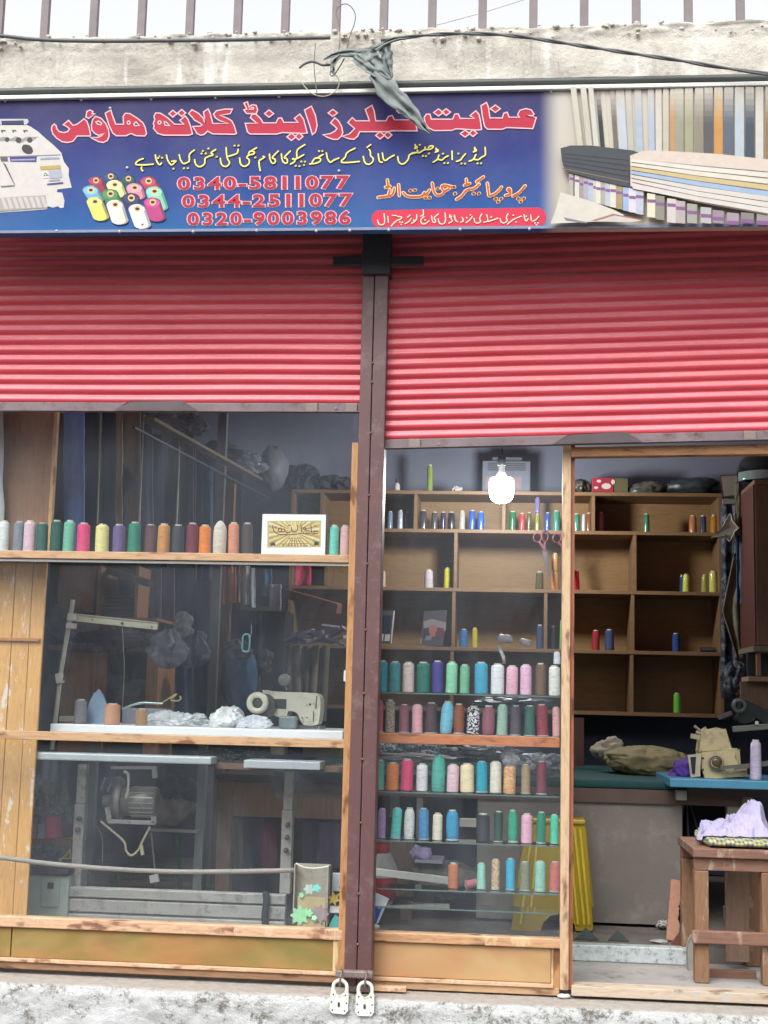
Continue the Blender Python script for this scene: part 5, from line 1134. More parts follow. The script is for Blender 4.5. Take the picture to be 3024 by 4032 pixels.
# motor
mx = lambda x, y, Y=.5: at(*ze_c(x, y), Y)
mtm = mat('motor grey', (134, 130, 126), .4, .35, .15, 16, dirt=(92, 86, 80)); K = ppm(*ze_c(1200, 480), .5)*.4581
mo = thing('motor', mx(1140, 640), 'grey ribbed electric clutch motor slung under the sewing table', 'motor')
c0 = mx(1060, 470); 
prof = []
for i in range(12): prof += [(118*K, 20*K+i*22*K), (118*K, 32*K+i*22*K), (106*K, 34*K+i*22*K), (106*K, 40*K+i*22*K)]
MB().lathe((c0.x, .5, c0.z), [(100*K, 0)]+[(120*K, 6*K), (120*K, 292*K), (100*K, 300*K)], 28, 'x').build('housing', mtm, mo)
fn_ = MB()
for i in range(18):
    a_ = 2*math.pi*i/18; cy_, cz_ = math.cos(a_)*120*K, math.sin(a_)*120*K
    fn_.obox((c0.x+80*K, .5+cy_, c0.z+cz_), (c0.x+280*K, .5+cy_, c0.z+cz_), .004, .008, (0, math.cos(a_), math.sin(a_)))
fn_.build('cooling_rib', mat('pale rib', (170, 166, 160), .4, .4), mo)
c1_ = mx(980, 470); MB().lathe((c1_.x, .5, c1_.z), [(50*K, -90*K), (56*K, -80*K), (56*K, -20*K), (100*K, 0), (150*K, 30*K), (155*K, 60*K), (140*K, 80*K)], 26, 'x').build('end_bell', mtm, mo)
mb = MB(); mb.obox(mx(925, 520, .42), mx(945, 640, .42), .02, .02); mb.obox(mx(930, 640, .42), mx(1335, 655, .42), .02, .016); mb.obox(mx(1322, 600, .42), mx(1326, 660, .42), .02, .02); mb.obox(mx(1330, 190, .5), mx(1335, 270, .5), .02, .02); mb.obox(mx(960, 180, .5), mx(1350, 180, .5), .03, .012); mb.build('bracket', steel, mo, bevel=.002)
mb = MB(); mb.tube(sm3([mx(1065, 215, .42), mx(1108, 225, .42), mx(1100, 400, .42), mx(1080, 440, .42)], 2), .006, 8); mb.build('lever', mat('cream lever', (190, 184, 168), .4), mo)
creamw = mat('cream cable', (176, 166, 138), .5)
one('cable', MB().tube(sm3(P3(ze_c, [(865,640),(960,720),(1080,820),(1078,895),(1130,950),(1200,880),(1215,830),(1290,690)], .42), 3), .0048, 8), creamw, 'cream cable looping down below the clutch motor', 'cable')
one('cable_connector', MB().obox(mx(1215, 850, .41), mx(1228, 930, .41), .011, .012), creamw, 'cream cable connector hanging beside the cable loop', 'connector')
one('thin_cable', MB().tube(sm3(P3(ze_c, [(820,670),(870,740),(885,830),(880,1000)], .44), 3), .0018, 6), wirm, 'thin grey wire hanging left of the cable loop', 'wire')
one('pedal_rod', MB().tube(P3(ze_c, [(1298,740),(1330,1040),(1345,1200)], .46), .0045, 8), mat('pedal rod', (120, 116, 112), .4, .6), 'thin steel pedal rod hanging below the motor', 'rod')
one('rod_clamp', MB().obox(mx(1290, 1140, .45), mx(1365, 1125, .45), .014, .03), steel, 'small grey clamp at the foot of the pedal rod', 'clamp')
# green chair legs far behind
gcm = mat('green plastic', (40, 120, 62), .5)
for x0, x1, nm in ((1520, 1550, 'right'), (1005, 1012, 'left')):
    one('green_pole', MB().tube([at(*ze_c(x0, 770 if nm == 'right' else 1080), 1.3), at(*ze_c(x1, 1240), 1.3)], .010, 10), gcm, f'green plastic pole below the table, {nm} one of two', 'pole')

# sewing machine head
sm = thing('sewing_machine', at(*zd_c(900, 1465), .48), 'cream industrial sewing machine with round handwheel standing on the white table', 'sewing machine')
crm = mat('cream enamel', (196, 194, 176), .3, 0, .06, 8, dirt=(150, 146, 132))
out = [(640,1128),(700,1138),(1080,1155),(1118,1166),(1138,1200),(1140,1300),(1125,1395),(1112,1434),(995,1436),(968,1395),(945,1330),(905,1308),(858,1306),(852,1352),(835,1372),(722,1345),(700,1255),(655,1175)]
mb = MB().prism([at(*zd_c(*p), .44) for p in smooth(out+[out[0]], 1)[:-1]], .11); mb.build('arm', crm, sm, bevel=.008)
k = ppm(*zd_c(700, 1250), .44)*.4581; q = at(*zd_c(600, 1240), .40)
MB().lathe((q.x, .385, q.z), [(42*k, .010), (46*k, .0), (80*k, -.004), (93*k, .006), (93*k, .02), (80*k, .03), (40*k, .03)], 30, 'y', caps=False).build('handwheel', crm, sm)
MB().lathe((q.x, .396, q.z), [(18*k, -.004), (44*k, .0), (44*k, .02)], 24, 'y').build('wheel_hub', mat('dark hub', (72, 70, 70), .4, .4), sm)
q2 = at(*zd_c(655, 1265), .43); MB().lathe((q2.x, .416, q2.z), [(100*k, 0), (104*k, .01), (104*k, .05), (90*k, .06)], 28, 'y').build('belt_guard', mat('dark brown guard', (66, 58, 56), .4), sm)
mb = MB(); cb(mb, zd_c, 750, 1205, 845, 1290, .437, .4395); mb.build('side_plate', mat('dark plate', (58, 64, 60), .3), sm, bevel=.001)
mb = MB(); cb(mb, zd_c, 778, 1352, 930, 1462, .38, .43); mb.build('oil_pan_cover', mat('grey cover', (104, 118, 118), .45), sm, bevel=.008)
kb = MB()
for x, y, r_ in [(1048,1252,9),(980,1366,6),(1022,1366,6),(1018,1258,4)]:
    q = at(*zd_c(x, y), .437); kb.lathe((q.x, .434, q.z), [(r_*k*.6, 0), (r_*k, .002), (r_*k, .006)], 10, 'y')
kb.build('knob', mat('dark knob', (50, 50, 50), .4), sm)
mb = MB(); mb.obox(at(*zd_c(1108, 1180), .438), at(*zd_c(1098, 1290), .438), .003, .004); mb.obox(at(*zd_c(1080, 1310), .438), at(*zd_c(1078, 1400), .438), .003, .004); mb.build('face_slot', mat('slot', (90, 90, 88), .4), sm)
mb = MB(); mb.obox(at(*zd_c(1046, 1436), .5), at(*zd_c(1046, 1466), .5), .006, .006); cb(mb, zd_c, 600, 1370, 700, 1430, .47, .52); mb.build('needle_bar', mat('dark steel', (60, 56, 54), .4, .5), sm)
mb = MB(); cb(mb, zd_c, 870, 1436, 1135, 1466, .45, .62); mb.build('bed', mat('steel bed', (120, 122, 118), .35, .4), sm)
q = at(*zd_c(828, 1042), .8); mb = MB().lathe((q.x, .79, q.z), [(.008, -.002), (.025, 0), (.027, .01), (.027, .02)], 20, 'y'); mb.tube([q+Vector((0, .005, 0)), at(*zd_c(850, 1130), .8)], .004, 8)
one('bobbin_winder', mb, mat('dull grey disc', (120, 118, 110), .5), 'grey disc of a bobbin winder standing behind the sewing machine arm', 'bobbin winder')

# thread stand
ts = thing('thread_stand', at(*zc_c(447, 1640), .5), 'cream leaning thread stand pole with a horizontal arm', 'thread stand')
crm2 = mat('cream painted steel', (190, 190, 170), .4, .05, .1, 10)
MB().tube([at(*zc_c(628, 352), .5), at(*zc_c(520, 1000), .5), at(*zc_c(447, 1640), .5)], .0095, 12).build('pole', crm2, ts)
mb = MB(); aa, bb = at(*zc_c(665, 512), .49), at(*zc_c(1355, 585), .49); mb.obox(aa, bb, .018, .027, (0, 0, 1)); mb.build('arm', crm2, ts, bevel=.003)
mb = MB(); mb.obox(aa+Vector((0, .0, .0165)), bb+Vector((0, .0, .0165)), .026, .004); mb.build('arm_lip', crm2, ts)
mb = MB(); mb.obox(at(*zc_c(575, 575), .49), at(*zc_c(650, 580), .49), .03, .022); mb.obox(at(*zc_c(585, 500), .49), at(*zc_c(665, 505), .49), .026, .03); mb.obox(at(*zc_c(508, 985), .49), at(*zc_c(518, 1070), .49), .026, .028); mb.build('clamp', mat('white clamp', (206, 204, 196), .4), ts, bevel=.002)
mb = MB()
for x, y, r_ in ((1050, 556, .0058), (793, 524, .003), (1305, 586, .003)): q = at(*zc_c(x, y), .479); mb.lathe((q.x, .477, q.z), [(r_, 0), (r_, .004)], 10, 'y')
mb.build('screw', mat('dark screw', (60, 56, 54), .4, .4), ts)
one('thread_strand', MB().tube(sm3(P3(zc_c, [(1052,590),(1060,760),(1072,950),(1050,1300)], .47), 2), .0012, 5), mat('pale strand', (150, 146, 120), .6), 'pale thread strand hanging from the thread stand arm', 'thread')
one('string', MB().tube(sm3(P3(zc_c, [(620,600),(600,780),(560,960),(545,1050),(500,1090)], .48), 2), .0022, 6), mat('black cord', (40, 40, 42), .5), 'black cord running down beside the thread stand pole', 'cord')

# things lying on the sewing table
zTT = zT+.0008
ir = thing('clothes_iron', (at(*zc_c(828, 1430), .40).x, .40, zTT), 'clothes iron stood on its heel showing its pale blue soleplate', 'iron')
iL = [(848,1120),(880,1165),(912,1240),(928,1310),(925,1400),(900,1432),(760,1432),(728,1428),(735,1350),(765,1240),(805,1160)]
mb = MB().prism([at(*zc_c(*p), .40) for p in iL], .012); mb.build('soleplate', mat('pale blue soleplate', (142, 168, 196), .32, .35, .15, 6), ir, bevel=.003)
mb = MB().prism([at(*zc_c(828+(p[0]-828)*.8, 1432+(p[1]-1432)*.8), .413) for p in iL], .04); mb.build('body', mat('iron body', (90, 100, 112), .4), ir, bevel=.006)
a = at(*zc_c(828, 1250), .45); mb = MB().tube(sm3([a+Vector((0, 0, .04)), a+Vector((0, .06, .03)), a+Vector((0, .07, -.05)), a+Vector((0, .01, -.07))], 2), .009, 10); mb.build('handle', mat('dark handle', (40, 42, 48), .5), ir)
def tcone(Zf, x, w, top, Y, rgb, lab, k_='t'):
    p = at(*Zf(x, top), Y); wm = ppm(*Zf(x, top), Y)*w*.4581; o = spool(p.x, Y, zTT, wm, p.z-zTT, rgb, k_); return tag(o, lab, 'thread cone', 'thread cones on the sewing table')
tcone(zc_c, 700, 108, 1208, .34, (112, 112, 116), 'dark grey thread cone left of the iron on the sewing table'); tcone(zc_c, 970, 132, 1245, .32, (190, 140, 112), 'large skin toned thread cone right of the iron', 's'); tcone(zc_c, 1220, 100, 1292, .32, (158, 122, 84), 'smaller tan thread cone on the sewing table', 's')
mb = MB(); cb(mb, zc_c, 1045, 1285, 1385, 1425, .62, .72); one('low_box', mb, mat('pale grey box', (140, 146, 160), .6), 'low pale grey box behind the tan thread cone', 'box', bevel=.006)
mb = MB(); cb(mb, zc_c, 505, 1355, 640, 1400, .6, .7); one('pale_slab', mb, mat('pale cream slab', (180, 180, 160), .6), 'pale cream slab lying behind the dark grey thread cone', 'slab', bevel=.003)
one('bent_rod', MB().tube(sm3(P3(zc_c, [(1060,1290),(1110,1265),(1220,1235),(1310,1240),(1400,1246)], .5), 2), .0055, 8), mat('shiny bent arm', (170, 190, 184), .2, .8), 'shiny bent metal arm lying across the pale grey box', 'rod')
one('wire_hook', MB().tube(sm3(P3(zc_c, [(1400,1235),(1440,1210),(1500,1168),(1530,1160),(1450,1215),(1530,1225),(1560,1200),(1545,1180)], .5), 2), .0032, 7), mat('yellowish wire', (176, 166, 110), .5), 'looped yellowish wire hook at the end of the metal arm', 'wire hook')
wf = film('clear white plastic', (214, 220, 222), .62, .2)
for x, y, sx, sz, sd_, lab in [(1540,1400,.11,.042,3,'clear crumpled plastic bag lying beside the tan cone'),(1650,1420,.09,.03,5,'flattened part of a clear plastic bag in the table middle')]:
    q = at(*zc_c(x, y), .45); one('plastic_bag', MB().blob((q.x, .45, max(q.z-.01, zTT+.01)), (sx, .06, sz), sd_, .5, 2.6, 5, floor=zTT), wf, lab, 'plastic bag')
q = at(*zd_c(330, 1385), .40); one('white_pouch', MB().blob((q.x, .40, zTT+.02), (.07, .05, .052), 7, .45, 2.2, 4, floor=zTT), film('white pouch film', (226, 230, 230), .85, .3), 'white folded plastic pouch in the middle of the table', 'pouch')
q = at(*zd_c(570, 1430), .36); one('white_pouch', MB().blob((q.x, .36, zTT+.012), (.065, .045, .034), 13, .4, 2.4, 4, floor=zTT), film('white pouch film', (206, 212, 220), .85, .3), 'pale crumpled pouch just left of the sewing machine cover', 'pouch')
one('white_tag', MB().obox(at(*zd_c(1362, 960), .06), at(*zd_c(1358, 1055), .06), .006, .018), mat('white tag', (232, 230, 222), .5), 'white plastic tag fixed beside the left window upright', 'tag', bevel=.002)

# under the table at the left
q = lambda x, y, Y: at(*ze_c(x, y), Y)
mb = MB(); cb(mb, ze_c, 240, 795, 600, 850, .62, .85); one('low_shelf', mb, wb, 'short brown shelf under the table beside the pine planks', 'shelf')
mb = MB(); cb(mb, ze_c, 392, 605, 480, 792, .60, .68); one('pink_box', mb, mat('bright pink box', (206, 58, 104), .5), 'bright pink box standing on the short brown shelf', 'box', bevel=.002)
mb = MB(); cb(mb, ze_c, 322, 662, 388, 792, .60, .66); one('white_box', mb, mat('grey white box', (150, 148, 162), .5), 'small grey white box left of the bright pink one', 'box', bevel=.002)
mb = MB(); cb(mb, ze_c, 268, 610, 312, 790, .60, .66); one('white_box', mb, mat('mauve white box', (150, 132, 146), .5), 'narrow mauve white box at the left end of the shelf', 'box', bevel=.002)
a = q(400, 480, .66); one('plastic_bag', MB().blob(a, (.085, .05, .085), 3, .55, 2.8, 5), film('grey bag', (130, 132, 128), .7), 'grey crumpled plastic bag above the bright pink box', 'plastic bag')
one('green_hose', MB().tube(sm3(P3(ze_c, [(500,500),(560,510),(590,570),(598,660)], .64), 3), .010, 10), mat('green hose', (36, 110, 74), .5), 'short green hose curving beside the left table leg', 'hose')
a = q(540, 640, .72); one('cloth_bundle', MB().blob(a, (.05, .05, .09), 8, .4, 2.4, 4), cloth((94, 66, 74)), 'dusky purple cloth bundle beside the left table leg', 'bundle')
a = q(430, 930, .62); one('plastic_bag', MB().blob(a, (.08, .06, .045), 12, .5, 2.8, 4), film('dark clear bag', (80, 92, 100), .7), 'dark clear plastic bag under the short shelf', 'plastic bag')
one('yellow_clip', MB().tube(sm3(P3(ze_c, [(510,975),(560,950),(600,885)], .5), 1)+[q(605, 960, .5), q(560, 960, .5)], .006, 7), mat('yellow plastic', (186, 166, 60), .5), 'small yellow plastic piece beside the left table leg', 'clip')
wx = thing('white_cabinet', q(410, 1470, .36), 'low greenish white box cabinet with a square hole under the table', 'cabinet')
cbp('body', ze_c, 242, 1105, 585, 1500, .36, .60, mat('greenish white enamel', (158, 168, 160), .5, var=.08), wx, .004)
cbp('front_panel', ze_c, 350, 1130, 510, 1380, .354, .3595, mat('greenish white panel', (150, 160, 154), .5, var=.05), wx, .002); cbp('socket_hole', ze_c, 408, 1168, 458, 1220, .350, .3538, mat('black hole', (34, 36, 38), .6), wx, 0)
mb = MB(); cb(mb, ze_c, 245, 1050, 590, 1098, .34, .55); one('dark_tray', mb, mat('dark tray', (46, 48, 52), .5), 'dark tray lying on the greenish white cabinet', 'tray', bevel=.003)

# wooden desk behind the stand, clothes in its opening
dw = wood('light brown desk wood', (134, 102, 74), (152, 118, 88), (96, 70, 52), .6, 'z', False)
dk_ = thing('wooden_desk', at(*zf_c(600, 1230), 1.0), 'light brown wooden desk frame seen through the steel stand', 'desk')
cbp('leg', zf_c, 245, 300, 368, 1260, 1.0, 1.06, dw, dk_); cbp('front_panel', zf_c, 369, 318, 1400, 612, 1.01, 1.04, dw, dk_); cbp('desk_top', zf_c, 240, 250, 1420, 296, .96, 1.5, mat('dark desk top', (52, 46, 46), .6), dk_)
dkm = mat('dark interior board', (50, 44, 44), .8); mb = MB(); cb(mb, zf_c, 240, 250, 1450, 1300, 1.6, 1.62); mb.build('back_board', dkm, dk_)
for i, (x0, x1, y0, y1, c, nm) in enumerate([(470,640,625,1060,(44,42,60),'dark navy'),(635,760,650,1100,(92,34,50),'maroon'),(980,1130,640,1040,(42,38,54),'near black'),(1110,1340,650,1040,(64,54,74),'dusky purple'),(395,470,625,1060,(92,74,60),'brown')]):
    g = garment(x0, x1, y0, y1, 1.2, c, f'{nm} cloth hanging inside the wooden desk opening', zf_c, 2.2, 40+i, cat='cloth'); g.name = 'hanging_cloth'; g['group'] = 'cloths inside the desk opening'
for i, (x, y, s, c, lab) in enumerate([(1530,380,.07,(34,36,46),'black cloth heap right of the motor'),(1480,520,.075,(120,112,108),'pale grey cloth heap right of the motor'),(960,360,.05,(110,106,104),'grey cloth tuft left of the motor')]):
    a = q(x, y, .85); one('cloth_bundle', MB().blob(a, (s*1.2, s*.6, s*.9), 60+i, .5, 2.6, 4), cloth(c), lab, 'bundle')
for x, y, x2, y2, nm in [(905,265,870,370,'left'),(950,320,925,385,'right')]: one('pale_strip', MB().obox(q(x, y, .6), q(x2, y2, .6), .012, .004), mat('pale blue strip', (170, 196, 220), .4), f'pale blue strip beside the motor, {nm} of the pair', 'strip')
a = at(*zf_c(350, 70), .42); one('dark_bag', MB().blob((a.x, .44, a.z), (.125, .06, .04), 21, .5, 3, 4), film('smoky plastic', (92, 98, 96), .75, .2), 'smoky plastic bag squeezed between the table and its under board', 'plastic bag')
mb = MB(); cb(mb, zf_c, 705, -20, 830, 70, .42, .5); one('machine_base', mb, mat('cream casting', (170, 166, 142), .5), 'cream machine base block hanging under the table top', 'machine base', bevel=.006)
mb = MB(); cb(mb, zf_c, 985, 5, 1300, 95, .5, .7); one('under_panel', mb, mat('pale olive panel', (132, 130, 118), .6), 'pale olive panel under the right end of the table', 'panel', bevel=.003)

# elastic strap stretched across behind the pane
SP = sm3(P3(ze_c, [(-300,930),(0,952),(240,985),(480,1012),(700,1032),(1000,1054),(1300,1070),(1659,1078)], .06)+P3(zf_c, [(400,1074),(700,1068),(915,1062)], .06)[1:], 2)
mb = MB(); vs = []
for p in SP: vs += [p+Vector((0, 0, .0085)), p-Vector((0, 0, .0085))]
mb.add(vs, [(2*i, 2*i+1, 2*i+3, 2*i+2) for i in range(len(SP)-1)], True); one('strap', mb, mat('grey elastic strap', (150, 142, 136), .7, var=.08), 'long grey strap sagging across the lower left pane to the cardboard box', 'strap', solid=.002)
one('black_belt', MB().grid(4, 16, lambda u, v: (at(*zf_c(640+56*u+8*math.sin(v*6), 1242+290*v), .365).x, .365-.004*math.sin(v*3+u), at(*zf_c(640, 1242+290*v), .365).z)), mat('black webbing', (44, 48, 54), .7), 'black belt draped over the steel crossbar', 'belt', solid=.003)

# carton with stickers and small goods in the corner
zfl = r3[1]+.001
ca = thing('open_carton', (at(*zf_c(1060, 1540), .07).x, .07, zfl), 'worn grey cardboard carton with green flower stickers in the window corner', 'carton')
cdm = mat('worn cardboard', (164, 156, 142), .8, var=.14, scale=8, dirt=(124, 112, 98)); cdl = mat('torn white card', (206, 204, 198), .7)
cx0, cx1, ct = at(*zf_c(908, 1300), .06).x, at(*zf_c(1205, 1300), .06).x, at(*zf_c(1060, 1012), .06).z
mb = MB().box(cx0, cx1, .10, .104, zfl, ct-.002); mb.box(cx0, cx0+.004, .05, .10, zfl, ct); mb.box(cx1-.004, cx1, .05, .10, zfl, ct-.004); mb.build('carton_wall', cdm, ca)
mb = MB(); cb(mb, zf_c, 940, 1290, 1180, 1545, .052, .056); mb.build('front_flap', mat('tan card', (176, 160, 124), .8), ca)
mb = MB().tube(sm3(P3(zf_c, [(930,1005),(990,1040),(1100,1050),(1210,1030)], .055), 2), .0035, 7); mb.build('torn_edge', cdl, ca)
mb = MB().obox((cx0+.002, .048, zfl+.01), (cx0+.002, .048, ct), .005, .008); mb.obox((cx1-.002, .048, zfl+.004), (cx1-.002, .048, ct), .005, .007); mb.build('side_edge', cdl, ca)
def flower(c, r_, n, Y): return [at(*zf_c(c[0]+r_*(1+.22*math.cos(n*t))*math.cos(t), c[1]+r_*(1+.22*math.cos(n*t))*math.sin(t)), Y) for t in [2*math.pi*i/40 for i in range(40)]]
for i, (c, r_, n, rgb, nm) in enumerate([((965,1450),72,8,(146,206,160),'pale green'),((1130,1440),70,9,(150,136,140),'dull mauve'),((1040,1225),40,6,(176,200,186),'whitish green'),((1105,1215),32,5,(120,214,206),'aqua'),((975,1275),22,5,(146,214,160),'green'),((1040,1430),32,5,(150,214,170),'green'),((1085,1470),22,5,(170,226,190),'green')]):
    MB().prism(flower(c, r_, n, .047-.0012*i), .001).build('sticker', mat('sticker '+nm, rgb, .4, var=.14, scale=40), ca)
st = [at(*zf_c(1255+(58 if i % 2 == 0 else 30)*math.cos(i*math.pi/6+.3), 1308+(58 if i % 2 == 0 else 30)*math.sin(i*math.pi/6+.3)), .07) for i in range(12)]
one('star_ornament', MB().prism(st, .008), mat('gold foil', (196, 172, 76), .3, .4, .2, 40), 'gold star ornament between the carton and the upright', 'ornament', bevel=.002)
for (x0, y0, x1, y1, Y, c, nm, lab) in [(1238,1088,1335,1245,.12,(178,182,192),'packet','pale grey packet behind the gold star'),(1215,1372,1325,1432,.08,(214,214,216),'packet','white packet under the gold star'),(1205,1440,1330,1560,.13,(40,44,58),'packet','dark navy packet behind the teal one'),(1185,1020,1235,1290,.13,(44,46,50),'black_stand','black upright stand right of the carton')]:
    mb = MB(); cb(mb, zf_c, x0, y0, x1, y1, Y, Y+.02); one(nm, mb, mat(lab[:12], c, .45, var=.1), lab, 'packet' if nm == 'packet' else 'stand', bevel=.003)
one('teal_packet', MB().prism([at(*zf_c(x, y), .065) for x, y in [(1210,1550),(1225,1510),(1262,1450),(1285,1470),(1310,1500),(1308,1552)]], .02), mat('teal card', (74, 168, 168), .4), 'teal pointed packet at the foot of the upright', 'packet', bevel=.003)
# goods seen just right of the post
zr_c = Z(1420, 3240, 860)
pk2 = thing('blue_packet', at(*zr_c(130, 760), .08), 'blue and white detergent style packet leaning right of the post', 'packet')
MB().prism([at(*zr_c(x, y), .07) for x, y in [(60,530),(95,535),(210,585),(130,760),(60,745)]], .03).build('packet', mat('white packet', (206, 212, 222), .35), pk2, bevel=.003)
MB().prism([at(*zr_c(x, y), .0685) for x, y in [(60,620),(90,625),(140,655),(165,640),(120,762),(60,748)]], .001).build('blue_print', flat('packet blue', (36, 92, 190)), pk2)
one('small_white_pot', MB().blob(at(*zr_c(105, 790), .07), (.018, .014, .011), 2, .2, 2, 3), mat('pot white', (206, 208, 210), .4), 'small white lump at the foot of the blue and white packet', 'pot')
bk = thing('bucket', at(*zr_c(150, 590), .75), 'red and white plastic container standing behind the post', 'container'); kk = ppm(*zr_c(150, 400), .75)*.5184; c0 = at(*zr_c(130, 590), .75)
hz = lambda y: at(*zr_c(150, y), .75).z-c0.z
MB().lathe((c0.x, .75, c0.z), [(110*kk, 0), (135*kk, .01), (145*kk, hz(470)), (145*kk, hz(405))], 26).build('red_base', mat('dark red plastic', (140, 26, 44), .35), bk)
MB().lathe((c0.x, .75, c0.z), [(144*kk, hz(404)), (140*kk, hz(330)), (90*kk, hz(225))], 26).build('white_body', mat('grey white plastic', (150, 148, 150), .4), bk)
MB().lathe((c0.x, .75, c0.z), [(82*kk, hz(222)), (84*kk, hz(190)), (80*kk, hz(150))], 26).build('red_collar', mat('dark red plastic', (140, 26, 44), .35), bk)
one('white_beam', MB().obox(at(*zr_c(60, 365), .45), at(*zr_c(680, 440), .45), .02, .028), mat('off white bar', (206, 204, 198), .4), 'off white flat bar sloping from the post towards the copper spool', 'bar', bevel=.003)

# ================================================================== BACK SHELVES
zo, zp, zq, zr = Z(1480, 1760, 780), Z(2220, 1740, 804), Z(2220, 2640, 804), Z(2220, 3240, 804)
YS = 2.5
bw_ = wood('shelf board wood', (104, 78, 54), (122, 94, 66), (92, 64, 44), .6, 'x', False)
bkw = wood('shelf back wood', (118, 90, 56), (134, 104, 66), (90, 66, 42), .6, 'x', False)
bz = [at(*zo(800, 368), YS).z, at(*zo(800, 690), YS).z, at(*zo(800, 1182), YS).z, at(*zo(800, 1678), YS).z, at(*zq(700, 342), YS).z]
XsL, XsR = at(1143, 2100, YS).x, at(*zp(1262, 900), YS).x
su = thing('back_shelf', ((XsL+XsR)/2, YS+.15, bz[4]-.02), 'wide wooden pigeonhole shelf unit on the back wall holding scattered thread spools', 'shelf unit')
for i, z in enumerate(bz): MB().box(XsL, XsR+.02, YS-.001*(i % 2), YS+.30, z-.020, z).build('shelf_board', bw_, su, bevel=.0015)
MB().box(XsL, XsR, YS+.301, YS+.312, bz[4]-.02, bz[0]).build('back_board', bkw, su)
def divx(Zf, x, y): return at(*Zf(x, y), YS).x
dv = [(0, zo, 332, 550), (0, zo, 1072, 550), (0, zp, 240, 600), (1, zo, 667, 950), (1, zp, 577, 980), (2, zo, 650, 1450), (2, zo, 1422, 1450), (2, zp, 560, 1450), (3, zp, 552, 1780), (3, zo, 640, 1690), (0, zb_c, 1150, 850), (1, zb_c, 1190, 1300)]
for r_, Zf, x, y in dv:
    X = divx(Zf, x, y); MB().box(X-.009, X+.009, YS+.003, YS+.30, bz[r_+1]+.0005, bz[r_]-.0205).build('divider', bw_, su)
for k in range(4):
    for X in (XsL, XsR): MB().box(X-.0, X+.018, YS+.002, YS+.30, bz[k+1]+.0005, bz[k]-.0205).build('end_panel', bw_, su)
def brow(Zf, zi, items, where, Y=YS+.09):
    z = bz[zi]+.0008; o_ = []
    for it in items:
        x, w, top, nm, rgb = it[:5]; op = it[5] if len(it) > 5 else {}
        YY = op.get('Y', Y); p = at(*Zf(x, top), YY); wm = ppm(*Zf(x, top), YY)*w*(.4702 if Zf is zo else .4846); zz_ = z+op.get('dz', 0)
        s_ = spool(p.x, YY, zz_, wm, p.z-zz_, rgb, op.get('k', 't'), op.get('c2'), op.get('y', 'shiny'), False, None, 0)
        tag(s_, f'{nm} thread spool {where}'+op.get('l', ''), 'thread spool', 'thread spools on the back shelf'); o_.append(s_)
    return o_
t1 = 'in the top compartments of the back shelf'
t1a, t1b, t1c = 'in the top left compartment of the back shelf', 'in the second top compartment of the back shelf', 'in the third top compartment of the back shelf'
brow(zo, 1, [(118,50,540,'silver blue',(120,132,160)),(205,50,530,'plain silver',(170,176,190)),(268,48,545,'dark pewter',(74,82,98))], t1a)
brow(zo, 1, [(400,66,530,'glossy black and silver',(60,54,62),{'y':'shiny'}),(490,54,545,'black with white glints',(70,70,70)),(562,48,545,'violet black',(46,38,84)),(632,60,545,'dull black',(30,30,38)),(722,56,535,'white speckled',(170,168,160)),(805,58,530,'royal blue',(40,92,190)),(880,58,542,'lighter royal blue',(46,104,206))], t1b)
brow(zo, 1, [(1145,62,540,'dark green',(30,110,66)),(1225,52,555,'bright red',(196,58,60)),(1283,40,548,'olive',(96,92,60)),(1352,42,560,'moss yellow',(142,140,52)),(1437,50,550,'cobalt blue',(36,84,160)),(1512,64,535,'jade green',(60,140,120))], t1c)
brow(zo, 1, [(1355,48,420,'purple silver',(120,110,160),{'dz':at(*zo(1355,555),YS+.09).z-bz[1]})], 'stacked on the moss yellow spool')
t1d = 'in the top right compartments of the back shelf'
brow(zp, 1, [(105,62,585,'metallic sea green',(56,130,110)),(162,34,590,'chrome silver',(180,186,190)),(203,48,578,'chestnut brown',(120,76,56)),(297,52,572,'rose',(180,100,106)),(672,52,585,'single bottle green',(60,120,92)),(1048,66,600,'copper',(176,108,70)),(1130,56,600,'navy and silver',(62,64,90)),(1218,60,595,'amber',(176,116,40))], t1d)
t2 = 'on the second row of the back shelf'
brow(zo, 2, [(62,44,1040,'pinkish white',(200,176,180)),(445,78,1028,'plain white',(196,190,200)),(600,62,1012,'bright yellow',(206,196,40)),(1370,70,1045,'dark olive',(82,78,48)),(1502,70,1045,'lower peach',(200,140,92))], t2)
brow(zo, 2, [(1500,58,890,'upper peach',(206,150,100),{'dz':at(*zo(1500,1040),YS+.09).z-bz[2]})], 'stacked on the lower peach one')
brow(zp, 2, [(105,50,1043,'crimson red',(176,24,50)),(957,34,1080,'slim blue',(40,70,120),{'Y':YS+.13}),(992,58,1075,'lime yellow',(196,200,90)),(1142,52,1080,'greenish yellow',(150,150,84)),(1213,70,1048,'tall lemon',(200,196,104))], t2)
t3 = 'on the third row of the back shelf'
brow(zo, 3, [(735,68,1525,'medium blue',(44,110,170),{'y':'plain'}),(830,50,1515,'mustard yellow',(190,178,30)),(1375,60,1490,'slate navy',(54,62,100),{'y':'plain'}),(1478,60,1500,'faded black',(42,44,54),{'y':'plain'}),(1550,24,1450,'thin lime',(130,180,90),{'y':'plain'})], t3)
brow(zp, 3, [(258,66,1530,'ruby red',(150,26,46),{'y':'plain'}),(372,76,1525,'dusty navy',(56,66,110),{'y':'plain'}),(912,66,1555,'deep blue',(30,62,130),{'y':'plain'})], t3)
q = at(*zp(1170, 1683), YS+.09); ly = thing('thread_spool', (q.x, YS+.09, bz[3]+.016), 'black thread spool lying on its side on the third row', 'thread spool', 'thread spools on the back shelf'); ly.rotation_euler = (0, R(90), 0)
_put(BODY['t'], 'thread', ly, yarn((40, 38, 56)), .031, .085, -.04)
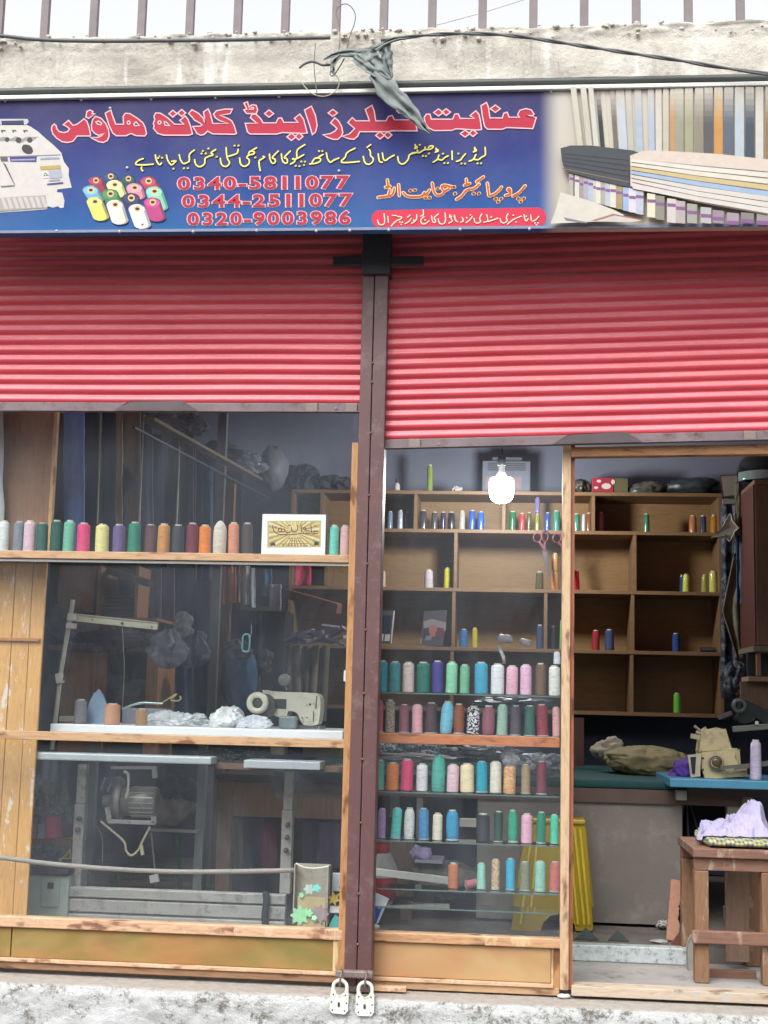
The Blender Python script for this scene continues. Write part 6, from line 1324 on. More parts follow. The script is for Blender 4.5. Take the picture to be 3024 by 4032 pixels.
q = at(*zq(920, 185), YS+.09); tag(spool(q.x, YS+.09, bz[4]+.001, ppm(*zq(920, 185), YS)*60*.4846, q.z-bz[4], (96, 180, 50), 't'), 'single bright green thread spool on the lowest back shelf', 'thread spool', 'thread spools on the back shelf')

# catalogue cards
def card(Zf, P, Y, nm, extra):
    r_ = thing('display_card', at(*Zf(*P[0]), Y), nm, 'display card')
    MB().prism([at(*Zf(*p), Y) for p in P], .004).build('card', mat('dark printed card', (66, 66, 74), .4), r_)
    mb = MB(); cols_ = []
    for i, (rgb, L) in enumerate(extra):
        m = flat('card print', rgb)
        if m not in cols_: cols_.append(m)
        mb.cm = cols_.index(m); vs = [at(*Zf(*p), Y-.0012-.0002*i) for p in L]; mb.add(vs, [tuple(t) for t in geometry.tessellate_polygon([vs])])
    mb.build('printed_bottles', cols_, r_)
card(zo, [(370,1655),(405,1375),(600,1365),(560,1668)], YS+.06, 'printed card showing dark spools leaning in the third row', [((120,116,116),[(400,1460),(470,1440),(590,1470),(585,1540),(400,1560)]),((150,84,80),[(455,1500),(500,1490),(500,1590),(450,1590)]),((44,40,54),[(400,1520),(445,1510),(445,1600),(395,1600)]),((90,44,60),[(510,1510),(570,1520),(560,1600),(510,1600)]),((104,108,116),[(420,1580),(470,1580),(460,1620),(410,1620)]),((150,150,150),[(372,1650),(378,1600),(384,1600),(380,1652)])])
card(zo, [(20,1640),(30,1372),(160,1368),(130,1650)], YS+.05, 'narrow printed card with white edge at the left of the third row', [((190,188,184),[(148,1372),(160,1370),(132,1648),(122,1648)]),((176,174,172),[(78,1570),(122,1570),(112,1625),(72,1625)]),((170,168,166),[(44,1565),(66,1565),(60,1625),(40,1625)]),((34,34,60),[(60,1410),(135,1410),(120,1560),(54,1560)]),((180,150,150),[(32,1440),(54,1440),(46,1500),(30,1500)])])
# scissors
scr = mat('dusky red plastic', (96, 26, 42), .4); stl = mat('scissor steel', (110, 108, 112), .3, .7)
def scissors(Zf, cx, cy, lab, n=1):
    r_ = thing('scissors', at(*Zf(cx+60, cy+340), YS-.02), lab, 'scissors', 'scissors hung on the back shelf')
    def ring(x, y, rx, ry): return [at(*Zf(cx+x+rx*math.cos(t), cy+y+ry*math.sin(t)), YS-.02) for t in [2*math.pi*i/18 for i in range(19)]]
    MB().tube(ring(-32, 0, 34, 36), .0042, 8, cap=False).build('handle', scr, r_)
    MB().tube(ring(32, -15, 26, 46), .0042, 8, cap=False).build('handle', scr, r_)
    mb = MB(); mb.obox(at(*Zf(cx-16, cy+34), YS-.02), at(*Zf(cx+36, cy+110), YS-.02), .008, .012); mb.obox(at(*Zf(cx+32, cy+30), YS-.018), at(*Zf(cx+22, cy+110), YS-.018), .008, .012); mb.build('shank', scr, r_)
    MB().prism([at(*Zf(cx+x, cy+y), YS-.018) for x, y in [(8,110),(50,110),(72,340),(64,345)]], .004).build('blade', stl, r_)
scissors(zo, 1385, 760, 'red handled tailor scissors hanging point down from the back shelf')
scissors(zo, 1548, 765, 'second red handled scissors mostly hidden behind the frame upright')

# things on top of the unit
zt0 = bz[0]+.0008
def topq(Zf, x, y, Y=YS+.12): return at(*Zf(x, y), Y)
q = topq(zo, 455, 150); tag(spool(q.x, YS+.12, zt0, .034, q.z-zt0, (128, 150, 76), 's', None, 'shiny'), 'tall yellow green thread spool standing on top of the back shelf', 'thread spool', 'thread spools on the back shelf')
q = topq(zo, 178, 262); bt_ = thing('small_bottle', (q.x, YS+.12, zt0), 'small white bottle with dark cap on top of the back shelf', 'bottle'); hb = q.z-zt0
MB().lathe((q.x, YS+.12, zt0), [(.017, 0), (.018, .004), (.017, hb*.55), (.008, hb*.68)], 18).build('bottle', mat('bottle white', (190, 188, 180), .4), bt_); MB().lathe((q.x, YS+.12, zt0+hb*.681), [(.007, 0), (.008, hb*.1), (.004, hb*.3)], 14).build('cap', mat('dark cap', (60, 58, 56), .5), bt_)
q = topq(zo, 675, 335); one('crumpled_paper', MB().blob((q.x, YS+.1, zt0+.018), (.032, .03, .018), 6, .5, 3, 3, floor=zt0), mat('crumpled paper', (176, 168, 164), .8), 'small crumpled pale paper lump on top of the back shelf', 'paper')
st_ = thing('stabiliser_box', (topq(zo, 1095, 360).x, YS+.14, zt0), 'dark grey ventilated electrical box behind the lit bulb on the back shelf', 'electrical box')
a, b = topq(zo, 892, 115), topq(zo, 1296, 115); mb = MB().box(a.x, b.x, YS+.12, YS+.26, zt0, a.z); mb.build('case', mat('slate grey case', (84, 88, 104), .5, .1), st_, bevel=.004)
mb = MB()
for i in range(4): mb.box(a.x+.03, b.x-.03, YS+.113, YS+.119, a.z-.02-i*.012, a.z-.014-i*.012)
mb.build('vent_slat', mat('dark slat', (52, 54, 66), .5), st_); mb = MB(); mb.box(a.x+.02, b.x-.05, YS+.116, YS+.1195, zt0+.03, zt0+.10); mb.build('label_plate', mat('reddish plate', (120, 96, 104), .5), st_)
mb = MB(); p = topq(zo, 975, 80), topq(zo, 1225, 85); mb.box(p[0].x, p[1].x, YS+.14, YS+.24, a.z+.0005, p[0].z); mb.build('top_block', mat('dark block', (62, 66, 78), .5), st_)
for x0, x1, y0, c, lab in [(528,830,325,(116,116,112),'clear wrapped cloth packet beside the red box'),(835,1270,305,(84,92,96),'long dark plastic wrapped bundle at the right of the shelf top'),(60,215,310,(104,104,96),'olive plastic wrapped bundle left of the red box')]:
    a, b = topq(zp, x0, y0), topq(zp, x1, y0); hh = (a.z-zt0)/2; one('wrapped_bundle', MB().blob(((a.x+b.x)/2, YS+.14, zt0+hh), ((b.x-a.x)/2, .1, hh*1.05), x0, .3, 2.8, 4, floor=zt0), mat('wrapped '+lab[:10], tuple(int(v_*.7) for v_ in c), .3, 0, .25, 12, bump=.003), lab, 'bundle')
for x0, x1, y0, c, lab in [(860, 1120, 500, (40, 44, 52), 'dark cloth pile at the left end of the back shelf top'), (1110, 1400, 590, (50, 52, 62), 'lower grey black cloth pile beside the dark one on the shelf top')]:
    a, b = at(*zb_c(x0, y0), YS+.12), at(*zb_c(x1, y0), YS+.12); hh = (a.z-zt0)/2; one('cloth_pile', MB().blob(((a.x+b.x)/2, YS+.14, zt0+hh*.9), ((b.x-a.x)/2, .11, hh), x0, .5, 3, 5, floor=zt0), cloth(c), lab, 'cloth pile')
rb = thing('red_box', (topq(zp, 310, 395).x, YS+.1, zt0), 'small red and white printed carton on top of the back shelf', 'box')
a, b = topq(zp, 226, 300), topq(zp, 400, 295); MB().box(a.x, b.x, YS+.08, YS+.2, zt0, a.z).build('carton', mat('dusky red carton', (150, 42, 66), .4), rb, bevel=.002)
MB().box(b.x+.0005, topq(zp, 515, 300).x, YS+.085, YS+.2, zt0, a.z-.002).build('side_panel', mat('olive side', (92, 88, 60), .5), rb)
mb = MB()
for x, y, rx, ry in [(345,360,38,24),(285,318,18,12),(400,325,16,20),(262,372,18,10)]: mb.prism([at(*zp(x+rx*math.cos(t), y+ry*math.sin(t)), YS+.079) for t in [2*math.pi*i/14 for i in range(14)]], .0008)
mb.build('white_print', flat('print white', (190, 186, 176)), rb)

# hanging bulb
B = at(*zo(1052, 350), 1.9)
bl_ = thing('light_bulb', B, 'lit white bulb glowing in front of the back shelf', 'light bulb')
em = bpy.data.materials.new('lit bulb'); em.use_nodes = True; en = em.node_tree; en.nodes.clear(); eo = en.nodes.new('ShaderNodeOutputMaterial'); ee = en.nodes.new('ShaderNodeEmission'); ee.inputs[0].default_value = (1, .985, .93, 1); ee.inputs[1].default_value = 125; en.links.new(ee.outputs[0], eo.inputs[0])
MB().lathe((B.x, 1.9, B.z-.058), [(.004, -.014), (.03, -.012), (.048, -.002), (.058, .016), (.062, .04), (.063, .085), (.060, .104), (.050, .113), (.031, .116)], 40).build('bulb_glass', em, bl_)
wht = mat('grey bulb base', (90, 90, 92), .5)
MB().lathe((B.x, 1.9, B.z+.0585), [(.026, 0), (.026, .015), (.016, .03), (.014, .061)], 20).build('bulb_base', wht, bl_)
hl = thing('lamp_holder', (B.x, 1.9, B.z+.12), 'dark lamp holder hanging on its cord above the lit bulb', 'lamp holder')
MB().lathe((B.x, 1.9, B.z+.1205), [(.021, 0), (.023, .03), (.018, .045), (.006, .055)], 18).build('holder', mat('black bakelite', (46, 46, 52), .4), hl); MB().tube([(B.x, 1.9, B.z+.17), (B.x+.01, 1.9, 3.0)], .0035, 7).build('cord', mat('black cord', (40, 40, 42), .5), hl)

# ------------------------------------------------------------------ right side cupboard, cloths
rc = thing('wall_cupboard', at(*zp(1560, 1700), 1.75), 'brown wall cupboard at the right edge with a reddish left strip', 'cupboard')
cw = wood('cupboard side wood', (100, 76, 58), (116, 90, 68), (70, 50, 40), .6, 'z', False)
cbp('front_panel', zp, 1560, 346, 2100, 1660, 1.75, 2.17, cw, rc); _x = at(*zp(1560, 1000), 1.75).x; MB().box(_x-.008, _x-.0005, 1.752, 2.17, at(*zp(1560, 1660), 1.75).z, at(*zp(1560, 346), 1.75).z).build('side_panel', wood('reddish edge wood', (66, 34, 30), (80, 42, 36), (50, 28, 24), .6, 'z', False), rc)
cbp('top_board', zp, 1548, 306, 2100, 345, 1.73, 2.17, cw, rc); cbp('bottom_rail', zp, 1540, 1664, 2100, 1708, 1.73, 2.17, mat('dusty rail', (104, 96, 84), .6), rc)
cbp('lower_shelf', zq, 1500, 55, 2100, 94, 1.72, 2.1, wood('pale shelf edge', (130, 104, 80), (146, 120, 94), (96, 74, 56), .6), rc); cbp('lower_panel', zq, 1435, 100, 2100, 350, 1.8, 1.82, cw, rc); cbp('slat', zp, 1565, 1715, 1602, 1900, 1.78, 1.8, wood('orange slat', (130, 88, 62), (140, 98, 72), (90, 60, 44), .6, 'z', False), rc)
cbp('dark_back', zp, 1490, 1712, 2100, 1960, 1.9, 1.92, mat('dark slate back', (44, 48, 58), .7), rc)  # even dark slate board behind the slat
hm = thing('helmet', at(*zp(1640, 300), 1.85), 'glossy black helmet resting on top of the right cupboard', 'helmet'); q = at(*zp(1640, 300), 1.9); zc_top = at(*zp(1560, 304), 1.72).z
mb = MB()
def hel(u, v):
    a_ = -.1+u*(2*math.pi); e_ = v*math.pi*.58; r_ = .135
    return (q.x+.02+r_*1.15*math.sin(e_)*math.cos(a_), 1.93+r_*.95*math.sin(e_)*math.sin(a_), zc_top+.055+r_*.85*math.cos(e_)-.02*math.cos(a_)*math.sin(e_))
mb.grid(36, 18, hel); mb.build('shell', mat('gloss black', (26, 28, 34), .08, 0, .1, 5, bump=0), hm, solid=.004)
mb = MB(); mb.grid(16, 5, lambda u, v: (q.x+.02+.160*math.cos(math.pi*(1.08+u*.84)), 1.93+.135*math.sin(math.pi*(1.08+u*.84)), zc_top+.018+v*.045)); mb.build('visor', mat('clear visor', (130, 150, 150), .06, .3, .05, 5, bump=0), hm, solid=.002)
pc = thing('framed_paper', at(*zp(1340, 500), 2.3), 'grey paper card with a maroon border hanging by the right end of the shelf', 'card')
MB().prism([at(*zp(x, y), 2.3) for x, y in [(1268,270),(1425,262),(1410,440),(1295,452)]], .004).build('border', mat('maroon border', (92, 48, 54), .6), pc); MB().prism([at(*zp(x, y), 2.297) for x, y in [(1279,280),(1418,272),(1392,432),(1303,442)]], .002).build('paper', mat('grey paper sheet', (136, 130, 122), .7), pc)
mb = MB(); cb(mb, zp, 1292, 462, 1388, 502, 2.3, 2.32); one('grey_strip', mb, mat('grey strip', (128, 126, 120), .6), 'narrow grey strip hanging under the framed paper', 'strip')
def wav(x0, x1, y0, y1, Y, Zf, taper=None, seed=0, amp=.02, nf=2.5):
    def fn(u, v):
        l, r_ = x0, x1
        if taper: a_, b_ = taper(v); l, r_ = x0+(x1-x0)*a_, x0+(x1-x0)*b_
        p = at(*Zf(l+(r_-l)*u, y0+(y1-y0)*v), Y); return (p.x, Y+amp*(math.sin(u*math.pi*nf+seed)*.5+noise.noise(Vector((u*3, v*4, seed)))), p.z)
    return MB().grid(16, 30, fn)
patt = None
def pattern(nm, a, b, sc, dist=1.5, lo=.46, hi=.56):
    m, nt, p = _new(nm); v = _coords(nt, (1, 1, 1)); n = _noise(nt, v, sc, 5, .75, dist); nt.links.new(_ramp(nt, n, [(lo, a), (hi, b)]), p.inputs['Base Color']); p.inputs['Roughness'].default_value = .8; return m
one('hanging_cloth', wav(1280, 1400, 500, 2080, 2.36, zp, None, 3), pattern('mottled navy cloth', (24, 30, 46), (92, 102, 116), 16), 'dark navy mottled cloth hanging down the right end of the shelf', 'cloth', solid=.004)
def tp(v): return (.25-.25*math.sin(min(1, v*1.25)*math.pi*.62)*1.0 if v < .8 else .0+(v-.8)*2.4, 1.0)
one('hanging_cloth', wav(1285, 1465, 900, 1760, 2.2, zp, lambda v: (max(0, .55-1.0*v) if v < .55 else (v-.55)*1.5, 1.0), 5, .03), cloth((106, 98, 84)), 'grey beige cloth bulging beside the right cupboard', 'cloth', solid=.006)
one('hanging_cloth', wav(1405, 1462, 700, 1320, 2.14, zp, None, 6, .015), cloth((58, 78, 104)), 'faded blue cloth strip beside the right cupboard', 'cloth', solid=.004)
one('hanging_cloth', wav(1390, 1445, 335, 760, 2.12, zp, None, 7, .012), cloth((98, 92, 78)), 'olive grey cloth strip hanging left of the cupboard top', 'cloth', solid=.004)
one('white_cloth', MB().prism([at(*zp(x, y), 2.08) for x, y in [(1222,765),(1290,690),(1352,592),(1370,640),(1420,700),(1385,735),(1350,795),(1310,760)]], .03), cloth((160, 156, 144)), 'crumpled whitish cloth corner in front of the shelf end', 'cloth', bevel=.006)
one("string", MB().tube(sm3(P3(zp, [(1392,760),(1372,830),(1372,920),(1410,985)], 2.07), 2), .004, 8), mat('black cord', (40, 40, 42), .5), 'black cord loop below the whitish cloth corner', 'cord')
q = at(*zq(1380, 90), 2.0); one('cloth_heap', MB().blob(q, (.075, .07, .10), 31, .3, 2.0, 5), pattern('dark cloth clutter', (22, 28, 42), (100, 108, 118), 20, 1, .5, .64), 'dark cloth clutter behind the second sewing machine', 'cloth heap')
om = thing('old_sewing_machine', at(*zq(1450, 440), 1.5), 'dark old sewing machine with a dull ring wheel behind the overlock machine', 'sewing machine')
q = at(*zq(1428, 285), 1.45); k2 = ppm(*zq(1428, 285), 1.45)*.4846
MB().lathe((q.x, 1.45, q.z), [(34*k2, 0), (60*k2, -.004), (64*k2, .01), (60*k2, .02), (34*k2, .02), (34*k2, 0)], 26, 'y', caps=False).build('ring_wheel', mat('dull grey ring', (96, 102, 96), .45, .3), om)
MB().prism([at(*zq(x, y), 1.5) for x, y in smooth([(1440,240),(1500,250),(1660,330),(1800,330),(1800,430),(1620,430),(1560,380),(1530,420),(1450,430),(1400,400),(1440,340),(1440,240)], 1)[:-1]], .10).build('body', mat('dark green casting', (40, 50, 50), .35, .2), om, bevel=.006)
one('pale_arm', MB().obox(at(*zq(1370, 478), 1.2), at(*zq(1900, 436), 1.2), .02, .026), mat('dull pale arm', (112, 114, 106), .4), 'dull pale horizontal arm above the overlock machine', 'bar', bevel=.004)  # pale horizontal arm, built as a plain bar
one('white_ball', MB().lathe(at(*zq(1570, 440), 1.18), [(.008, 0), (.010, .008), (.005, .016)], 12), mat('white knob', (190, 188, 180), .4), 'small white ball on the dull pale arm', 'ball')
one('pale_packet', MB().obox(at(*zq(1255, 385), 2.3), at(*zq(1360, 345), 2.3), .05, .02), mat('pale packet', (120, 110, 112), .5), 'pale packet at the foot of the shelf end', 'packet')

# ------------------------------------------------------------------ counter and what lies on it
ct = thing('counter', at(2280, 3640, 1.0), 'low counter fronted by a plain grey panel in the doorway', 'counter')
gp = mat('plain grey beige panel', (114, 108, 102), .75, 0, .10, 3, bump=.002, dirt=(134, 126, 118))
xc0, xc1 = at(1879, 3300, 1.0).x, at(*zq(962, 1300), 1.0).x; zc1 = at(*zq(500, 1078), 1.0).z; zc2 = at(*zq(500, 962), 1.0).z
MB().box(xc0, xc1, 1.0, 1.03, .186, zc1).build('front_panel', gp, ct)
MB().box(xc0-.9, xc1+.25, .985, 2.45, zc1+.001, zc2).build('counter_top', mat('dull brown board', (84, 68, 60), .7), ct)
zc3 = at(*zq(300, 885), 1.0).z
one('green_cloth', MB().box(xc0-.9, xc1+.2, .98, 2.42, zc2+.001, zc3), cloth((20, 62, 64)), 'dark green cloth spread over the counter', 'cloth', bevel=.012)
mb = MB(); q = at(*zq(690, 765), 1.5); zb0 = zc3+.001
one('khaki_sack', MB().blob((q.x, 1.55, zb0+.06), (.20, .14, .075), 41, .22, 2.2, 5, floor=zb0), cloth((128, 118, 88)), 'long khaki cushion like sack lying on the green cloth', 'sack')
q = at(*zq(370, 655), 1.6); one('white_cloth', MB().blob((q.x, 1.7, zb0+.11), (.075, .06, .05), 44, .6, 3, 4), cloth((150, 142, 128)), 'crumpled whitish cloth left of the khaki sack', 'cloth')
cbx = MB(); cb(cbx, zq, 60, 385, 163, 775, 1.9, 1.95); one('brown_upright', cbx, wood('dull red upright', (92, 60, 50), (106, 70, 58), (66, 42, 38), .6, 'z', False), 'brown wooden upright at the left of the doorway under the shelf', 'upright')
q = at(*zq(985, 820), .98); one('purple_cloth', MB().blob((q.x, 1.0, q.z), (.06, .07, .055), 47, .5, 2.6, 4), cloth((74, 44, 130)), 'purple cloth bunched left of the overlock machine', 'cloth')
darkp = MB(); darkp.box(XL+.01, at(*zq(1650, 600), 2.9).x+1, 2.90, 2.92, .18, bz[4]-.03); struct('lower_wall', darkp, mat('dark grey lower wall', (66, 74, 92), .8, var=.1))
struct('dado', MB().box(XR-.02, XR-.002, .2, 2.88, .18, 1.0), mat('dark grey lower wall', (66, 74, 92), .8, var=.1))

# blue topped table and overlock machine
zbt = at(*zq(1300, 888), .80).z; zbb = at(*zq(1300, 960), .80).z; xb0 = at(*zq(862, 920), .80).x
bt2 = thing('blue_table', (xb0+.4, .9, .18), 'sewing table with a sky blue edged top on the right', 'table')
MB().box(xb0, xb0+1.3, .80, 1.35, zbb, zbt).build('table_top', mat('blue laminate', (64, 122, 150), .4, var=.08), bt2, bevel=.004)
gl = mat('greenish grey steel', (136, 138, 124), .5, .1, .1, 9)
cbp('block', zq, 915, 975, 1000, 1055, .9, .96, gl, bt2); cbp('apron', zq, 1001, 962, 1900, 1018, .92, .94, mat('dark apron', (66, 64, 60), .6), bt2); cbp('leg', zq, 1328, 1020, 1545, 1560, 1.0, 1.06, gl, bt2, .004)
_lx = xb0+1.05; MB().box(_lx, _lx+.09, 1.0, 1.06, .175, zbb-.001).build('leg', gl, bt2, bevel=.004); MB().box(at(*zq(1400, 1500), 1.0).x-.04, _lx+.12, 1.061, 1.11, .20, .26).build('foot_bar', gl, bt2)
ov = thing('overlock_machine', at(*zq(1300, 880), .95), 'cream overlock sewing machine with a round dial on the blue topped table', 'sewing machine')
om_ = mat('yellowed cream enamel', (176, 164, 128), .35, 0, .07, 8, dirt=(140, 128, 100)); zt2 = zbt+.001
V_ = lambda L, Y: [at(*zq(*p), Y) for p in L]
MB().prism(V_([(1112,650),(1130,492),(1308,486),(1366,640)], .93), .12).build('upper_cover', om_, ov, bevel=.006)
MB().prism(V_([(1116,656),(1385,645),(1388,700),(1430,760),(1488,790),(1490,858),(1152,874),(1120,800)], .92), .16).build('body', om_, ov, bevel=.006)
MB().prism(V_([(1380,640),(1428,645),(1430,755),(1390,740)], .96), .08).build('side_block', om_, ov, bevel=.004)
MB().prism(V_([(1015,692),(1108,682),(1108,858),(1040,862)], .90), .03).build('front_plate', mat('cream plate', (168, 162, 142), .4), ov, bevel=.003)
MB().prism(V_([(1028,704),(1075,700),(1066,842),(1042,840)], .897), .0025).build('black_slot', mat('slot black', (26, 26, 30), .4), ov)
k3 = ppm(*zq(1235, 745), .9)*.4846; q = at(*zq(1235, 745), .915)
MB().lathe((q.x, .902, q.z), [(50*k3, -.006), (62*k3, -.004), (64*k3, .004), (64*k3, .018)], 26, 'y').build('dial', mat('dull cream dial', (150, 142, 116), .4), ov); MB().lathe((q.x, .893, q.z), [(20*k3, -.002), (34*k3, 0), (38*k3, .003)], 20, 'y').build('dial_hub', mat('brass hub', (96, 84, 66), .35, .5), ov)
MB().tube([at(*zq(1235+48*math.cos(t), 745+48*math.sin(t)), .894) for t in [2*math.pi*i/20 for i in range(21)]], .002, 6, cap=False).build('dial_ring', mat('dark dial ring', (70, 64, 54), .4, .3), ov)
mb = MB(); mb.obox(at(*zq(1030, 530), .93), at(*zq(1105, 545), .93), .02, .02); mb.tube(P3(zq, [(1060,450),(1110,490),(1150,465),(1165,500)], .94), .006, 8); mb.tube(P3(zq, [(1075,500),(1130,520)], .94), .008, 8); mb.tube(P3(zq, [(1150,490),(1240,470),(1300,488)], .95), .005, 8); mb.build('thread_guide', mat('worn guide', (156, 148, 126), .4, .3), ov)
mb = MB(); mb.obox(at(*zq(1270, 792), .885), at(*zq(1470, 772), .885), .012, .014); mb.obox(at(*zq(1380, 790), .886), at(*zq(1800, 735), .886), .012, .02); mb.obox(at(*zq(1290, 800), .884), at(*zq(1330, 832), .884), .006, .006); mb.build('presser_arm', mat('dull steel arm', (104, 104, 98), .35, .5), ov)
sc_ = MB()
for x, y in ((1130, 712), (1132, 806)): q = at(*zq(x, y), .918); sc_.lathe((q.x, .915, q.z), [(.003, 0), (.0045, .001), (.0045, .005)], 8, 'y')
sc_.build('screw', mat('dark screw', (60, 56, 54), .4, .4), ov)
p = at(*zq(1555, 565), .86); tag(spool(p.x, .86, zt2, ppm(*zq(1555, 565), .86)*95*.4846, p.z-zt2, (176, 166, 190), 't', None, 'shiny'), 'silvery lilac thread cone on the blue topped table', 'thread cone')
one('black_bag', wav(950, 1330, 1010, 1510, 1.25, zq, lambda v: (.12-.12*v, 1.0), 8, .02), cloth((30, 32, 44)), 'black cloth hanging below the blue topped table', 'cloth', solid=.008)
one('bag_strap', MB().tube(P3(zq, [(1000,1040),(1005,1250),(1018,1520)], 1.18), .005, 8), mat('grey strap', (84, 84, 86), .6), 'grey strap hanging in front of the black cloth', 'strap'); one('bag_strap', MB().tube(P3(zq, [(1015,1040),(1060,1200),(1115,1400)], 1.19), .004, 8), mat('grey strap', (84, 84, 86), .6), 'second grey strap slanting right in front of the black cloth', 'strap')

# yellow stool
ys = thing('plastic_stool', at(2180, 3690, .8), 'yellow ribbed plastic stool standing behind the frame upright', 'stool')
yw = mat('yellow plastic', (150, 126, 30), .35, 0, .12, 6, dirt=(140, 122, 44))
O_ = [(2080,3245),(2300,3248),(2322,3440),(2334,3655),(2330,3664),(2268,3662),(2262,3640),(2240,3612),(2200,3598),(2165,3606),(2140,3630),(2130,3660),(2120,3692),(2020,3688),(2012,3660),(2040,3440)]
pts_ = [at(x, y, .80) for x, y in O_]; MB().prism(pts_, .012).build('front_leg_panel', yw, ys, bevel=.003)
MB().prism([Vector((p.x, 1.10, p.z)) for p in pts_], .012).build('rear_leg_panel', yw, ys, bevel=.003)
a, b = at(2072, 3240, .8), at(2306, 3240, .8); MB().box(a.x, b.x, .79, 1.125, a.z, a.z+.02).build('seat', yw, ys, bevel=.006)
for (t0, b0, nm) in (((2303,3250),(2334,3650),'side'), ((2078,3250),(2018,3650),'side')):
    p, r_ = at(*t0, .81), at(*b0, .81); mb = MB(); mb.add([(p.x, .813, p.z), (p.x, 1.099, p.z), (r_.x, 1.099, r_.z+.08), (r_.x, .813, r_.z+.08)], [(0, 1, 2, 3)]); mb.build('side_panel', yw, ys, solid=.008)
rbm = MB()
for xt, xb2_ in ((2095,2050),(2120,2090),(2240,2275),(2262,2300),(2284,2320)): rbm.tube([at(xt, 3262, .797), at(xb2_, 3590 if xb2_ in (2090,) else 3640, .797)], .0065, 8)
rbm.build('rib', mat('yellow rib', (186, 164, 52), .35), ys)

# floor litter in the doorway
zf2 = .173
def fq(x, y, Y): return at(*zr(x, y), Y)
for i, (x, s, lab) in enumerate([(180, .05, 'dark green cloth scrap peaked on the raised floor, left one'), (440, .045, 'dark green cloth scrap peaked on the raised floor, right one')]):
    q = fq(x, 960, .62); mb = MB().add([(q.x-s, .62, zf2), (q.x+s*1.1, .62, zf2), (q.x+s*.3, .72, zf2), (q.x, .64, zf2+s*.95)], [(0, 1, 3), (1, 2, 3), (2, 0, 3), (0, 2, 1)]); one('cloth_scrap', mb, cloth((54, 60, 60)), lab, 'cloth scrap', bevel=.004)
q = fq(780, 985, .6); one('white_scrap', MB().blob((q.x, .62, zf2+.006), (.03, .02, .007), 51, .4, 3, 3, floor=zf2), cloth((158, 156, 152)), 'small whitish scrap on the raised floor', 'scrap')
q = fq(810, 815, .98); one('white_lump', MB().blob((q.x, .96, zf2+.02), (.03, .02, .018), 52, .6, 3, 3, floor=zf2), pattern('white and dark lump', (60, 56, 54), (200, 196, 190), 60), 'small white and dark lump at the foot of the grey panel', 'lump')
pkw = wood('pinkish wood', (150, 104, 82), (166, 120, 96), (110, 74, 60), .6, 'z', False)
one('leaning_plank', MB().obox(fq(918, 470, .8), fq(880, 965, .68), .05, .02, (0, 1, 0)), pkw, 'pinkish wooden plank leaning at the end of the grey panel', 'plank', bevel=.002)
mb = MB(); cb(mb, zr, 972, 312, 1062, 1010, .72, .75); one('brown_board', mb, wood('drab brown board', (92, 76, 60), (106, 88, 70), (70, 56, 46), .6, 'z', False), 'drab brown board standing behind the bench leg', 'board', bevel=.002)
q = fq(1015, 740, .6); one('black_gadget', MB().blob((q.x, .62, q.z), (.03, .03, .045), 54, .6, 3.4, 4), mat('black metal', (34, 34, 40), .35, .4), 'small black metal gadget hanging beside the bench leg', 'gadget')
one('reddish_bracket', MB().prism([fq(x, y, .6) for x, y in [(860,1015),(940,905),(975,1020)]], .02), wood('dark red wood', (92, 56, 48), (106, 66, 56), (66, 40, 36), .6), 'dark reddish wooden wedge on the floor beside the plank', 'wedge', bevel=.003)
one('grey_slab', MB().prism([fq(x, y, .40) for x, y in smooth([(1062,905),(1030,930),(1005,1000),(1003,1100),(1015,1250),(1030,1300),(1062,1300),(1062,905)], 1)[:-1]], .03), mat('grey plaster slab', (140, 136, 128), .8), 'curved grey plaster slab behind the bench leg', 'slab', bevel=.004)

# wooden bench
YBn = .16
bn = thing('wooden_bench', fq(1300, 1310, YBn), 'worn reddish wooden bench frame standing in the doorway at the right', 'bench')
bwd = wood('worn reddish bench wood', (104, 74, 52), (130, 96, 70), (62, 48, 40), .65, 'z', False, paint=(150, 128, 112)); bwx = wood('worn reddish bench rail', (104, 74, 60), (124, 90, 74), (72, 52, 46), .7, 'x', False, paint=(150, 130, 114))
xL0, xL1 = (fq(1063, 800, YBn).x), fq(1180, 800, YBn).x; xR0_, xR1_ = fq(1612, 800, YBn).x, fq(1612, 800, YBn).x+.062; zft = .114
zs1, zs0 = fq(1300, 215, YBn-.02).z, fq(1300, 288, YBn-.02).z; za1, za0 = zs0-.0005, fq(1300, 392, YBn).z
MB().box(xL0-.006, xR1_+.01, YBn-.02, .60, zs0, zs1).build('seat_board', bwx, bn, bevel=.004)
MB().box(xL0, xR1_, YBn, YBn+.03, za0, za1).build('apron', bwx, bn, bevel=.003); MB().box(xL0, xR1_, .55, .58, za0, za1).build('apron', bwx, bn, bevel=.003)
for X0, X1 in ((xL0, xL1), (xR0_, xR1_)):
    MB().box(X0, X1, YBn+.0005, YBn+.055, zft, za0-.0005).build('leg', bwd, bn, bevel=.004); MB().box(X0, X1, .53, .585, zft, za0-.0005).build('leg', bwd, bn, bevel=.004)
z1, z0 = fq(1400, 885, YBn-.02).z, fq(1400, 995, YBn-.02).z; MB().box(xL0-.012, xR1_+.012, YBn-.022, YBn-.0005, z0, z1).build('stretcher', bwx, bn, bevel=.005)
z1, z0 = fq(1400, 1195, .3).z, fq(1400, 1305, .3).z; MB().box(xL1+.002, xR0_-.002, .28, .31, z0, z1).build('lower_rail', bwx, bn, bevel=.003)
a, b = fq(1312, 800, .45), fq(1505, 800, .45); MB().box(a.x, b.x, .44, .46, zft+.03, za0+.02).build('centre_board', wood('dull bench board', (112, 90, 76), (130, 104, 88), (80, 62, 52), .7, 'z', False), bn, bevel=.003)
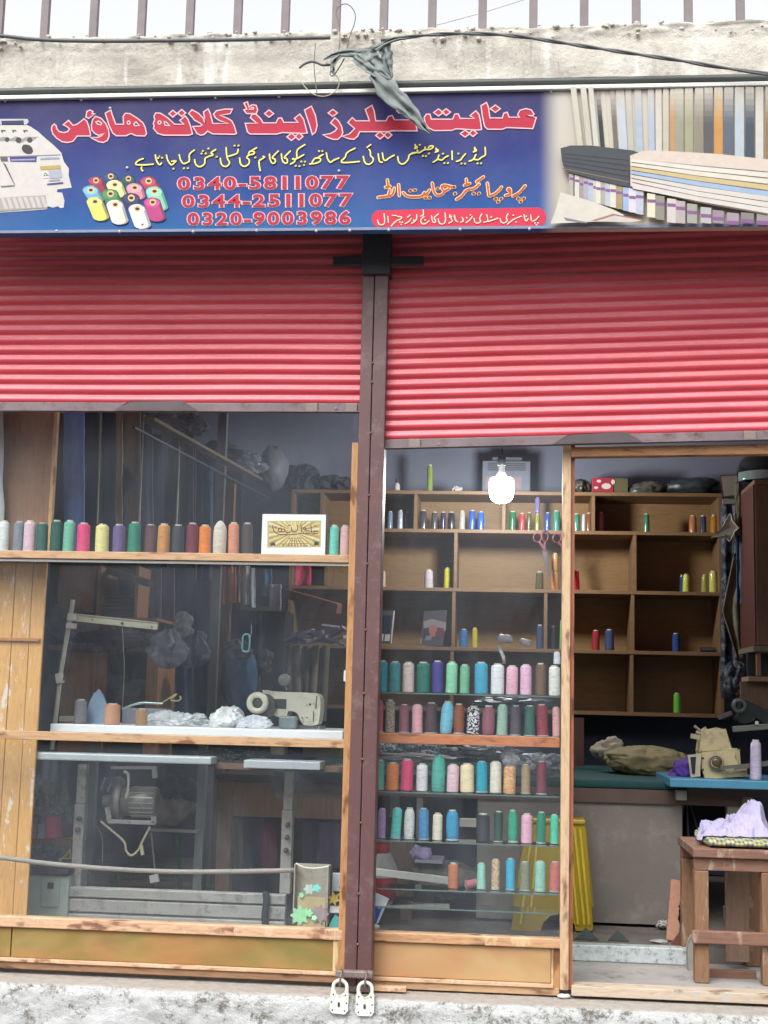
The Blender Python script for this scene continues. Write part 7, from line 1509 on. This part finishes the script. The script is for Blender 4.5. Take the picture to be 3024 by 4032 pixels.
def check():
    m, nt, p = _new('checked cushion cloth'); tc = nt.nodes.new('ShaderNodeTexCoord'); ck = nt.nodes.new('ShaderNodeTexChecker'); ck.inputs['Scale'].default_value = 30; ck.inputs[1].default_value = lin((176, 172, 104)); ck.inputs[2].default_value = lin((84, 96, 112))
    mp = nt.nodes.new('ShaderNodeMapping'); mp.inputs['Rotation'].default_value = (0, 0, .1); mp.inputs['Location'].default_value = (.01, .003, .013); nt.links.new(tc.outputs['Object'], mp.inputs[0]); nt.links.new(mp.outputs[0], ck.inputs[0]); w_ = nt.nodes.new('ShaderNodeTexWave'); w_.inputs['Scale'].default_value = 20; nt.links.new(tc.outputs['Object'], w_.inputs[0])
    nt.links.new(_mix(nt, .35, ck.outputs[0], _ramp(nt, w_.outputs['Fac'], [(.4, (70, 84, 96)), (.6, (190, 184, 140))])), p.inputs['Base Color']); p.inputs['Roughness'].default_value = .85; return m
cxa = fq(1150, 180, YBn).x; zcu = fq(1400, 138, YBn).z
def cush(u, v):
    a_ = 2*math.pi*v; e_ = min(1, u*14)*min(1, (1-u)*14); e_ = e_**.5
    hx = (zcu-zs1)/2; return (cxa+u*(xR1_+.015-cxa), .38+(.22*max(.15, e_))*math.copysign(abs(math.cos(a_))**.5, math.cos(a_)), zs1+.001+hx+hx*max(.1, e_)*math.copysign(abs(math.sin(a_))**.7, math.sin(a_)))
one('cushion', MB().grid(40, 28, cush), check(), 'flat yellow and blue grey checked cushion on the bench', 'cushion')
def lil(u, v):
    # left tip low, rising to a heap at the right
    X = fq(1120+u*610, 180, YBn).x; base = zcu+.004; hgt = max(0, (u-.04))**1.6*.155*(1 if u < .9 else max(0, (1-u)/.1))*(1+.2*noise.noise(Vector((u*5, v*3, 2))))
    cr = .03*noise.noise(Vector((u*7, v*4, 7)))+.022*(.4-abs(noise.noise(Vector((u*11, v*7, 3)))))+.008*noise.noise(Vector((u*30, v*20, 3))); s_ = math.sin(v*math.pi)
    return (X+.02*noise.noise(Vector((v*4, u*4, 1))), .235+.34*v*min(1, u*5+.12)+.02*noise.noise(Vector((u*8, v*2, 5))), base+(hgt*s_**.6+cr)*min(1, u*6+.1)*(1 if v > .02 else .2)+(.0 if u > .05 else -.015))
one('lilac_cloth', MB().grid(90, 50, lil), mat('lilac cotton', (160, 154, 184), .8, 0, .08, 8, bump=.002), 'pale lilac cloth heaped on the checked cushion', 'cloth', solid=.003)

# ------------------------------------------------------------------ behind the right window's lower half
def rbx(name, x0, y0, x1, y1, Y, D, m, lab, cat, bev=.003): mb = MB(); cb(mb, zr_c, x0, y0, x1, y1, Y, Y+D); return one(name, mb, m, lab, cat, bevel=bev)
dbw = wood('drab chest wood', (96, 78, 66), (112, 92, 78), (70, 56, 48), .7, 'z', False)
rbx('wooden_chest', 206, 150, 408, 560, 1.1, .3, dbw, 'drab brown wooden chest behind the red and white container', 'chest')
rbx('short_wooden_leg', 295, 600, 388, 830, .95, .06, dbw, 'short brown wooden leg low behind the right pane', 'leg')  # a furniture leg, built as a plain box
rbx('grey_box', 392, 500, 560, 830, 1.2, .3, mat('drab grey box', (92, 86, 82), .7), 'drab grey box low behind the right pane', 'box')
rbx('dark_box', 600, 480, 880, 830, 1.5, .3, mat('dark grey box', (62, 62, 64), .7), 'dark grey box left of the grey counter panel', 'box')
q = at(*zr_c(640, 420), .95); one('grey_bundle', MB().blob((q.x, 1.0, q.z-.01), (.13, .10, .075), 61, .35, 2.4, 5), cloth((92, 90, 88)), 'grey crumpled cloth bundle behind the copper spool', 'bundle')
rbx('paper_stack', 412, 285, 622, 308, .9, .2, mat('pale paper', (150, 148, 164), .7), 'pale paper sheets lying behind the fourth thread shelf', 'paper', .001)
q = at(*zr_c(455, 235), .95); one('lilac_scrap', MB().blob(q, (.045, .03, .035), 63, .6, 2.6, 4), cloth((150, 140, 176)), 'small lilac cloth scrap above the pale paper sheets', 'scrap')
zm = ZMm
for i, (x0, y0, x1, y1, Y, c, nm, lab, cat) in enumerate([(700,1412,840,1482,.5,(186,180,170),'white_board','short whitish board end between azure and blue black spools','board'),(338,1195,392,1590,1.0,(120,118,112),'pale_post','pale grey upright behind the cornflower blue spool','upright'),(600,1200,730,1600,1.35,(78,70,62),'brown_board','dull brown board behind the azure spool','board'),(120,1200,196,1400,1.2,(150,150,150),'pale_board','pale board behind the bright aqua spool','board'),(60,1190,120,1400,1.25,(110,78,54),'brown_leg','brown wooden leg behind the lilac spool','leg')]):  # the last entry is a wooden furniture leg
    mb = MB(); cb(mb, zm, x0, y0, x1, y1, Y, Y+.03); one(nm, mb, mat(lab[:14], c, .6, var=.12), lab, cat, bevel=.002)
q = at(*zm(250, 830), 1.5); one('patterned_cloth', MB().blob((q.x, 1.5, q.z), (.19, .12, .055), 71, .4, 3, 5), pattern('black and grey patterned cloth', (22, 24, 34), (140, 146, 160), 34, 3), 'black and grey patterned cloth heaped behind the orange shelf', 'cloth')
for x, y, sx, sz, Y, c, lab in [(260,900,.17,.02,.9,(110,104,104),'flat mauve grey plastic sheet behind the orange spool'),(900,860,.14,.035,1.0,(76,80,84),'dull plastic wrapped bundle behind the butter cream spool'),(1420,960,.10,.05,.8,(96,98,108),'crumpled grey plastic behind the burgundy spool'),(1150,450,.16,.03,1.2,(66,68,84),'dark grey plastic bundle behind the sage spool')]:
    q = at(*zm(x, y), Y); one('wrapped_bundle', MB().blob((q.x, Y, q.z), (sx, .08, sz), int(x), .45, 3, 4), mat('plastic '+lab[:9], c, .3, 0, .2, 14, bump=.003), lab, 'bundle')
for x, y, rx, lab in [(1080,1610,.045,'left'),(1255,1640,.035,'right')]:
    q = at(*zo(x, y), 1.2); one('white_scrap', MB().blob(q, (rx*.8, .02, rx*.5), int(x), .6, 2, 2), mat('whitish paper', (206, 206, 208), .6), f'whitish plastic scrap above the top glass shelf, {lab} of two', 'scrap')
one('white_ribbon', MB().grid(4, 18, lambda u, v: at(*zm(1010+70*math.sin(v*1.5)+28*u-20*v, -30+150*v-u*6), .5+.01*math.sin(v*7))), mat('ribbon white', (170, 168, 170), .5), 'whitish ribbon dangling above the snow white spool', 'ribbon', solid=.001)
